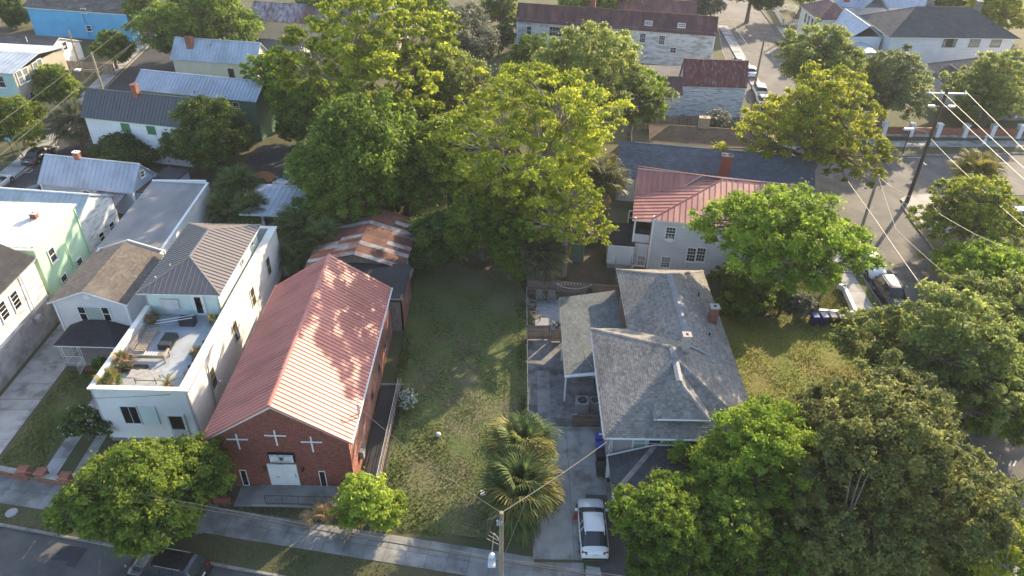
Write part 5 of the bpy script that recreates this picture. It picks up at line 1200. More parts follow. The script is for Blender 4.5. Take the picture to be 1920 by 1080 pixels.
# ------------------------------------------------------------------ grey shingle house
H = House('grey_shingle_house', 'grey shingle hip roofed house with a front dormer and lilac walls by the driveway', 7.0, 35.8, 0, 9.55, 10.7)
GH = H
X = lambda x, y, z: (x - 7.0, y - 35.8, z)
H.box_walls(.4, 4.95, None, None, 'FLR', .18); H.corners(.4, 4.9, wd=.12); H.finish_walls(MAT['lilac_siding'], None, MAT['white_trim'])
part_box(H, 'foundation', (.1, .1, 0), (9.45, 10.6, .4), 'block_wall')
bx = thing  # (rear wing shares the house)
for a, b, sd in (((2.8, 10.7), (2.8, 19.3), 0), ((9.55, 10.7), (9.55, 19.3), 1)):
    H.wall(a if sd else b, b if sd else a, 0, 4.95, None, True, .18)
H.wall((9.55, 19.3), (2.8, 19.3), 0, 4.95, None, False)
H.wallmb.build('rear_wall', MAT['lilac_siding'], H.o)
A_f, A_b = X(11.65, 40.45, 7.6), X(11.65, 41.65, 7.6); e = 5.0
x0, x1, y0, y1 = 6.35, 17.0, 35.15, 46.95
shk = dict(course=.16, tab=.25, d=.024)
H.slopes([([X(x0, y1, e), X(x0, y0, e), A_f, A_b], (0, 1)), ([X(x0, y0, e), X(x1, y0, e), A_f], (1, 0)), ([X(x1, y0, e), X(x1, y1, e), A_b, A_f], (0, 1)), ([X(x1, y1, e), X(x0, y1, e), A_b], (1, 0)),
          ([X(9.3, 41.5, e), X(13.15, 42.0, 7.1), X(13.15, 51.7, 7.1), X(9.3, 55.55, e)], (0, 1)), ([X(17.02, 55.55, e), X(13.15, 51.7, 7.1), X(13.15, 42.5, 7.1), X(17.02, 42.5, e)], (0, 1)), ([X(9.3, 55.55, e), X(17.02, 55.55, e), X(13.15, 51.7, 7.1)], (1, 0)),
          ([X(9.75, 36.05, 5.95), X(11.6, 38.2, 7.4), X(11.6, 40.9, 7.4), X(9.75, 40.2, 5.95)], (0, 1)), ([X(13.45, 36.05, 5.95), X(13.45, 40.2, 5.95), X(11.6, 40.9, 7.4), X(11.6, 38.2, 7.4)], (0, 1)), ([X(9.75, 36.05, 5.95), X(13.45, 36.05, 5.95), X(11.6, 38.2, 7.4)], (1, 0))],
         'shingle', MAT['shingle_grey'], MAT['white_trim'], thick=.12, **shk)
q = MB()
for a, b in ((X(x0, y0, e), A_f), (X(x1, y0, e), A_f), (X(x0, y1, e), A_b), (X(9.3, 55.55, e), X(13.15, 51.7, 7.1)), (X(17.02, 55.55, e), X(13.15, 51.7, 7.1)), (X(9.75, 36.05, 5.95), X(11.6, 38.2, 7.4)), (X(13.45, 36.05, 5.95), X(11.6, 38.2, 7.4))): capline(q, H.w(*a), H.w(*b), .16, .035, .3)
q.build('hip_cap', MAT['shingle_grey'], H.roof, 'stuff')
mat('vent_grey', (.20, .21, .23), (.16, .17, .185), 2, .7, tone=.1)
q = MB(); capline(q, H.w(*X(13.15, 51.7, 7.1)), H.w(*X(13.15, 42.7, 7.1)), .27, .04, 1.5); q.build('ridge_vent', MAT['vent_grey'], H.roof)
q = MB(); capline(q, H.w(*X(11.65, 41.6, 7.6)), H.w(*X(11.6, 38.2, 7.45)), .24, .045, 1.2)
q.build('ridge_vent', MAT['vent_grey'], H.roof)
part_box(H, 'dormer_wall', X(9.95, 36.35, 5.25), X(13.25, 37.6, 5.93), 'shingle_dark', H.roof)  # wall coloured dark for the shade under the dormer eave
for s_ in range(3): window(H.roof, H.w(*X(10.7 + .9 * s_, 36.33, 5.45)), 0, .7, .4, MAT['white_trim'], MAT['glass_dark'], 1, 1, True, .04, 'slim')
q = MB(); y_ = y0 - .03
q.path([H.w(*X(x0, y_, e - .06)), H.w(*X(x1, y_, e - .06))], [.06, .06], 4); q.path([H.w(*X(x0 - .03, y0, e - .06)), H.w(*X(x0 - .03, y1, e - .06))], [.05, .05], 4); q.path([H.w(*X(9.7, 36.0, 5.9)), H.w(*X(13.5, 36.0, 5.9))], [.05, .05], 4)
q.build('gutter', MAT['white_trim'], H.roof)
for px, gm in ((1200, 'blind'), (1228, 'glass_dark'), (1254, 'blind'), (1321, 'glass_dark')):
    u, z = hit(H, 'F', px, 822); H.win('F', u, 3.35, .78, 1.15, MAT['white_trim'], MAT[gm])
H.chimney(5.6, 6.05, 6.8, 8.55, .52, .50, mat('brick_pale', (.46, .40, .36), (.36, .30, .27), 4, .9, tone=.2), None)
g = at(1335, 602, 5.6); H.chimney(g.x - 7.0, g.y - 35.8, 4.9, 7.0, .62, .55, MAT['brick_orange'], MAT['brick_pale'], 1)
q = MB(); q.box((g.x - 1.4, g.y - .1, 5.55), (g.x - .3, g.y + .45, 5.62)); q.build('flashing', MAT['vent_grey'], H.roof)
for px, py, z in ((1330, 629, 5.9), (1314, 659, 6.1), (1310, 553, 6.0)): g = at(px, py, z); q = MB(); q.tube(g - Vector((0, 0, .3)), g + Vector((0, 0, .25)), .06, n=8); q.build('vent_pipe', MAT['hole_shade_pipe_black'], H.roof)
g = at(1219, 741, 5.6); q = MB(); q.tube(g - Vector((0, 0, .4)), g + Vector((0, 0, .35)), .07, n=8); q.build('vent_pipe', MAT['white_trim'], H.roof)
# lean-to carport roof
H.slopes([([X(4.2, 43.7, 2.9), X(9.25, 43.9, 3.5), X(9.25, 54.4, 3.5), X(4.2, 53.9, 2.9)], (0, 1))], 'shingle', MAT['shingle_green'], MAT['white_trim'], thick=.14, course=.17, tab=.3, d=.018)
q = MB()
for a, b in ((X(4.35, 43.85, 0), X(4.35, 43.85, 2.8)), (X(4.35, 48.8, 0), X(4.35, 48.8, 2.8)), (X(4.35, 53.6, 0), X(4.35, 53.6, 2.8))): q.tube(H.w(*a), H.w(*b), .09, n=4)
q.build('carport_post', MAT['white_trim'], H.o)
q = MB(); q.path([H.w(*X(4.2, 43.62, 2.78)), H.w(*X(6.6, 43.66, 3.06))], [.10, .10], 4); q.build('carport_beam', MAT['white_trim'], H.o)
part_box(H, 'carport_wall', X(6.9, 46.6, 0), X(7.1, 53.6, 3.0), 'lilac_siding')
q = MB(); g = at(1097, 672, 3.2); q.path([g, g + Vector((.6, .25, .1)), g + Vector((.75, .6, .05))], [.03] * 3, 5); q.path([g, g + Vector((-.15, .5, .45))], [.03] * 2, 5); q.path([g + Vector((.1, 0, 0)), g + Vector((.5, -1.1, .05))], [.03] * 2, 5); q.build('antenna', MAT['lamp_grey'], H.o)
# front porch
H.slopes([([X(6.8, 32.05, 2.95), X(17.1, 32.05, 2.95), X(14.2, 35.38, 4.05), X(9.9, 35.38, 4.05)], (1, 0)), ([X(6.8, 35.4, 2.95), X(6.8, 32.05, 2.95), X(9.9, 35.38, 4.05)], (0, 1)), ([X(17.1, 32.05, 2.95), X(17.1, 35.4, 2.95), X(14.2, 35.38, 4.05)], (0, 1))], 'shingle', MAT['shingle_dark'], MAT['white_trim'], **shk)
q = MB(); capline(q, H.w(*X(6.8, 32.05, 2.95)), H.w(*X(9.9, 35.38, 4.05)), .17, .035, .3); capline(q, H.w(*X(17.1, 32.05, 2.95)), H.w(*X(14.2, 35.38, 4.05)), .17, .035, .3); q.build('hip_cap', MAT['shingle_grey'], H.roof, 'stuff')
q = MB(); q.path([H.w(*X(6.7, 35.4, 2.99)), H.w(*X(9.9, 35.41, 4.12)), H.w(*X(14.2, 35.41, 4.12)), H.w(*X(17.1, 35.4, 2.99))], [.05] * 4, 4); q.build('flashing', MAT['white_trim'], H.o)
q = MB(); q.path([H.w(*X(6.75, 32.0, 2.87)), H.w(*X(17.1, 32.0, 2.87))], [.06] * 2, 4); q.build('gutter', MAT['white_trim'], H.o)
for xx in (7.2, 11.8, 16.6):
    q = MB(); M = Matrix.Translation(H.w(*X(xx, 32.5, 0))); q.hexa([(-.28, -.28, 0), (.28, -.28, 0), (.28, .28, 0), (-.28, .28, 0), (-.17, -.17, 2.8), (.17, -.17, 2.8), (.17, .17, 2.8), (-.17, .17, 2.8)], 0, 0, M); q.build('porch_column', MAT['white_trim'], H.o)
part_box(H, 'porch_floor', X(6.9, 32.3, 0), X(16.9, 35.35, .35), 'concrete_old')
q = MB()
for dx in (0, .12, .25): q.path([H.w(*X(6.72 + dx, 35.3, 4.7)), H.w(*X(6.9 + dx * .7, 35.3, 3.9)), H.w(*X(6.72 + dx, 35.32, 3.2))], [.018] * 3, 4)
q.build('cable', MAT['wire_dark'], H.o)

# ------------------------------------------------------------------ houses at the far right
H = House('grey_hip_house', 'large white house with a dark grey hip roof at the far right top', 61.5, 124.5, 1, 20.5, 11.5)
H.box_walls(0, 5.9, None, None, 'FL', .25); H.finish_walls(MAT['white_siding'])
H.hip_roof(5.9, 9.2, 'shingle', MAT['shingle_far'], .6, MAT['white_trim'], course=.45, tab=.8)
for px in (1778, 1784, 1828, 1868): wp(H, 'F', px, 78, 1.6, 1.6, 'wood_grey', 'glass_pale', kind='slim')
H.chimney(8.5, 7.0, 8, 10, .9, .8, MAT['wood_grey']); H.chimney(17.5, 8, 7.4, 9.6, .9, .8, MAT['wood_grey'])
for py, px in ((58, 1640), (64, 1650)): wp(H, 'L', px, py, 2.0, 1.6, 'white_trim', 'glass_pale', cols=4)
H = House('grey_roof_bungalow', 'bungalow with a dark grey roof, pale chimneys and a small front gable at the right', 65.8, 108.2, 0, 26, 9.5)
H.box_walls(0, 3.4, None, None, 'FL', .25); H.finish_walls(MAT['cream_siding'])
H.hip_roof(3.4, 6.4, 'shingle', MAT['shingle_far'], .8, MAT['white_trim'], course=.4, tab=.7)
H.chimney(4.9, 2.6, 4.2, 7.2, 1.1, .9, MAT['white_siding']); H.chimney(13.3, 5.5, 5.0, 8.0, .9, .9, MAT['white_siding'])
H.gable_roof(4.2, 5.6, 'v', 'shingle', MAT['shingle_far'], .3, .3, MAT['white_trim'], -2.5, -1.2, 1.5, 3.2, course=.4, tab=.7)
H.slopes([([(1.6, -4.2, 2.7), (10.5, -4.2, 2.7), (10.5, -.9, 3.3), (1.6, -.9, 3.3)], (1, 0))], 'shingle', MAT['shingle_far'], MAT['white_trim'], course=.4, tab=.7)
for uu in (1.9, 4.8, 7.4, 10.2): part_box(H, 'porch_column', (uu - .15, -4.0, 0), (uu + .15, -3.7, 2.65), 'white_trim')
rail(H, 'railing', [H.w(1.9, -3.9, .3), H.w(10.2, -3.9, .3)], .9, 'white_trim', bal=.3); part_box(H, 'porch_floor', (1.7, -4.1, 0), (10.4, -.1, .3), 'concrete_old')
g = at(1612, 118, 0)
H = House('arched_porch_house', 'white house with a curved pale porch roof on square white columns', 55.8, 124.3, 2, 5.2, 12.0)
H.box_walls(0, 5.2, None, None, 'FL', .25, v0=2.0); H.finish_walls(MAT['white_siding'])
n = 7; ps = []
for i in range(n): a = pi * i / (n - 1); ps.append((-1.2 + 5.4 * i / (n - 1), 3.4 + 1.0 * sin(a)))
for i in range(n - 1):
    (ua, za), (ub, zb_) = ps[i], ps[i + 1]; H.slopes([([(ua, -3.6, za), (ub, -3.6, zb_), (ub, 1.95, zb_), (ua, 1.95, za)], (0, 1))], 'plain', MAT['roof_light_metal'])
for uu, vv in ((-1.0, -3.4), (1.6, -3.4), (4.0, -3.4), (-1.0, 1.0)): part_box(H, 'porch_column', (uu - .3, vv - .3, 0), (uu + .3, vv + .3, 3.5), 'white_trim')
rail(H, 'railing', [H.w(-1, -3.4, .3), H.w(4, -3.4, .3)], .9, 'white_trim', bal=.3); H.gable_roof(5.2, 7, 'v', 'seam', MAT['roof_light_metal'], .3, .3, v0=2.0, width=.8)
H = House('steep_white_roof_house', 'tall white house with steep pale roofs and brick chimneys at the top edge', 58.5, 141, 2, 17, 8)
H.box_walls(0, 6.5, 'u', 9.5, 'FL', .3); H.finish_walls(MAT['white_siding']); H.gable_roof(6.5, 9.8, 'u', 'seam', MAT['roof_light_metal'], .3, .3, width=.8)
H.gable_roof(6.5, 9.0, 'v', 'seam', MAT['roof_light_metal'], .3, .3, None, 3, -2.5, 8, 4, width=.8); H.chimney(1.5, 1.0, 6.5, 11, 1, 1, MAT['brick_orange']); H.chimney(9.5, 3.0, 8, 11, 1, 1, MAT['brick_orange'])
H = House('bay_window_house', 'cream house with a row of tall windows and a bay roof by the side street', 53.2, 134.8, 2, 6.5, 9)
H.box_walls(0, 5.6, None, None, 'FL', .25); H.finish_walls(MAT['cream_warm']); H.hip_roof(5.6, 7.6, 'seam', MAT['roof_maroon'], .4, MAT['white_trim'], width=.8)
for vv in (1.2, 2.8, 4.4, 6.0): H.win('L', vv, 3.4, .9, 1.6, MAT['white_trim'], MAT['glass_dark'])
H.win('F', 4.9, 3.4, .9, 1.6, MAT['white_trim'], MAT['glass_dark']); part_box(H, 'downpipe_panel', (2.6, -.12, 0), (3.1, -.03, 5.5), 'brick_red')

# ------------------------------------------------------------------ fences and walls
def board_fence(name, label, A, B, h, m='wood_fence', horizontal=True, bw=.16, sec=2.6, gap=.02, group=None, indiv=True, posts=True):
    A = Vector((A[0], A[1], 0)); B = Vector((B[0], B[1], 0)); L = (B - A).length; d = (B - A) / L; s = Vector((-d.y, d.x, 0)); c = (A + B) / 2
    o = thing(name, label, 'fence', (c.x, c.y, 0), 0, group); n = max(1, round(L / sec)); stuff = MB()
    for i in range(n + 1):
        p = A + d * (L * i / n); q = MB(); q.box((-.05, -.05, 0), (.05, .05, h + .05), 0, R.uniform(-1, 1), Matrix.Translation(p) @ Matrix.Rotation(atan2(d.y, d.x), 4, 'Z'))
        if posts: q.build('post', MAT[m], o)
    if horizontal:
        for i in range(n):
            a0, a1 = L * i / n + .03, L * (i + 1) / n - .03; z = .08; 
            while z < h - .03:
                z1 = min(z + bw - gap, h); t = R.uniform(-1, 1); j = R.uniform(-.012, .012)
                P = [A + d * a0 + s * (-.075 + j) + Vector((0, 0, z)), A + d * a1 + s * (-.075 + j) + Vector((0, 0, z)), A + d * a1 + s * (-.052 + j) + Vector((0, 0, z)), A + d * a0 + s * (-.052 + j) + Vector((0, 0, z))]
                q = MB() if indiv else stuff; q.hexa(P + [p + Vector((0, 0, z1 - z)) for p in P], 0, t)
                if indiv: q.build('board', MAT[m], o)
                z += bw
    else:
        a = 0
        while a < L - .02:
            a1 = min(a + bw - gap, L); t = R.uniform(-1, 1); hh = h + R.uniform(-.03, .03); j = R.uniform(-.01, .01)
            P = [A + d * a + s * (-.075 + j), A + d * a1 + s * (-.075 + j), A + d * a1 + s * (-.052 + j), A + d * a + s * (-.052 + j)]
            q = MB() if indiv else stuff; q.hexa(P + [p + Vector((0, 0, hh)) for p in P], 0, t)
            if indiv: q.build('board', MAT[m], o)
            a += bw
    if stuff.f: stuff.build('boards', MAT[m], o, 'stuff')
    return o
board_fence('wood_fence', 'horizontal board fence behind the adirondack chairs with a light garland on it', (1.5, 58.5), (10.0, 57.75), 1.75)
board_fence('wood_fence', 'short horizontal board fence between the chairs and the gravel yard', at(988, 636)[:2], at(1030, 636)[:2], 1.6)
board_fence('wood_fence', 'narrow board gate panel next to the carport roof', at(1033, 640)[:2], at(1053, 640)[:2], 1.35)
o = board_fence('wood_fence', 'low board screen with a small notice hiding the air conditioner', at(1073, 797)[:2], at(1131, 797)[:2], 1.15)
g = at(1077, 779, .95); q = MB(); q.box((g.x - .2, g.y - .06, g.z - .22), (g.x + .2, g.y - .03, g.z + .22)); q.box((g.x - .2, g.y - .066, g.z - .1), (g.x + .2, g.y - .061, g.z + .02), 1); nn = q.build('notice', [MAT['sign_white'], MAT['plastic_red']], o)
board_fence('wood_fence', 'tall weathered upright board fence in front of the streaked red roof house', at(1200, 243)[:2], at(1400, 247)[:2], 2.1, 'wood_grey', False, .2, indiv=False)
board_fence('wood_fence', 'brown board fence in the shade beside the tall palm', at(1068, 455)[:2], at(1160, 447)[:2], 1.7, 'wood_fence', False, .18, indiv=False)
board_fence('wood_fence', 'brown fence at the foot of the shuttered white house', at(322, 335)[:2], at(400, 372)[:2], 1.7, 'wood_fence', False, .18, indiv=False)
board_fence('wood_fence', 'weathered fence round the garden by the two street poles', at(92, 128)[:2], at(216, 139)[:2], 1.6, 'wood_grey', False, .2, indiv=False)
board_fence('wood_fence', 'tan fence in the gap left of the slate roof', (0, 82), (12, 80.5), 1.7, 'wood_tan', False, .2, indiv=False)
def picket(label, P):
    A = [at(*p) for p in P]; c = A[0]; o = thing('picket_fence', label, 'fence', (c.x, c.y, 0)); q = MB()
    for a, b in zip(A[:-1], A[1:]):
        L = (b - a).length; n = int(L / .35)
        for z in (.3, 1.0): q.tube(a + Vector((0, 0, z)), b + Vector((0, 0, z)), .05, n=4)
        for i in range(n + 1): p = a.lerp(b, i / n); q.tube(p, p + Vector((0, 0, 1.2)), .06 if i % 7 else .1, n=4)
    q.build('pickets', MAT['white_trim'], o, 'stuff')
picket('white picket fence round a small front garden by the side street', [(1452, 22), (1467, 48), (1508, 47), (1490, 22), (1462, 19), (1452, 22)])
picket('white picket fence farther up the side street', [(1444, 8), (1450, 22), (1480, 18)])
BW = thing('brick_garden_wall', 'long orange brick garden wall with white piers across the cross street', 'wall', (65, 97.9, 0))
x = 47.5
while x < 110:
    q = MB(); q.box((x + .35, 97.7, 0), (x + 3.4, 98.0, 1.25), 0, R.uniform(-1, 1)); q.build('wall_panel', MAT['brick_orange'], BW)
    q = MB(); q.box((x + .36, 97.62, 0), (x + 3.39, 97.69, .3)); q.build('wall_base', MAT['concrete'], BW)
    q = MB(); q.box((x - .3, 97.5, 0), (x + .3, 98.2, 1.75)); q.box((x - .38, 97.42, 1.752), (x + .38, 98.28, 1.9)); q.build('pier', MAT['white_siding'], BW); x += 3.75
def lowwall(label, P, h, w, m, cap=None):
    A = [at(*p) for p in P]; o = thing('low_wall', label, 'wall', (A[0].x, A[0].y, 0)); 
    for a, b in zip(A[:-1], A[1:]):
        d = (b - a).normalized(); s = Vector((-d.y, d.x, 0)) * w / 2; e = .5 * w
        Q = [a - s - d * e, b - s + d * e, b + s + d * e, a + s - d * e]
        q = MB(); q.hexa(Q + [p + Vector((0, 0, h)) for p in Q]); q.build('wall_run', MAT[m], o)
        if cap: s *= 1.3; Q = [a - s - d * e, b - s + d * e, b + s + d * e, a + s - d * e]; q = MB(); q.hexa([p + Vector((0, 0, h + .002)) for p in Q] + [p + Vector((0, 0, h + .07)) for p in Q]); q.build('wall_coping', MAT[cap], o)
    return o
lowwall('low white wall round the grass bed beside the four bins', [(1532, 590), (1603, 595), (1580, 545), (1570, 541)], .55, .25, 'white_siding', 'white_siding')
lowwall('low white wall of the upper grass bed near the white parked car', [(1497, 508), (1560, 512), (1545, 480)], .5, .22, 'white_siding', 'white_siding')
lowwall('low brick front wall at the left edge with a stepped end pier', [(-30, 884), (0, 888), (42, 896)], .6, .3, 'brick_orange', 'concrete')
lowwall('short brick front wall with curved top beside the flowering hedge', [(84, 902), (125, 910)], .6, .3, 'brick_orange', 'concrete')
for p in ((50, 896), (84, 900), (128, 908)): g = at(*p); q = MB(); q.box((g.x - .3, g.y - .3, 0), (g.x + .3, g.y + .3, .85)); q.box((g.x - .36, g.y - .36, .852), (g.x + .36, g.y + .36, .93)); tag(q.build('brick_pier', MAT['brick_orange'], None, at_=(g.x, g.y, 0)), {50: 'brick pier at the right end of the left edge wall', 84: 'brick pier at the left end of the short brick wall', 128: 'brick pier at the right end of the short brick wall'}[p[0]], 'pier'); 
for o_ in [o_ for o_ in bpy.data.objects if o_.name.startswith('brick_pier')]: pass
WF = thing('wire_fence', 'thin wire fence with pale posts between the empty lot and the gravel yard', 'fence', (1.4, 49, 0))
for i in range(9): y = 41.2 + 2.05 * i; q = MB(); q.tube((1.4, y, 0), (1.4, y, 1.35), .03, n=6); q.lathe([(.04, 0), (.05, .05), (.01, .1)], (1.4, y, 1.35), 6); q.build('post', MAT['lamp_grey'], WF)
q = MB(); q.tube((1.4, 41.2, 1.3), (1.4, 57.6, 1.3), .02, n=4)
for i in range(80): y = 41.2 + .205 * i; q.tube((1.4, y, .05), (1.4, y + .2, 1.28), .005, n=3, caps=False); q.tube((1.4, y + .2, .05), (1.4, y, 1.28), .005, n=3, caps=False)
q.build('wire_mesh', MAT['steel'], WF)

# ------------------------------------------------------------------ utility poles and wires
def pole(label, b, h, m='pole_wood', r=.15, lean=(0, 0)):
    o = thing('utility_pole', label, 'utility pole', (b[0], b[1], 0)); q = MB(); q.tube((b[0], b[1], -.1), (b[0] + lean[0], b[1] + lean[1], h), r * 1.15, r * .8, 10); q.build('pole_shaft', MAT[m], o); return o
def wire(label, pts, r=.022, m='wire_dark', sag=.02, name='overhead_wire'):
    q = MB(); 
    for a, b in zip(pts[:-1], pts[1:]):
        a = Vector(a); b = Vector(b); L = (b - a).length; n = max(4, int(L / 3)); P = [a.lerp(b, i / n) - Vector((0, 0, sag * L * 4 * (i / n) * (1 - i / n))) for i in range(n + 1)]; q.path(P, [r] * (n + 1), 4)
    o = q.build(name, MAT[m], None, at_=tuple(pts[0])); return tag(o, label, 'cable')
PG = pole('grey wooden pole with a street lamp in front of the empty lot', (-.35, 25.2), 9.75, 'pole_wood', .14)
q = MB(); q.path([(-.35, 25.2, 7.2), (-.75, 25.5, 7.6), (-.85, 25.1, 6.4)], [.03] * 3, 6); q.build('lamp_arm', MAT['lamp_grey'], PG)
LM = MB(); g = Vector((-.85, 24.95, 6.3)); LM.lathe([(.05, .22), (.14, .18), (.19, .05), (.19, -.02)], g, 12); hd = LM.build('lamp_head', MAT['lamp_lens'], PG)
LM = MB()
for i in range(8): LM.box((g.x - .19 + .05 * i, g.y - .62, g.z - .05), (g.x - .16 + .05 * i, g.y - .1, g.z + .03))
LM.box((g.x - .2, g.y - .64, g.z - .09), (g.x + .2, g.y - .05, g.z - .051)); LM.build('lamp_lens', MAT['lamp_lens'], PG)
q = MB()
for k in range(3):
    a = [Vector((-.45 - .05 * k, 25.25, 9.5)), Vector((-.85 - .12 * k, 25.3, 9.0)), Vector((-.95 - .1 * k, 25.3, 8.0 - .3 * k)), Vector((-.45, 25.2, 7.6 - .3 * k))]; q.path(a, [.018] * 4, 4)
q.build('cable_loops', MAT['wire_pale'], PG)
q = MB(); q.box((-.6, 25.0, 8.9), (-.3, 25.15, 9.2)); q.build('junction_box', MAT['lamp_grey'], PG)
cz = 5.3
wire('thick cable bundle running past the lamp pole along the near sidewalk', [(-46, 33.0, 6.6), (-.35, 25.35, cz), (24, 21.2, 6.6)], .035, 'wire_dark', .006)
wire('thin cable just above the thick bundle along the near sidewalk', [(-46, 33.2, 7.0), (-.35, 25.35, cz + .25), (24, 21.2, 6.9)], 0.010, 'wire_pale', .006)
wire('pale twisted service wire from the lamp pole to the grey shingle house', [(-.35, 25.3, 9.6), (6.75, 35.2, 4.75)], 0.019, 'wire_pale', .012)
wire('service wire from the lamp pole to the brick church', [(-.35, 25.3, 9.6), (-10.35, 36.9, 5.7)], 0.012, 'wire_pale', .03)
wire('thin guy wire crossing the driveway from the lamp pole', [(-.3, 25.3, 5.4), (1.6, 31.5, 5.0), (6.7, 35.4, 4.3)], .012, 'wire_dark', .01)
wire('service wire between the white terrace house and the left edge', [(-23.0, 38.8, 4.9), (-38, 36.6, 6.2)], .015, 'wire_dark', .02)
g = at(172, 102, 9.3); PA = pole('pale wooden pole left of the shuttered house carrying three wires', g[:2], 9.6, 'wood_tan', .17)
q = MB(); q.path([(g.x, g.y, 7.2), (g.x - 1.6, g.y - 1.0, 7.6)], [.04] * 2, 5); q.build('lamp_arm', MAT['lamp_grey'], PA); q = MB(); q.box((g.x - 2.2, g.y - 1.5, 7.5), (g.x - 1.5, g.y - .9, 7.7)); q.build('lamp_head', MAT['lamp_lens'], PA)
def through(p, q, za, zb, ka=1.6, kb=.5):
    a, b = at(*p, za), at(*q, zb); return [a - (b - a) * kb, b + (b - a) * ka]
wire('long pale wire over the left street', [at(0, 228, 9) + (at(0, 228, 9) - g) * .4, Vector((g.x, g.y, 9.4)), at(289, 3, 9.6)], 0.022, 'wire_pale', .004)
wire('lower double cable over the left street', [at(0, 289, 7.2) + (at(0, 289, 7.2) - at(178, 138, 7.2)) * .4, Vector((g.x, g.y, 7.2)), at(300, 40, 7.4)], 0.025, 'wire_pale', .006)
wire('thin dark wire below the pale ones over the left street', [at(0, 276, 6.4), at(165, 150, 6.6), at(250, 82, 6.8)], 0.015, 'wire_pale', .01)
g = at(160, 155); PB = pole('older grey pole behind the pale one at the left street corner', g[:2], 8.0, 'pole_wood', .15)
g = at(1700, 380); PC = pole('tall dark brown pole on the corner with a crossarm and street lamp', g[:2], 13.9, 'pole_dark', .2)
q = MB(); q.box((g.x - 2.0, g.y - .08, 13.2), (g.x + 2.2, g.y + .08, 13.4)); q.tube((g.x - 1, g.y, 13.2), (g.x, g.y, 12.3), .03); q.tube((g.x + 1, g.y, 13.2), (g.x, g.y, 12.3), .03); q.build('crossarm', MAT['lamp_grey'], PC)
for dx in (-1.9, -.6, 2.0): q = MB(); q.lathe([(.05, 0), (.09, .06), (.06, .14), (.1, .2), (.03, .3)], (g.x + dx, g.y, 13.4), 8); q.build('insulator', MAT['lamp_lens'], PC)
for dx in (-1.1, 1.1): q = MB(); q.tube((g.x, g.y, 11.9), (g.x + dx, g.y, 11.9), .03); q.box((g.x + dx - .35, g.y - .12, 11.8), (g.x + dx + .35, g.y + .12, 12.0)); q.build('fuse_bracket', MAT['lamp_lens'], PC)
q = MB(); q.path([(g.x, g.y, 8.2), (g.x - .8, g.y - .1, 9.0), (g.x - 2.3, g.y - .2, 9.3)], [.05] * 3, 6); q.build('lamp_arm', MAT['lamp_grey'], PC)
q = MB(); q.hexa([(g.x - 3.4, g.y - .4, 9.2), (g.x - 2.3, g.y - .35, 9.2), (g.x - 2.3, g.y - .05, 9.2), (g.x - 3.4, g.y, 9.2), (g.x - 3.3, g.y - .35, 9.4), (g.x - 2.3, g.y - .3, 9.42), (g.x - 2.3, g.y - .1, 9.42), (g.x - 3.3, g.y - .05, 9.4)]); q.build('lamp_head', MAT['lamp_lens'], PC)
q = MB(); q.tube((g.x, g.y, .9), (g.x, g.y, 1.0), .26, n=10); q.build('pole_band', MAT['lamp_grey'], PC)
for k, (dx, e, nm) in enumerate(((-1.9, (1884, 300), 'first'), (-.6, (1907, 300), 'middle'), (2.0, (1925, 283), 'last'))):
    b = at(*e, 12.6); a = Vector((g.x + dx, g.y, 13.6)); wire('%s of three parallel power lines running right from the tall pole' % nm.replace('first', 'nearest').replace('last', 'farthest'), [a, b + (b - a) * 1.2], 0.022, 'wire_pale', .004)
wire('cable from the tall brown pole towards the lower right trees', [Vector((g.x, g.y, 8.2)), at(1815, 330, 7.6), at(1950, 450, 7.4)], 0.019, 'wire_pale', .01)
h_ = at(1647, 331, 8.8); PD = pole('grey pole leaning beside the street left of the tall brown pole', h_[:2], 9.0, 'pole_wood', .15)
for p, lb in (((1680, 430, 7.5, 1760, 503, 6.5, 1805, 533, 6.0), 'sagging service wire from the grey pole across the side street'), ((1672, 350, 8.5, 1690, 360, 8.2, 1702, 368, 8.0), 'short wire linking the grey pole and the tall brown pole')):
    wire(lb, [Vector((h_.x, h_.y, 8.8))] + [at(p[i], p[i + 1], p[i + 2]) for i in (0, 3, 6)], 0.019, 'wire_pale', .008)
wire('bright straight cable over the side street beside the parked cars', [at(1590, 340, 8.4), at(1640, 410, 7.8), at(1722, 528, 7.2), at(1800, 640, 7)], 0.028, 'wire_pale', .002)
wire('pair of service wires over the corner tree', [at(1760, 400, 7), at(1830, 440, 6.6), at(1880, 462, 6.4)], 0.019, 'wire_pale', .01)
g = at(1435, 63, 8.8); PE = pole('leaning pole at the edge of the far side street with guy wires', g[:2], 9.0, 'pole_wood', .16)
wire('guy wire from the far street pole down to the road edge', [Vector((g.x, g.y, 8.7)), at(1454, 128, .3)], 0.019, 'wire_pale', 0.0)
wire('wire from the far street pole to the porch roof', [Vector((g.x, g.y, 6.0)), at(1480, 78, 6.5)], 0.019, 'wire_pale', .01)
wire('long pale cable sloping over the far road', [at(1352, 12, 8.5), at(1410, 95, 8.4)], 0.031, 'wire_pale', .004)
g = at(1508, 50); PF = pole('far wooden pole beside the picket fenced garden', g[:2], 9.0, 'pole_wood', .16)
wire('wire from the far wooden pole to the white roofs', [Vector((g.x, g.y, 8.7)), at(1585, 22, 8)], 0.019, 'wire_pale', .01)
g = at(1692, 288); q = MB(); q.tube((g.x, g.y, 0), (g.x, g.y, 3.4), .08, n=6); tag(q.build('stop_post', MAT['pole_dark'], None, at_=(g.x, g.y, 0)), 'short dark post at the far corner of the cross street', 'post')
SP = thing('street_sign', 'white and red parking sign on a thin post before the brick garden wall', 'sign', at(1838, 285)); g = at(1838, 285)
q = MB(); q.tube((g.x, g.y, 0), (g.x, g.y, 2.4), .03, n=6); q.build('sign_post', MAT['steel'], SP)
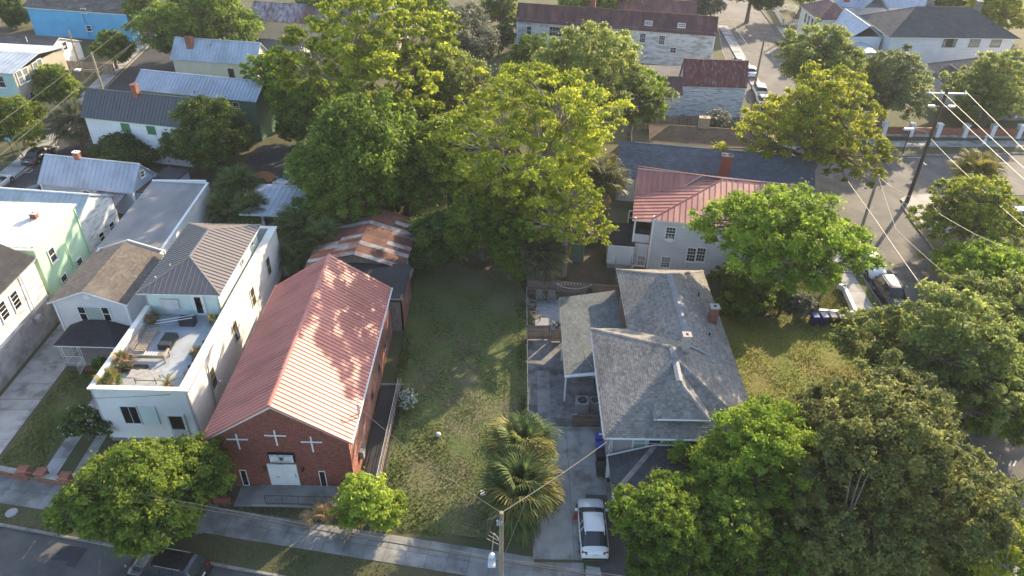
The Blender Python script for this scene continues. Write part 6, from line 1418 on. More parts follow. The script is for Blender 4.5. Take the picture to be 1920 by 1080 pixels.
q = MB(); q.box((g.x - .16, g.y - .04, 1.9), (g.x + .16, g.y - .02, 2.4)); q.box((g.x - .22, g.y - .04, 1.15), (g.x + .22, g.y - .02, 1.85)); q.box((g.x - .12, g.y - .046, 2.0), (g.x + .12, g.y - .041, 2.12), 1); q.build('sign_plate', [MAT['sign_white'], MAT['plastic_red']], SP)
SS = thing('street_name_sign', 'green street name signs crossed on a thin post by the corner kerb', 'sign', (g.x, g.y, 0)); g = at(1716, 350); SS.location = (g.x, g.y, 0)
q = MB(); q.tube((g.x, g.y, 0), (g.x, g.y, 2.8), .03, n=6); q.build('sign_post', MAT['steel'], SS); q = MB(); q.box((g.x - .45, g.y - .02, 2.8), (g.x + .45, g.y + .02, 3.0)); q.box((g.x - .02, g.y - .45, 3.02), (g.x + .02, g.y + .45, 3.2)); q.build('sign_plate', mat('sign_green', (.25, .42, .38), rough=.5), SS)
SQ = thing('street_sign', 'small pale blue sign on crossed posts by the left street', 'sign', at(30, 298)); g = at(30, 298)
q = MB(); q.tube((g.x, g.y, 0), (g.x - .1, g.y, 2.6), .05, n=5); q.build('sign_post', MAT['pole_dark'], SQ); q = MB(); q.tube((g.x + .8, g.y + .3, 0), (g.x + .1, g.y + .6, 3.6), .08, n=5); q.build('brace_post', MAT['wood_tan'], SQ)
q = MB(); q.box((g.x - .45, g.y - .05, 2.3), (g.x + .25, g.y - .02, 2.9)); q.build('sign_plate', MAT['teal'] if False else mat('sign_blue', (.25, .5, .55), rough=.5), SQ)

# ------------------------------------------------------------------ cars
car('white hatchback parked on the driveway beside the grey house', (*at(1111, 984, .8)[:2], .03), 0, 'hatch', 'paint_car_white', 4.65, 1.86, 1.55)
car('black SUV parked on the near street under the street tree', (*at(312, 1061, .8)[:2], -.115), -80, 'suv', 'paint_car_black', 4.95, 1.95, 1.75)
car('dark saloon parked across the pavement edge of the left street', (*at(72, 287, .6)[:2], -.115), 4, 'sedan', 'paint_car_dark', 5.0, 1.85, 1.45)
car('white car cut by the left edge of the picture', (*at(-8, 342, .6)[:2], -.115), 4, 'sedan', 'paint_car_white', 4.7, 1.82, 1.45)
car('dark SUV half hidden behind the light blue house', (*at(74, 352, .9)[:2], -.115), 4, 'suv', 'paint_car_dark', 4.6, 1.85, 1.65)
car('red car mostly hidden behind the light blue roof', (*at(150, 296, .6)[:2], -.115), 4, 'sedan', 'paint_car_red', 4.5, 1.8, 1.45)
car('silver car with dark glass in the shaded yard behind the white pavilion', (*at(543, 333, .7)[:2], .01), -150, 'sedan', 'paint_car_silver', 4.7, 1.82, 1.45)
car('white SUV parked facing the camera on the sunny side street', (36.55, 64.2, -.115), 178, 'suv', 'paint_car_white', 4.7, 1.9, 1.6)
car('dark boxy SUV with rails parked in front of the white SUV', (36.5, 58.7, -.115), 180, 'suv', 'paint_car_black', 4.8, 1.92, 1.8)
car('pale car half hidden by the streaked red roof', (*at(1386, 113, .8)[:2], -.115), 5, 'sedan', 'paint_car_pale', 4.7, 1.82, 1.5, far=True)
car('white car just right of the streaked red roof', (*at(1407, 132, .6)[:2], -.115), 5, 'sedan', 'paint_car_white', 4.6, 1.8, 1.45, far=True)
car('white car under the golden trees on the far street', (*at(1424, 167, .6)[:2], -.115), 5, 'suv', 'paint_car_white', 4.7, 1.85, 1.6, far=True)
car('second white car under the golden trees, nearer the camera', (*at(1431, 186, .6)[:2], -.115), 5, 'sedan', 'paint_car_white', 4.6, 1.8, 1.45, far=True)
car('dark car parked past the bright blue house', (*at(272, 55, .7)[:2], -.115), 8, 'suv', 'paint_car_dark', 4.7, 1.85, 1.65, far=True)
car('pale car at the right edge beyond the corner tree', (*at(1919, 402, .7)[:2], .01), 90, 'sedan', 'paint_car_pale', 4.6, 1.8, 1.45, far=True)

# ------------------------------------------------------------------ bins
def bin_(label, loc, rz, m, lidm=None, group=None, sticker=None):
    o = thing('wheelie_bin', label, 'bin', loc, rz, group); lm = MAT[lidm or m]
    q = MB(); q.hexa([(-.24, -.28, .08), (.24, -.28, .08), (.24, .26, .08), (-.24, .26, .08), (-.31, -.38, .98), (.31, -.38, .98), (.31, .32, .98), (-.31, .32, .98)]); q.box((-.33, -.40, .95), (.33, .34, 1.0)); put('bin_body', q.mesh('bin_body', MAT[m]), o, (0, 0, 0), 0)
    q = MB(); q.hexa([(-.33, -.42, 1.002), (.33, -.42, 1.002), (.33, .36, 1.002), (-.33, .36, 1.002), (-.28, -.34, 1.09), (.28, -.34, 1.09), (.28, .34, 1.12), (-.28, .34, 1.12)]); li = put('lid', q.mesh('lid', lm), o, (0, 0, 0), 0)
    if sticker: q = MB(); q.hexa([(-.22, -.1, 1.105), (-.02, -.1, 1.105), (-.02, .16, 1.113), (-.22, .16, 1.113), (-.22, -.1, 1.111), (-.02, -.1, 1.111), (-.02, .16, 1.119), (-.22, .16, 1.119)]); put('sticker', q.mesh('sticker', MAT[sticker]), li, (0, 0, 0), 0)
    q = MB(); q.tube((-.26, .40, .98), (.26, .40, .98), .02, n=6); q.tube((-.26, .32, .98), (-.26, .40, .98), .015, n=5); q.tube((.26, .32, .98), (.26, .40, .98), .015, n=5); put('handle', q.mesh('handle', MAT[m]), o, (0, 0, 0), 0)
    for s in (-1, 1): q = MB(); q.tube((s * .22, .28, .13), (s * .30, .28, .13), .13, n=12); put('wheel', q.mesh('wheel', MAT['tyre']), o, (0, 0, 0), 0)
    return o
for px, py, m, lb, st in ((1125, 822, 'plastic_blue', 'blue wheeled bin with a white sticker, farthest in the driveway row', 'sign_white'), (1127, 838, 'plastic_blue', 'plain blue wheeled bin, second in the driveway row', None), (1127, 856, 'plastic_black', 'black wheeled bin behind the nearest one in the driveway row', None), (1127, 876, 'plastic_black', 'nearest black wheeled bin in the driveway row', None)):
    g = at(px, py, .8); bin_(lb, (g.x, g.y, .03), -pi / 2, m, None, 'bins beside the grey house', st)
for px, m, l, lb in ((1524, 'plastic_blue_dark', 'plastic_blue', 'leftmost dark blue bin with rubbish on its lid by the white wall'), (1541, 'plastic_blue_dark', 'plastic_blue', 'second dark blue bin in the row by the low white wall'), (1557, 'plastic_black', 'cushion', 'black bin with a tan lid in the row by the low white wall'), (1573, 'plastic_black', 'ac_grey', 'rightmost black bin with a grey lid by the low white wall')):
    g = at(px, 608); bin_(lb, (g.x, g.y, .0), .05, m, l, 'bins in the sunny side yard')
g = at(280, 70); bin_('small blue bin at the kerb past the bright blue house', (g.x, g.y, 0), 0, 'plastic_blue'); g = at(272, 72); bin_('dark red brown bin beside the small blue bin far left', (g.x, g.y, 0), 0, 'terracotta')

# ------------------------------------------------------------------ chairs, air conditioners, small things
def adirondack(label, loc, rz, group='adirondack chairs on the patio'):
    o = thing('adirondack_chair', label, 'chair', loc, rz, group)
    for i in range(5):
        x = -.24 + .12 * i; q = MB(); q.hexa([(x - .052, .25, .30), (x + .052, .25, .30), (x + .052, .28, .30), (x - .052, .28, .30), (x * 1.15 - .055, .60, 1.02 - abs(i - 2) * .06), (x * 1.15 + .055, .60, 1.02 - abs(i - 2) * .06), (x * 1.15 + .055, .63, 1.02 - abs(i - 2) * .06), (x * 1.15 - .055, .63, 1.02 - abs(i - 2) * .06)]); put('back_slat', q.mesh('back_slat', MAT['wood_grey']), o, (0, 0, 0), 0)
    for i in range(4): y = -.28 + .13 * i; q = MB(); q.hexa([(-.28, y, .37 - .02 * i), (.28, y, .37 - .02 * i), (.28, y + .11, .36 - .02 * i), (-.28, y + .11, .36 - .02 * i), (-.28, y, .395 - .02 * i), (.28, y, .395 - .02 * i), (.28, y + .11, .385 - .02 * i), (-.28, y + .11, .385 - .02 * i)]); put('seat_slat', q.mesh('seat_slat', MAT['wood_grey']), o, (0, 0, 0), 0)
    for s in (-1, 1):
        q = MB(); q.box((s * .38 - .07, -.36, .56), (s * .38 + .07, .42, .585)); put('armrest', q.mesh('armrest', MAT['wood_grey']), o, (0, 0, 0), 0)
        q = MB(); q.box((s * .33 - .02, -.32, 0), (s * .33 + .02, -.22, .558)); put('leg', q.mesh('leg', MAT['wood_grey']), o, (0, 0, 0), 0)
        q = MB(); q.hexa([(s * .31 - .015, -.3, .28), (s * .31 + .015, -.3, .28), (s * .31 + .015, .6, .0), (s * .31 - .015, .6, .0), (s * .31 - .015, -.3, .36), (s * .31 + .015, -.3, .36), (s * .31 + .015, .6, .08), (s * .31 - .015, .6, .08)]); put('leg', q.mesh('leg', MAT['wood_grey']), o, (0, 0, 0), 0)
for px, py, rz, lb in ((1013, 560, .15, 'grey adirondack chair at the back left of the patio facing the camera'), (1034, 562, -.05, 'grey adirondack chair against the back fence, right of its twin'), (998, 572, 1.2, 'grey adirondack chair in the patio corner turned right'), (1005, 593, 1.9, 'grey adirondack chair on the left side nearest the short fence'), (1046, 608, -2.6, 'grey adirondack chair seen from behind near the carport roof')):
    g = at(px, py, .3); adirondack(lb, (g.x, g.y, .012), rz)
g = at(1104, 562); q = MB(); q.lathe([(.30, 0), (.34, .1), (.30, .75), (.16, 1.25), (.05, 1.4)], (g.x, g.y + .1, 0), 12); tag(q.build('covered_umbrella', MAT['char_fabric'], None, at_=(g.x, g.y, 0)), 'dark covered patio heater against the back fence', 'patio cover')
q = MB(); q.tube((g.x + .42, g.y + .25, .55), (g.x + .42, g.y + .18, .55), .42, n=20); tag(q.build('teal_disc', MAT['teal'], None, at_=(g.x + .42, g.y + .2, .0)), 'round teal disc leaning on the fence by the dark cover', 'disc')
LG = thing('light_garland', 'string of small white lights drooping on the board fence', 'light string', (5.8, 58.0, 1.6))
for i in range(26):
    f = i / 25; x = 4.2 + 3.3 * f; z = 1.62 - .55 * 4 * f * (1 - f); q = MB(); q.lathe([(.02, -.05), (.05, 0), (.02, .05)], (x, 57.95 + .03 * (6 - x), z), 6); q.build('bulb', MAT['lamp_lens'], LG)
for i in range(9): f = i / 8; x = 4.4 + 2.4 * f; q = MB(); q.lathe([(.02, -.05), (.05, 0), (.02, .05)], (x, 57.98, 1.6 - .06 * sin(7 * f)), 6); q.build('bulb', MAT['lamp_lens'], LG)
def ac(label, loc, s=.85, rz=0):
    o = thing('air_conditioner', label, 'air conditioner', loc, rz); q = MB(); q.box((-s / 2, -s / 2, 0), (s / 2, s / 2, s)); 
    for k in range(8): q.box((-s / 2 - .012, -s / 2 - .012, .08 + k * .09 * s), (s / 2 + .012, s / 2 + .012, .10 + k * .09 * s))
    put('casing', q.mesh('casing', MAT['ac_grey']), o, (0, 0, 0), 0)
    q = MB(); q.tube((0, 0, s), (0, 0, s + .02), s * .36, n=20); put('fan_well', q.mesh('fan_well', MAT['hole_shade_pipe_black']), o, (0, 0, 0), 0)  # black disc drawn for the shaded hollow round the fan
    q = MB()
    for k in range(5): q.hexa([tuple(Matrix.Rotation(k * 2 * pi / 5, 4, 'Z') @ Vector(p)) for p in ((.04, -.05, s + .03), (s * .3, -.08, s + .03), (s * .3, .08, s + .05), (.04, .05, s + .05), (.04, -.05, s + .035), (s * .3, -.08, s + .035), (s * .3, .08, s + .055), (.04, .05, s + .055))])
    q.tube((0, 0, s + .02), (0, 0, s + .07), .06, n=8); put('fan', q.mesh('fan', MAT['ac_dark']), o, (0, 0, 0), 0)
g = at(1092, 752, .9); ac('square grey air conditioner behind the low board screen', (g.x, g.y, .01), 1.0)
g = at(1115, 755, .5); ac('darker grey air conditioner partly under the shingle eave', (g.x, g.y, .01), .8)
g = at(311, 175, .8); ac('pale air conditioner between the shuttered and green houses', (g.x, g.y, .01), 1.0)
g = at(1079, 972); o = thing('fuel_can', 'small red fuel can standing left of the white hatchback', 'fuel can', (g.x, g.y, .03)); q = MB(); q.hexa([(-.17, -.12, 0), (.17, -.12, 0), (.17, .12, 0), (-.17, .12, 0), (-.13, -.1, .32), (.13, -.1, .32), (.13, .1, .32), (-.13, .1, .32)]); put('can_body', q.mesh('b', MAT['plastic_red']), o, (0, 0, 0), 0)
q = MB(); q.path([(-.1, 0, .32), (-.06, 0, .42), (.06, 0, .42), (.1, 0, .32)], [.02] * 4, 5); put('handle', q.mesh('h', MAT['plastic_red']), o, (0, 0, 0), 0); q = MB(); q.tube((.1, 0, .3), (.2, 0, .44), .03, .02, 6); put('spout', q.mesh('s', MAT['plastic_black']), o, (0, 0, 0), 0)
g = at(906, 927); q = MB(); q.box((g.x - .17, g.y - .17, 0), (g.x + .17, g.y + .17, .16)); q.box((g.x - .19, g.y - .19, .162), (g.x + .19, g.y + .19, .2)); tag(q.build('utility_box', MAT['sign_white'], None, at_=(g.x, g.y, 0)), 'small square white utility box in the lot grass', 'utility box')
g = at(822, 818); q = MB(); q.lathe([(.05, 0), (.17, .06), (.2, .18), (.17, .3), (.05, .36)], (g.x, g.y, 0), 12); tag(q.build('ball', MAT['sign_white'], None, at_=(g.x, g.y, 0), smooth=True), 'small pale ball lying in the lot grass', 'ball')
g = at(22, 962); q = MB(); q.tube((g.x, g.y, .0), (g.x, g.y, .06), .38, n=16); q.tube((g.x, g.y, .06), (g.x, g.y, .075), .3, n=16); tag(q.build('manhole_cover', MAT['ac_grey'], None, at_=(g.x, g.y, 0)), 'round metal cover in the verge at the left edge', 'manhole cover')
g = at(1081, 468); o = thing('glass_frame', 'tall narrow green tinted glass door frame standing in the back yard', 'door', (g.x, g.y + 1.5, 0)); q = MB(); b = at(1080, 491); q.box((b.x - .75, b.y - .04, 0), (b.x - .68, b.y + .04, 2.2)); q.box((b.x + .68, b.y - .04, 0), (b.x + .75, b.y + .04, 2.2)); q.box((b.x - .68, b.y - .04, 2.1), (b.x + .68, b.y + .04, 2.2)); q.box((b.x - .68, b.y - .04, 0), (b.x + .68, b.y + .04, .1)); q.build('frame', MAT['steel'], o); q = MB(); q.box((b.x - .68, b.y - .01, .1), (b.x + .68, b.y + .01, 2.1)); q.build('pane', mat('glass_green', (.13, .22, .16), rough=.1), o)
# white surfboard-like board by the wire fence
g = at(992, 742); q = MB(); q.slab([(g.x - .1, g.y - 1.0, .10), (g.x + .08, g.y - 1.0, .10), (g.x + .14, g.y - .3, .12), (g.x + .14, g.y + .6, .12), (g.x + .02, g.y + 1.1, .1), (g.x - .08, g.y + .6, .12), (g.x - .12, g.y - .3, .12)], (0, 0, -.09)); tag(q.build('white_plank', MAT['wood_tan'], None, at_=(g.x, g.y, 0)), 'long pale board lying along the wire fence', 'board')
g = at(438, 268)
# ---- roof terrace
def tw(u, v, z=0): return WH.w(u, v, TZ + z)
def wb(o, name, u0, v0, z0, u1, v1, z1, m): q = MB(); q.box((u0, v0, TZ + z0), (u1, v1, TZ + z1), 0, R.uniform(-1, 1), Matrix.Translation(WH.w(0, 0, 0)) @ Matrix.Rotation(WH.r, 4, 'Z')); return q.build(name, MAT[m], o)
SO = thing('corner_bench', 'long slatted wooden corner bench on the roof terrace', 'bench', tw(1.4, 5.6))
for i in range(11): wb(SO, 'seat_slat', .95, 4.75 + i * .24, .36, 1.75, 4.9 + i * .24, .39, 'wood_tan')
for k in range(4): wb(SO, 'back_slat', .82 - .04 * k, 4.7, .42 + .11 * k, .86 - .04 * k, 7.4, .51 + .11 * k, 'wood_grey')
for i in range(8): wb(SO, 'seat_slat', 1.85 + i * .22, 4.05, .36, 2.0 + i * .22, 4.7, .39, 'tarp' if i < 5 else 'wood_tan')
for k in range(3): wb(SO, 'back_slat', .9, 3.86 - .03 * k, .42 + .12 * k, 3.7, 3.9 - .03 * k, .52 + .12 * k, 'wood_tan')
for (u, v) in ((.9, 7.45), (1.75, 7.45), (3.65, 3.9), (3.65, 4.7), (.9, 3.95), (1.8, 4.75)): wb(SO, 'leg', u - .05, v - .05, 0, u + .05, v + .05, .62, 'wood_tan')
wb(SO, 'armrest', 3.58, 3.9, .62, 3.75, 4.8, .68, 'wood_tan'); wb(SO, 'armrest', .85, 7.4, .62, 1.85, 7.52, .68, 'wood_grey')
o = thing('covered_table', 'charcoal covered ottoman block on the roof terrace', 'covered table', tw(3.0, 6.2)); q = MB(); q.box((2.5, 5.3, TZ), (3.5, 6.95, TZ + .52), 0, 0, Matrix.Translation(WH.w(0, 0, 0)) @ Matrix.Rotation(WH.r, 4, 'Z')); bo = q.build('cover', MAT['char_fabric'], o); bo.modifiers.new('bevel', 'BEVEL').width = .06
o = thing('storage_chest', 'dark brown chest with pale poles across it near the terrace door', 'chest', tw(3.5, 8.6)); wb(o, 'chest_body', 3.0, 8.3, 0, 4.2, 9.0, .55, 'shingle_black'); wb(o, 'lid', 2.96, 8.26, .552, 4.24, 9.04, .6, 'shingle_black')
for dz in (0, .12): q = MB(); q.path([tw(1.3, 7.9 + dz * 3, .55), tw(4.1, 8.5 + dz * 3, .75)], [.03, .03], 5); tag(q.build('white_pole', MAT['white_trim'], None, at_=tuple(tw(2.7, 8.2))), 'long white pole lying across the dark chest' if not dz else 'second white pole behind the first on the dark chest', 'pole')
o = thing('outdoor_table', 'small metal table with a crumpled grey cover at the terrace front', 'table', tw(3.0, 1.9)); q = MB()
for (u, v) in ((2.4, 1.55), (3.9, 1.55), (2.4, 2.25), (3.9, 2.25)): q = MB(); q.tube(tw(u, v), tw(u, v, .62), .03, n=5); q.build('leg', MAT['black_metal'], o)
wb(o, 'stretcher', 2.4, 1.53, .3, 3.9, 1.57, .34, 'black_metal')
q = MB(); N = 10
for i in range(N):
    for j in range(4):
        P = []
        for a, b in ((i, j), (i + 1, j), (i + 1, j + 1), (i, j + 1)): P.append(tw(1.9 + 2.3 * a / N, 1.45 + .9 * b / 4, .66 + .07 * sin(a * 2.1 + b) * cos(b * 1.9 + a * .7)))
        q.face(P, 0, sin(i * 3 + j))
q.build('cover', MAT['cushion'], o)
LW_ = thing('sun_lounger', 'low black lounger beside the dry potted plants', 'lounger', tw(1.6, 2.8)); wb(LW_, 'cushion', .9, 2.7, .22, 2.6, 3.3, .32, 'char_fabric'); wb(LW_, 'frame', .85, 2.65, .16, 2.65, 3.35, .219, 'black_metal')
for (u, v) in ((.9, 2.7), (2.6, 2.7), (.9, 3.3), (2.6, 3.3)): wb(LW_, 'leg', u - .03, v - .03, 0, u + .03, v + .03, .16, 'black_metal')
for k, (u, v, mm) in enumerate(((6.05, 6.1, 'shingle_black'), (6.05, 3.9, 'shingle_black'), (6.0, 3.2, 'shingle_black'), (5.95, 2.5, 'terracotta'))):
    q = MB(); q.lathe([(.14, 0), (.2, .25), (.22, .32)], tw(u - .15, v), 10); tag(q.build('plant_pot', MAT[mm], None, at_=tuple(tw(u - .15, v))), ['dark pot against the right terrace wall, farthest back', 'dark pot against the right terrace wall, middle', 'dark pot against the right terrace wall, next to the terracotta one', 'reddish pot against the right terrace wall near the front'][k], 'pot')
for (u, v, m, lb, sc) in ((.75, 3.4, 'frond_dry', 'brown and green spiky potted plant behind the lounger', .62), (.8, 1.15, 'frond_yellow', 'yellow spiky potted plant in the front left terrace corner', .66), (4.95, 1.2, 'frond_yellow', 'thin arching potted palm in the front right terrace corner', .7), (5.6, 8.9, 'frond_yellow', 'small leafy plant in a white pot by the terrace door', .32), (.75, 8.7, 'frond_dry', 'dry reddish potted plant in the back left terrace corner', .42), (5.75, 4.7, 'frond_dry', 'dry grass plant on the right terrace wall', .35)):
    p = tw(u, v); r0 = palm(lb, (p.x, p.y, p.z), .38, 18, sc, m, int(u * 10 + v), cat='potted plant', pin=(u == 4.95), tr=.08, dry=2, m2='frond_green')
    q = MB(); q.lathe([(.15, 0), (.22, .3), (.24, .36)], p, 10); q.build('pot', MAT['terracotta' if u != 5.6 else 'white_trim'], r0)
# ---- pavilion and yard behind the white house
H = House('white_pavilion', 'white flat roofed garden pavilion on posts among the palms', -28.6, 67.7, -2, 8.2, 6.2, cat='pavilion')
H.slopes([([(0, 0, 3.0), (8.2, 0, 3.0), (8.2, 6.2, 3.3), (0, 6.2, 3.3)], (1, 0))], 'seam', MAT['roof_light_metal'], MAT['white_trim'], thick=.2, width=.6)
for u, v in ((2.2, .6), (7.8, .4), (.4, 5.8), (7.8, 5.8)): part_box(H, 'post', (u - .14, v - .14, 0), (u + .14, v + .14, 2.8), 'white_trim')
part_box(H, 'counter', (-1.9, 4.2, 0), (7.6, 5.2, .95), 'white_siding'); part_box(H, 'back_wall', (2.4, 5.85, 0), (8.1, 6.0, 2.9), 'white_siding')
g = at(446, 377, 1.0); q = MB(); q.lathe([(.3, 0), (.42, .25), (.3, .5), (.06, .62)], (g.x, g.y, .95), 12); tag(q.build('ceramic_grill', MAT['sign_white'], None, at_=(g.x, g.y, .95)), 'round white egg shaped grill on the outdoor counter', 'grill')
sheet('terrace', [at(518, 425)[:2], at(560, 425)[:2], at(560, 480)[:2], at(515, 480)[:2]], .03, MAT['concrete'])
g = at(524, 428); q = MB(); q.lathe([(.18, 0), (.26, .35), (.28, .42)], (g.x, g.y, .03), 10); tag(q.build('plant_pot', MAT['terracotta'], None, at_=(g.x, g.y, 0)), 'terracotta pot at the foot of the white pavilion post', 'pot')
P = thing('plunge_pool', 'small dark pool corner beside the white house', 'pool', at(522, 487)); g = at(525, 492); q = MB(); q.box((g.x - 1.6, g.y - 2.4, .0), (g.x + 1.6, g.y + 2.4, .12)); q.build('pool_edge', MAT['concrete'], P); q = MB(); q.box((g.x - 1.4, g.y - 2.2, .121), (g.x + 1.4, g.y + 2.2, .128)); q.build('pool_cover', mat('pool', (.10, .14, .15), (.08, .11, .12), rough=.25), P)
g = at(492, 333); q = MB(); q.lathe([(1.6, 0), (1.1, .35), (.3, .6)], (g.x, g.y, 0), 9, 0); tag(q.build('rubble_heap', MAT['rust_orange'], None, at_=(g.x, g.y, 0)), 'orange brown heap of debris in the shaded car park', 'heap')
# ------------------------------------------------------------------ trees and plants (crown centre and size as seen in the photo)
T = tree
T('big spreading pecan with grey limbs and yellow green tufts in the middle', 985, 262, 335, 350, 6.8, 'pecan', 11, vr=.72, dens=.65, trunk=(2.4, 70.5, 0), tr=.42)
T('yellow green pecan behind the vine covered tree, upper middle', 700, 110, 310, 260, 5, 'pecan', 12, dens=1.4, tr=.35)
T('dark green upright tree between the pale metal roofs and the pecan', 530, 150, 135, 250, 3, 'bright', 13, dens=1.2)
T('vine smothered tree left of the big pecan', 672, 285, 240, 235, 2.0, 'vine', 14, dens=1.15)
T('leafy tree between the vine covered tree and the upper pecan', 800, 205, 130, 150, 3, 'mid', 141)
T('shaded tree beside the rusty shed', 655, 375, 170, 130, .8, 'mid', 142)
T('dark understory tree behind the rusty shed', 760, 350, 150, 170, .5, 'mid', 15, dens=1.1)
T('tall green tree right behind the big pecan', 1110, 150, 230, 200, 4, 'olive', 16)
T('bright tree with pointed sprays right of the big pecan', 1190, 185, 130, 190, 3.5, 'bright', 17)
T('low dense tree at the back end of the empty lot', 905, 425, 160, 150, .5, 'mid', 18)
T('dark shrub mass at the far left corner of the empty lot', 820, 455, 120, 100, .2, 'dark', 19)
T('green shrub edging the right side of the empty lot', 958, 488, 100, 110, .2, 'mid', 20)
T('low branch cluster of tufted leaves over the back yard', 1062, 392, 180, 190, 4.0, 'pecan', 21, dens=.9)
T('round tree with tufted leaves over the lot corner', 930, 360, 150, 130, 4, 'pecan', 22)
T('grey green sparse tree at the top centre', 860, 90, 130, 170, 3, 'grey', 23, leaf=.3)
T('green tree at the top edge left of centre', 790, 20, 120, 100, 2, 'mid', 24)
T('pale tree at the top edge behind the long maroon roof', 940, 20, 90, 90, 2, 'olive', 25)
T('green trees peeking over the long maroon roof', 1130, -2, 200, 50, 1, 'mid', 26)
T('shaded garden tree left of the long weathered house', 935, 75, 60, 80, .5, 'dark', 27)
T('dark tree with a yellow top in front of the shuttered house', 388, 242, 140, 165, 1.2, 'dark', 28, m2='leaf_gold', f2=.10)
T('juniper bush against the shuttered white house wall', 222, 284, 105, 62, .1, 'dark', 29, cat='shrub')
T('roadside tree in front of the sunlit cream side', 103, 162, 88, 92, .8, 'mid', 30, m2='leaf_gold', f2=.15)
T('rounded street tree at the left edge above the parked cars', 30, 226, 105, 85, 1.0, 'mid', 31, m2='leaf_gold', f2=.3)
T('broad dark tree before the bright blue house', 210, 92, 76, 62, .6, 'mid', 32)
T('tree beside the blue house with yellowish top', 278, 22, 90, 72, 1.5, 'mid', 33, m2='leaf_gold', f2=.2)
T('large dark green tree above the cream house roof', 385, 42, 190, 125, 1.5, 'mid', 34)
T('dark tree at the top left corner', 20, 22, 70, 60, .5, 'dark', 35)
T('small tree at the left street edge above the cream house', 330, 85, 80, 60, .5, 'dark', 36)
T('street tree with gold leaves in place of a sunlit patch beside the brick church', 275, 906, 285, 200, 1.6, 'street', 37, cap=70000, m2='leaf_gold', f2=.06, dens=1.2, trunk=(*at(300, 1015)[:2], 0))  # gold leaves mixed in imitate sunlight on part of the crown
T('bright lime sapling beside the church corner', 690, 945, 128, 135, .3, 'lime', 38, cap=20000)
T('white flowering hedge along the garden path', 160, 800, 85, 150, .05, 'dark', 39, cat='hedge', m2='flower_white', f2=.10)
T('white flowering bush next to the church ramp', 765, 748, 42, 52, .05, 'dark', 40, cat='shrub', m2='flower_white', f2=.45, leaf=.12)
T('strap leaved bush at the left foot of the church', 412, 900, 60, 60, .05, 'dark', 41, cat='shrub')
T('bright feathery tree in front of the pink roofed house', 1465, 445, 300, 215, 6.3, 'bright', 42, vr=.5, trunk=(25.2, 58.8, 0), dens=.85, leaf=.2)
T('shaded tree under the bright feathery one', 1395, 535, 120, 110, .3, 'mid', 43)
T('low green tree over the raised beds', 1470, 560, 60, 50, .3, 'mid', 44)
T('grey leaved shrub left of the four bins', 1505, 575, 62, 60, .1, 'grey', 45, cat='shrub')
T('light green tree right of the grey house roof', 1398, 850, 250, 215, 2.0, 'bright', 46, cap=60000, leaf=.15, dens=1.2)
T('shrubby tree overhanging the white hatchback', 1238, 985, 215, 205, 1.2, 'street', 47, cap=60000, dens=1.2, m2='leaf_bright', f2=.4)
T('deep green tree at the bottom edge right of the driveway', 1385, 1005, 210, 190, 1.0, 'street', 48, m2='leaf_bright', f2=.3)
T('huge dark olive cedar at the lower right', 1668, 888, 400, 400, .6, 'cedar', 49, cap=110000, dens=1.25, tr=.35)
T('pale green tree right of the lawn', 1755, 655, 300, 260, 1.0, 'olive', 50, vr=.7, dens=1.1)
T('rounded green tree above the lower right cedar at the right edge', 1890, 590, 210, 220, 1.0, 'olive', 51, vr=.7)
T('flat topped green tree by the corner of the side street', 1850, 500, 200, 110, 1.5, 'bright', 52)
T('corner tree with drooping yellow green sprays near the tall pole', 1822, 398, 175, 130, 1.6, 'gold', 53, m2='leaf_mid', f2=.45)
T('dark tree at the right edge behind the cedar', 1880, 745, 170, 190, .6, 'mid', 54)
T('yellow leaved tree in the lower right corner', 1895, 1030, 180, 150, 2.0, 'pecan', 55)
T('small green tree between the cedar and the lower right corner', 1800, 1070, 90, 70, .3, 'mid', 56)
T('golden green tree left of the cross street', 1545, 235, 250, 215, 2.2, 'gold', 57)
T('olive tree above the golden green tree', 1545, 118, 180, 120, 2.5, 'olive', 58)
T('grey olive tree in front of the bungalow', 1672, 155, 145, 180, 2, 'olive', 59, m2='leaf_grey', f2=.4)
T('green tree at the right edge below the bungalow roof', 1868, 165, 150, 160, 1.5, 'olive', 60)
T('yellow green tree at the top right corner', 1870, 15, 130, 70, 2, 'gold', 61)
T('flowering shrub before the tall grey board fence', 1347, 240, 75, 55, .2, 'grey', 62, cat='shrub', m2='flower_white', f2=.12, leaf=.2)
T('small tree beside the maroon roofs at the side street', 1320, 8, 75, 45, 1, 'grey', 63)
T('street tree at the top of the side street', 1505, -14, 90, 40, 3, 'mid', 64)
T('dark tree over the far road', 1410, -12, 90, 50, 3, 'dark', 65)
T('dark shrubs between the palms behind the white house', 480, 365, 60, 50, .1, 'dark', 66, cat='shrub')
T('shaded bush by the white pavilion', 605, 430, 70, 60, .3, 'dark', 67, cat='shrub')
T('wild bushes beyond the green house end', 555, 240, 70, 60, .3, 'mid', 68, cat='shrub')
T('bush below the golden tree near the slate roof', 1420, 255, 60, 45, .2, 'grey', 69, cat='shrub')
T('shrub by the porch of the gabled house', 190, 690, 40, 50, .05, 'mid', 70, cat='shrub')
T('garden shrub beside the low white house', 120, 108, 40, 20, .05, 'dark', 71, cat='shrub')
T('dark treetops beyond the roofs at the top left', 620, 22, 150, 40, 1, 'dark', 72)
T('green tree beyond the vine covered tree on the right', 1290, 30, 10, 10, 1, 'dark', 73) if False else None
T('dense tree beyond the bungalow roof', 1760, -5, 140, 40, 2, 'mid', 74)
T('mid green tree filling the gap between the two pecans', 850, 170, 175, 175, 3, 'olive', 80)
T('green tree left of the tall tree behind the big pecan', 1010, 120, 120, 130, 3, 'mid', 81)
T('shaded tree below the upper pecan', 590, 200, 130, 150, 2, 'mid', 82)
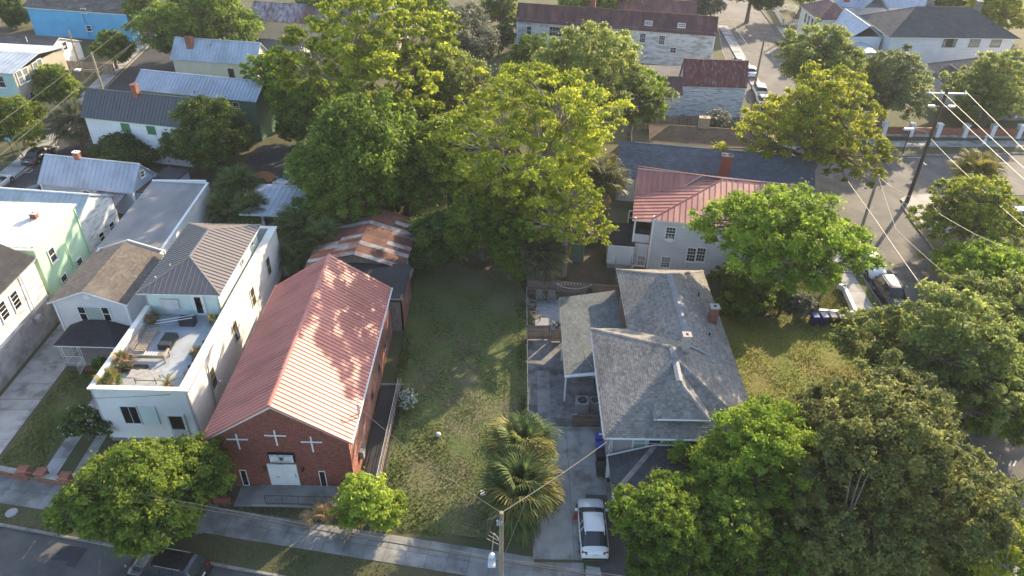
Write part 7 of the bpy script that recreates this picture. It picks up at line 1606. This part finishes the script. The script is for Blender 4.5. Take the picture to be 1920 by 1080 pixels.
T('lower green tree between the vine covered tree and the big pecan', 845, 300, 180, 190, 2.0, 'mid', 83, m2='leaf_pecan', f2=.3)
T('sparse grey twigged tree right of the upper pecan', 880, 60, 110, 120, 3, 'grey', 84, leaf=.28)
T('dark bush under the trees left of the cedar', 1480, 975, 110, 130, .2, 'dark', 85, cat='shrub')
T('leafy tree over the house wing at the lot corner', 1075, 300, 140, 170, 4.0, 'pecan', 86)
T('green understory tree behind the lot beside the palm trunk', 1015, 440, 130, 110, 1.0, 'mid', 87)
# palms
g = at(980, 850, 2.6); palm('upper of the two sunlit fan palms by the driveway', (g.x, g.y), 3.0, 64, 1.45, 'frond_green', 1, m2='frond_yellow')
g = at(965, 925, 2.3); palm('lower of the two fan palms by the driveway', (g.x + .35, g.y - .1), 2.7, 70, 1.6, 'frond_green', 2, m2='frond_yellow', dry=7)
g = at(1128, 350, 6.6); palm('tall fan palm with a bare trunk left of the pink roofed house', (g.x, g.y), 7.0, 54, 1.6, 'frond_grey', 3, m2='frond_yellow', dry=12, tr=.2)
g = at(1010, 490, 2.4); palm('low fan palm over the back fence', (g.x, g.y), 2.6, 50, 1.6, 'frond_grey', 4)
for k, (x, y, h, s, lb) in enumerate(((445, 350, 3.2, 1.5, 'shaggy fan palm behind the membrane roof'), (425, 390, 2.2, 1.3, 'lower fan palm left of its taller neighbour'), (470, 395, 2.4, 1.3, 'fan palm next to the outdoor counter'), (560, 430, 3.2, 1.5, 'fan palm in front of the white pavilion'), (600, 455, 2.8, 1.4, 'fan palm left of the rusty shed'), (560, 478, 2.0, 1.3, 'low fan palm by the pool corner'), (140, 232, 3.4, 1.9, 'shaggy fan palm by the left street in front of the shuttered house'), (1830, 325, 4.2, 1.7, 'sunlit fan palm behind the corner tree'))):
    g = at(x, y, h); palm(lb, (g.x, g.y), h, 44, s, 'frond_green' if k < 6 else ('frond_grey' if k == 6 else 'frond_yellow'), 20 + k, dry=6)
g = at(408, 880, .8); palm('strappy palm shrub by the left foot of the church', (g.x, g.y), .5, 26, 1.1, 'frond_green', 40, cat='shrub', tr=.1)
g = at(645, 985, .5); palm('dried frond clump before the church landing', (g.x - 1.6, g.y + .6), .3, 12, .8, 'frond_dry', 41, cat='shrub', tr=.08)

# ------------------------------------------------------------------ haze
hb = MB(); hb.box((-400, -60, -1.5), (400, 420, 46)); hz = hb.build('haze', [], None, 'stuff', at_=(0, 0, 0))
hm = bpy.data.materials.new('haze'); hm.use_nodes = True; N = hm.node_tree.nodes; N.clear(); o_ = N.new('ShaderNodeOutputMaterial'); v_ = N.new('ShaderNodeVolumePrincipled')
v_.inputs['Density'].default_value = .00018; v_.inputs['Color'].default_value = (.93, .95, 1, 1); v_.inputs['Anisotropy'].default_value = .2; hm.node_tree.links.new(v_.outputs[0], o_.inputs['Volume'])
hz.data.materials.clear(); hz.data.materials.append(hm)
print('LEAVES', LEAVES[0], 'OBJS', len(bpy.data.objects))
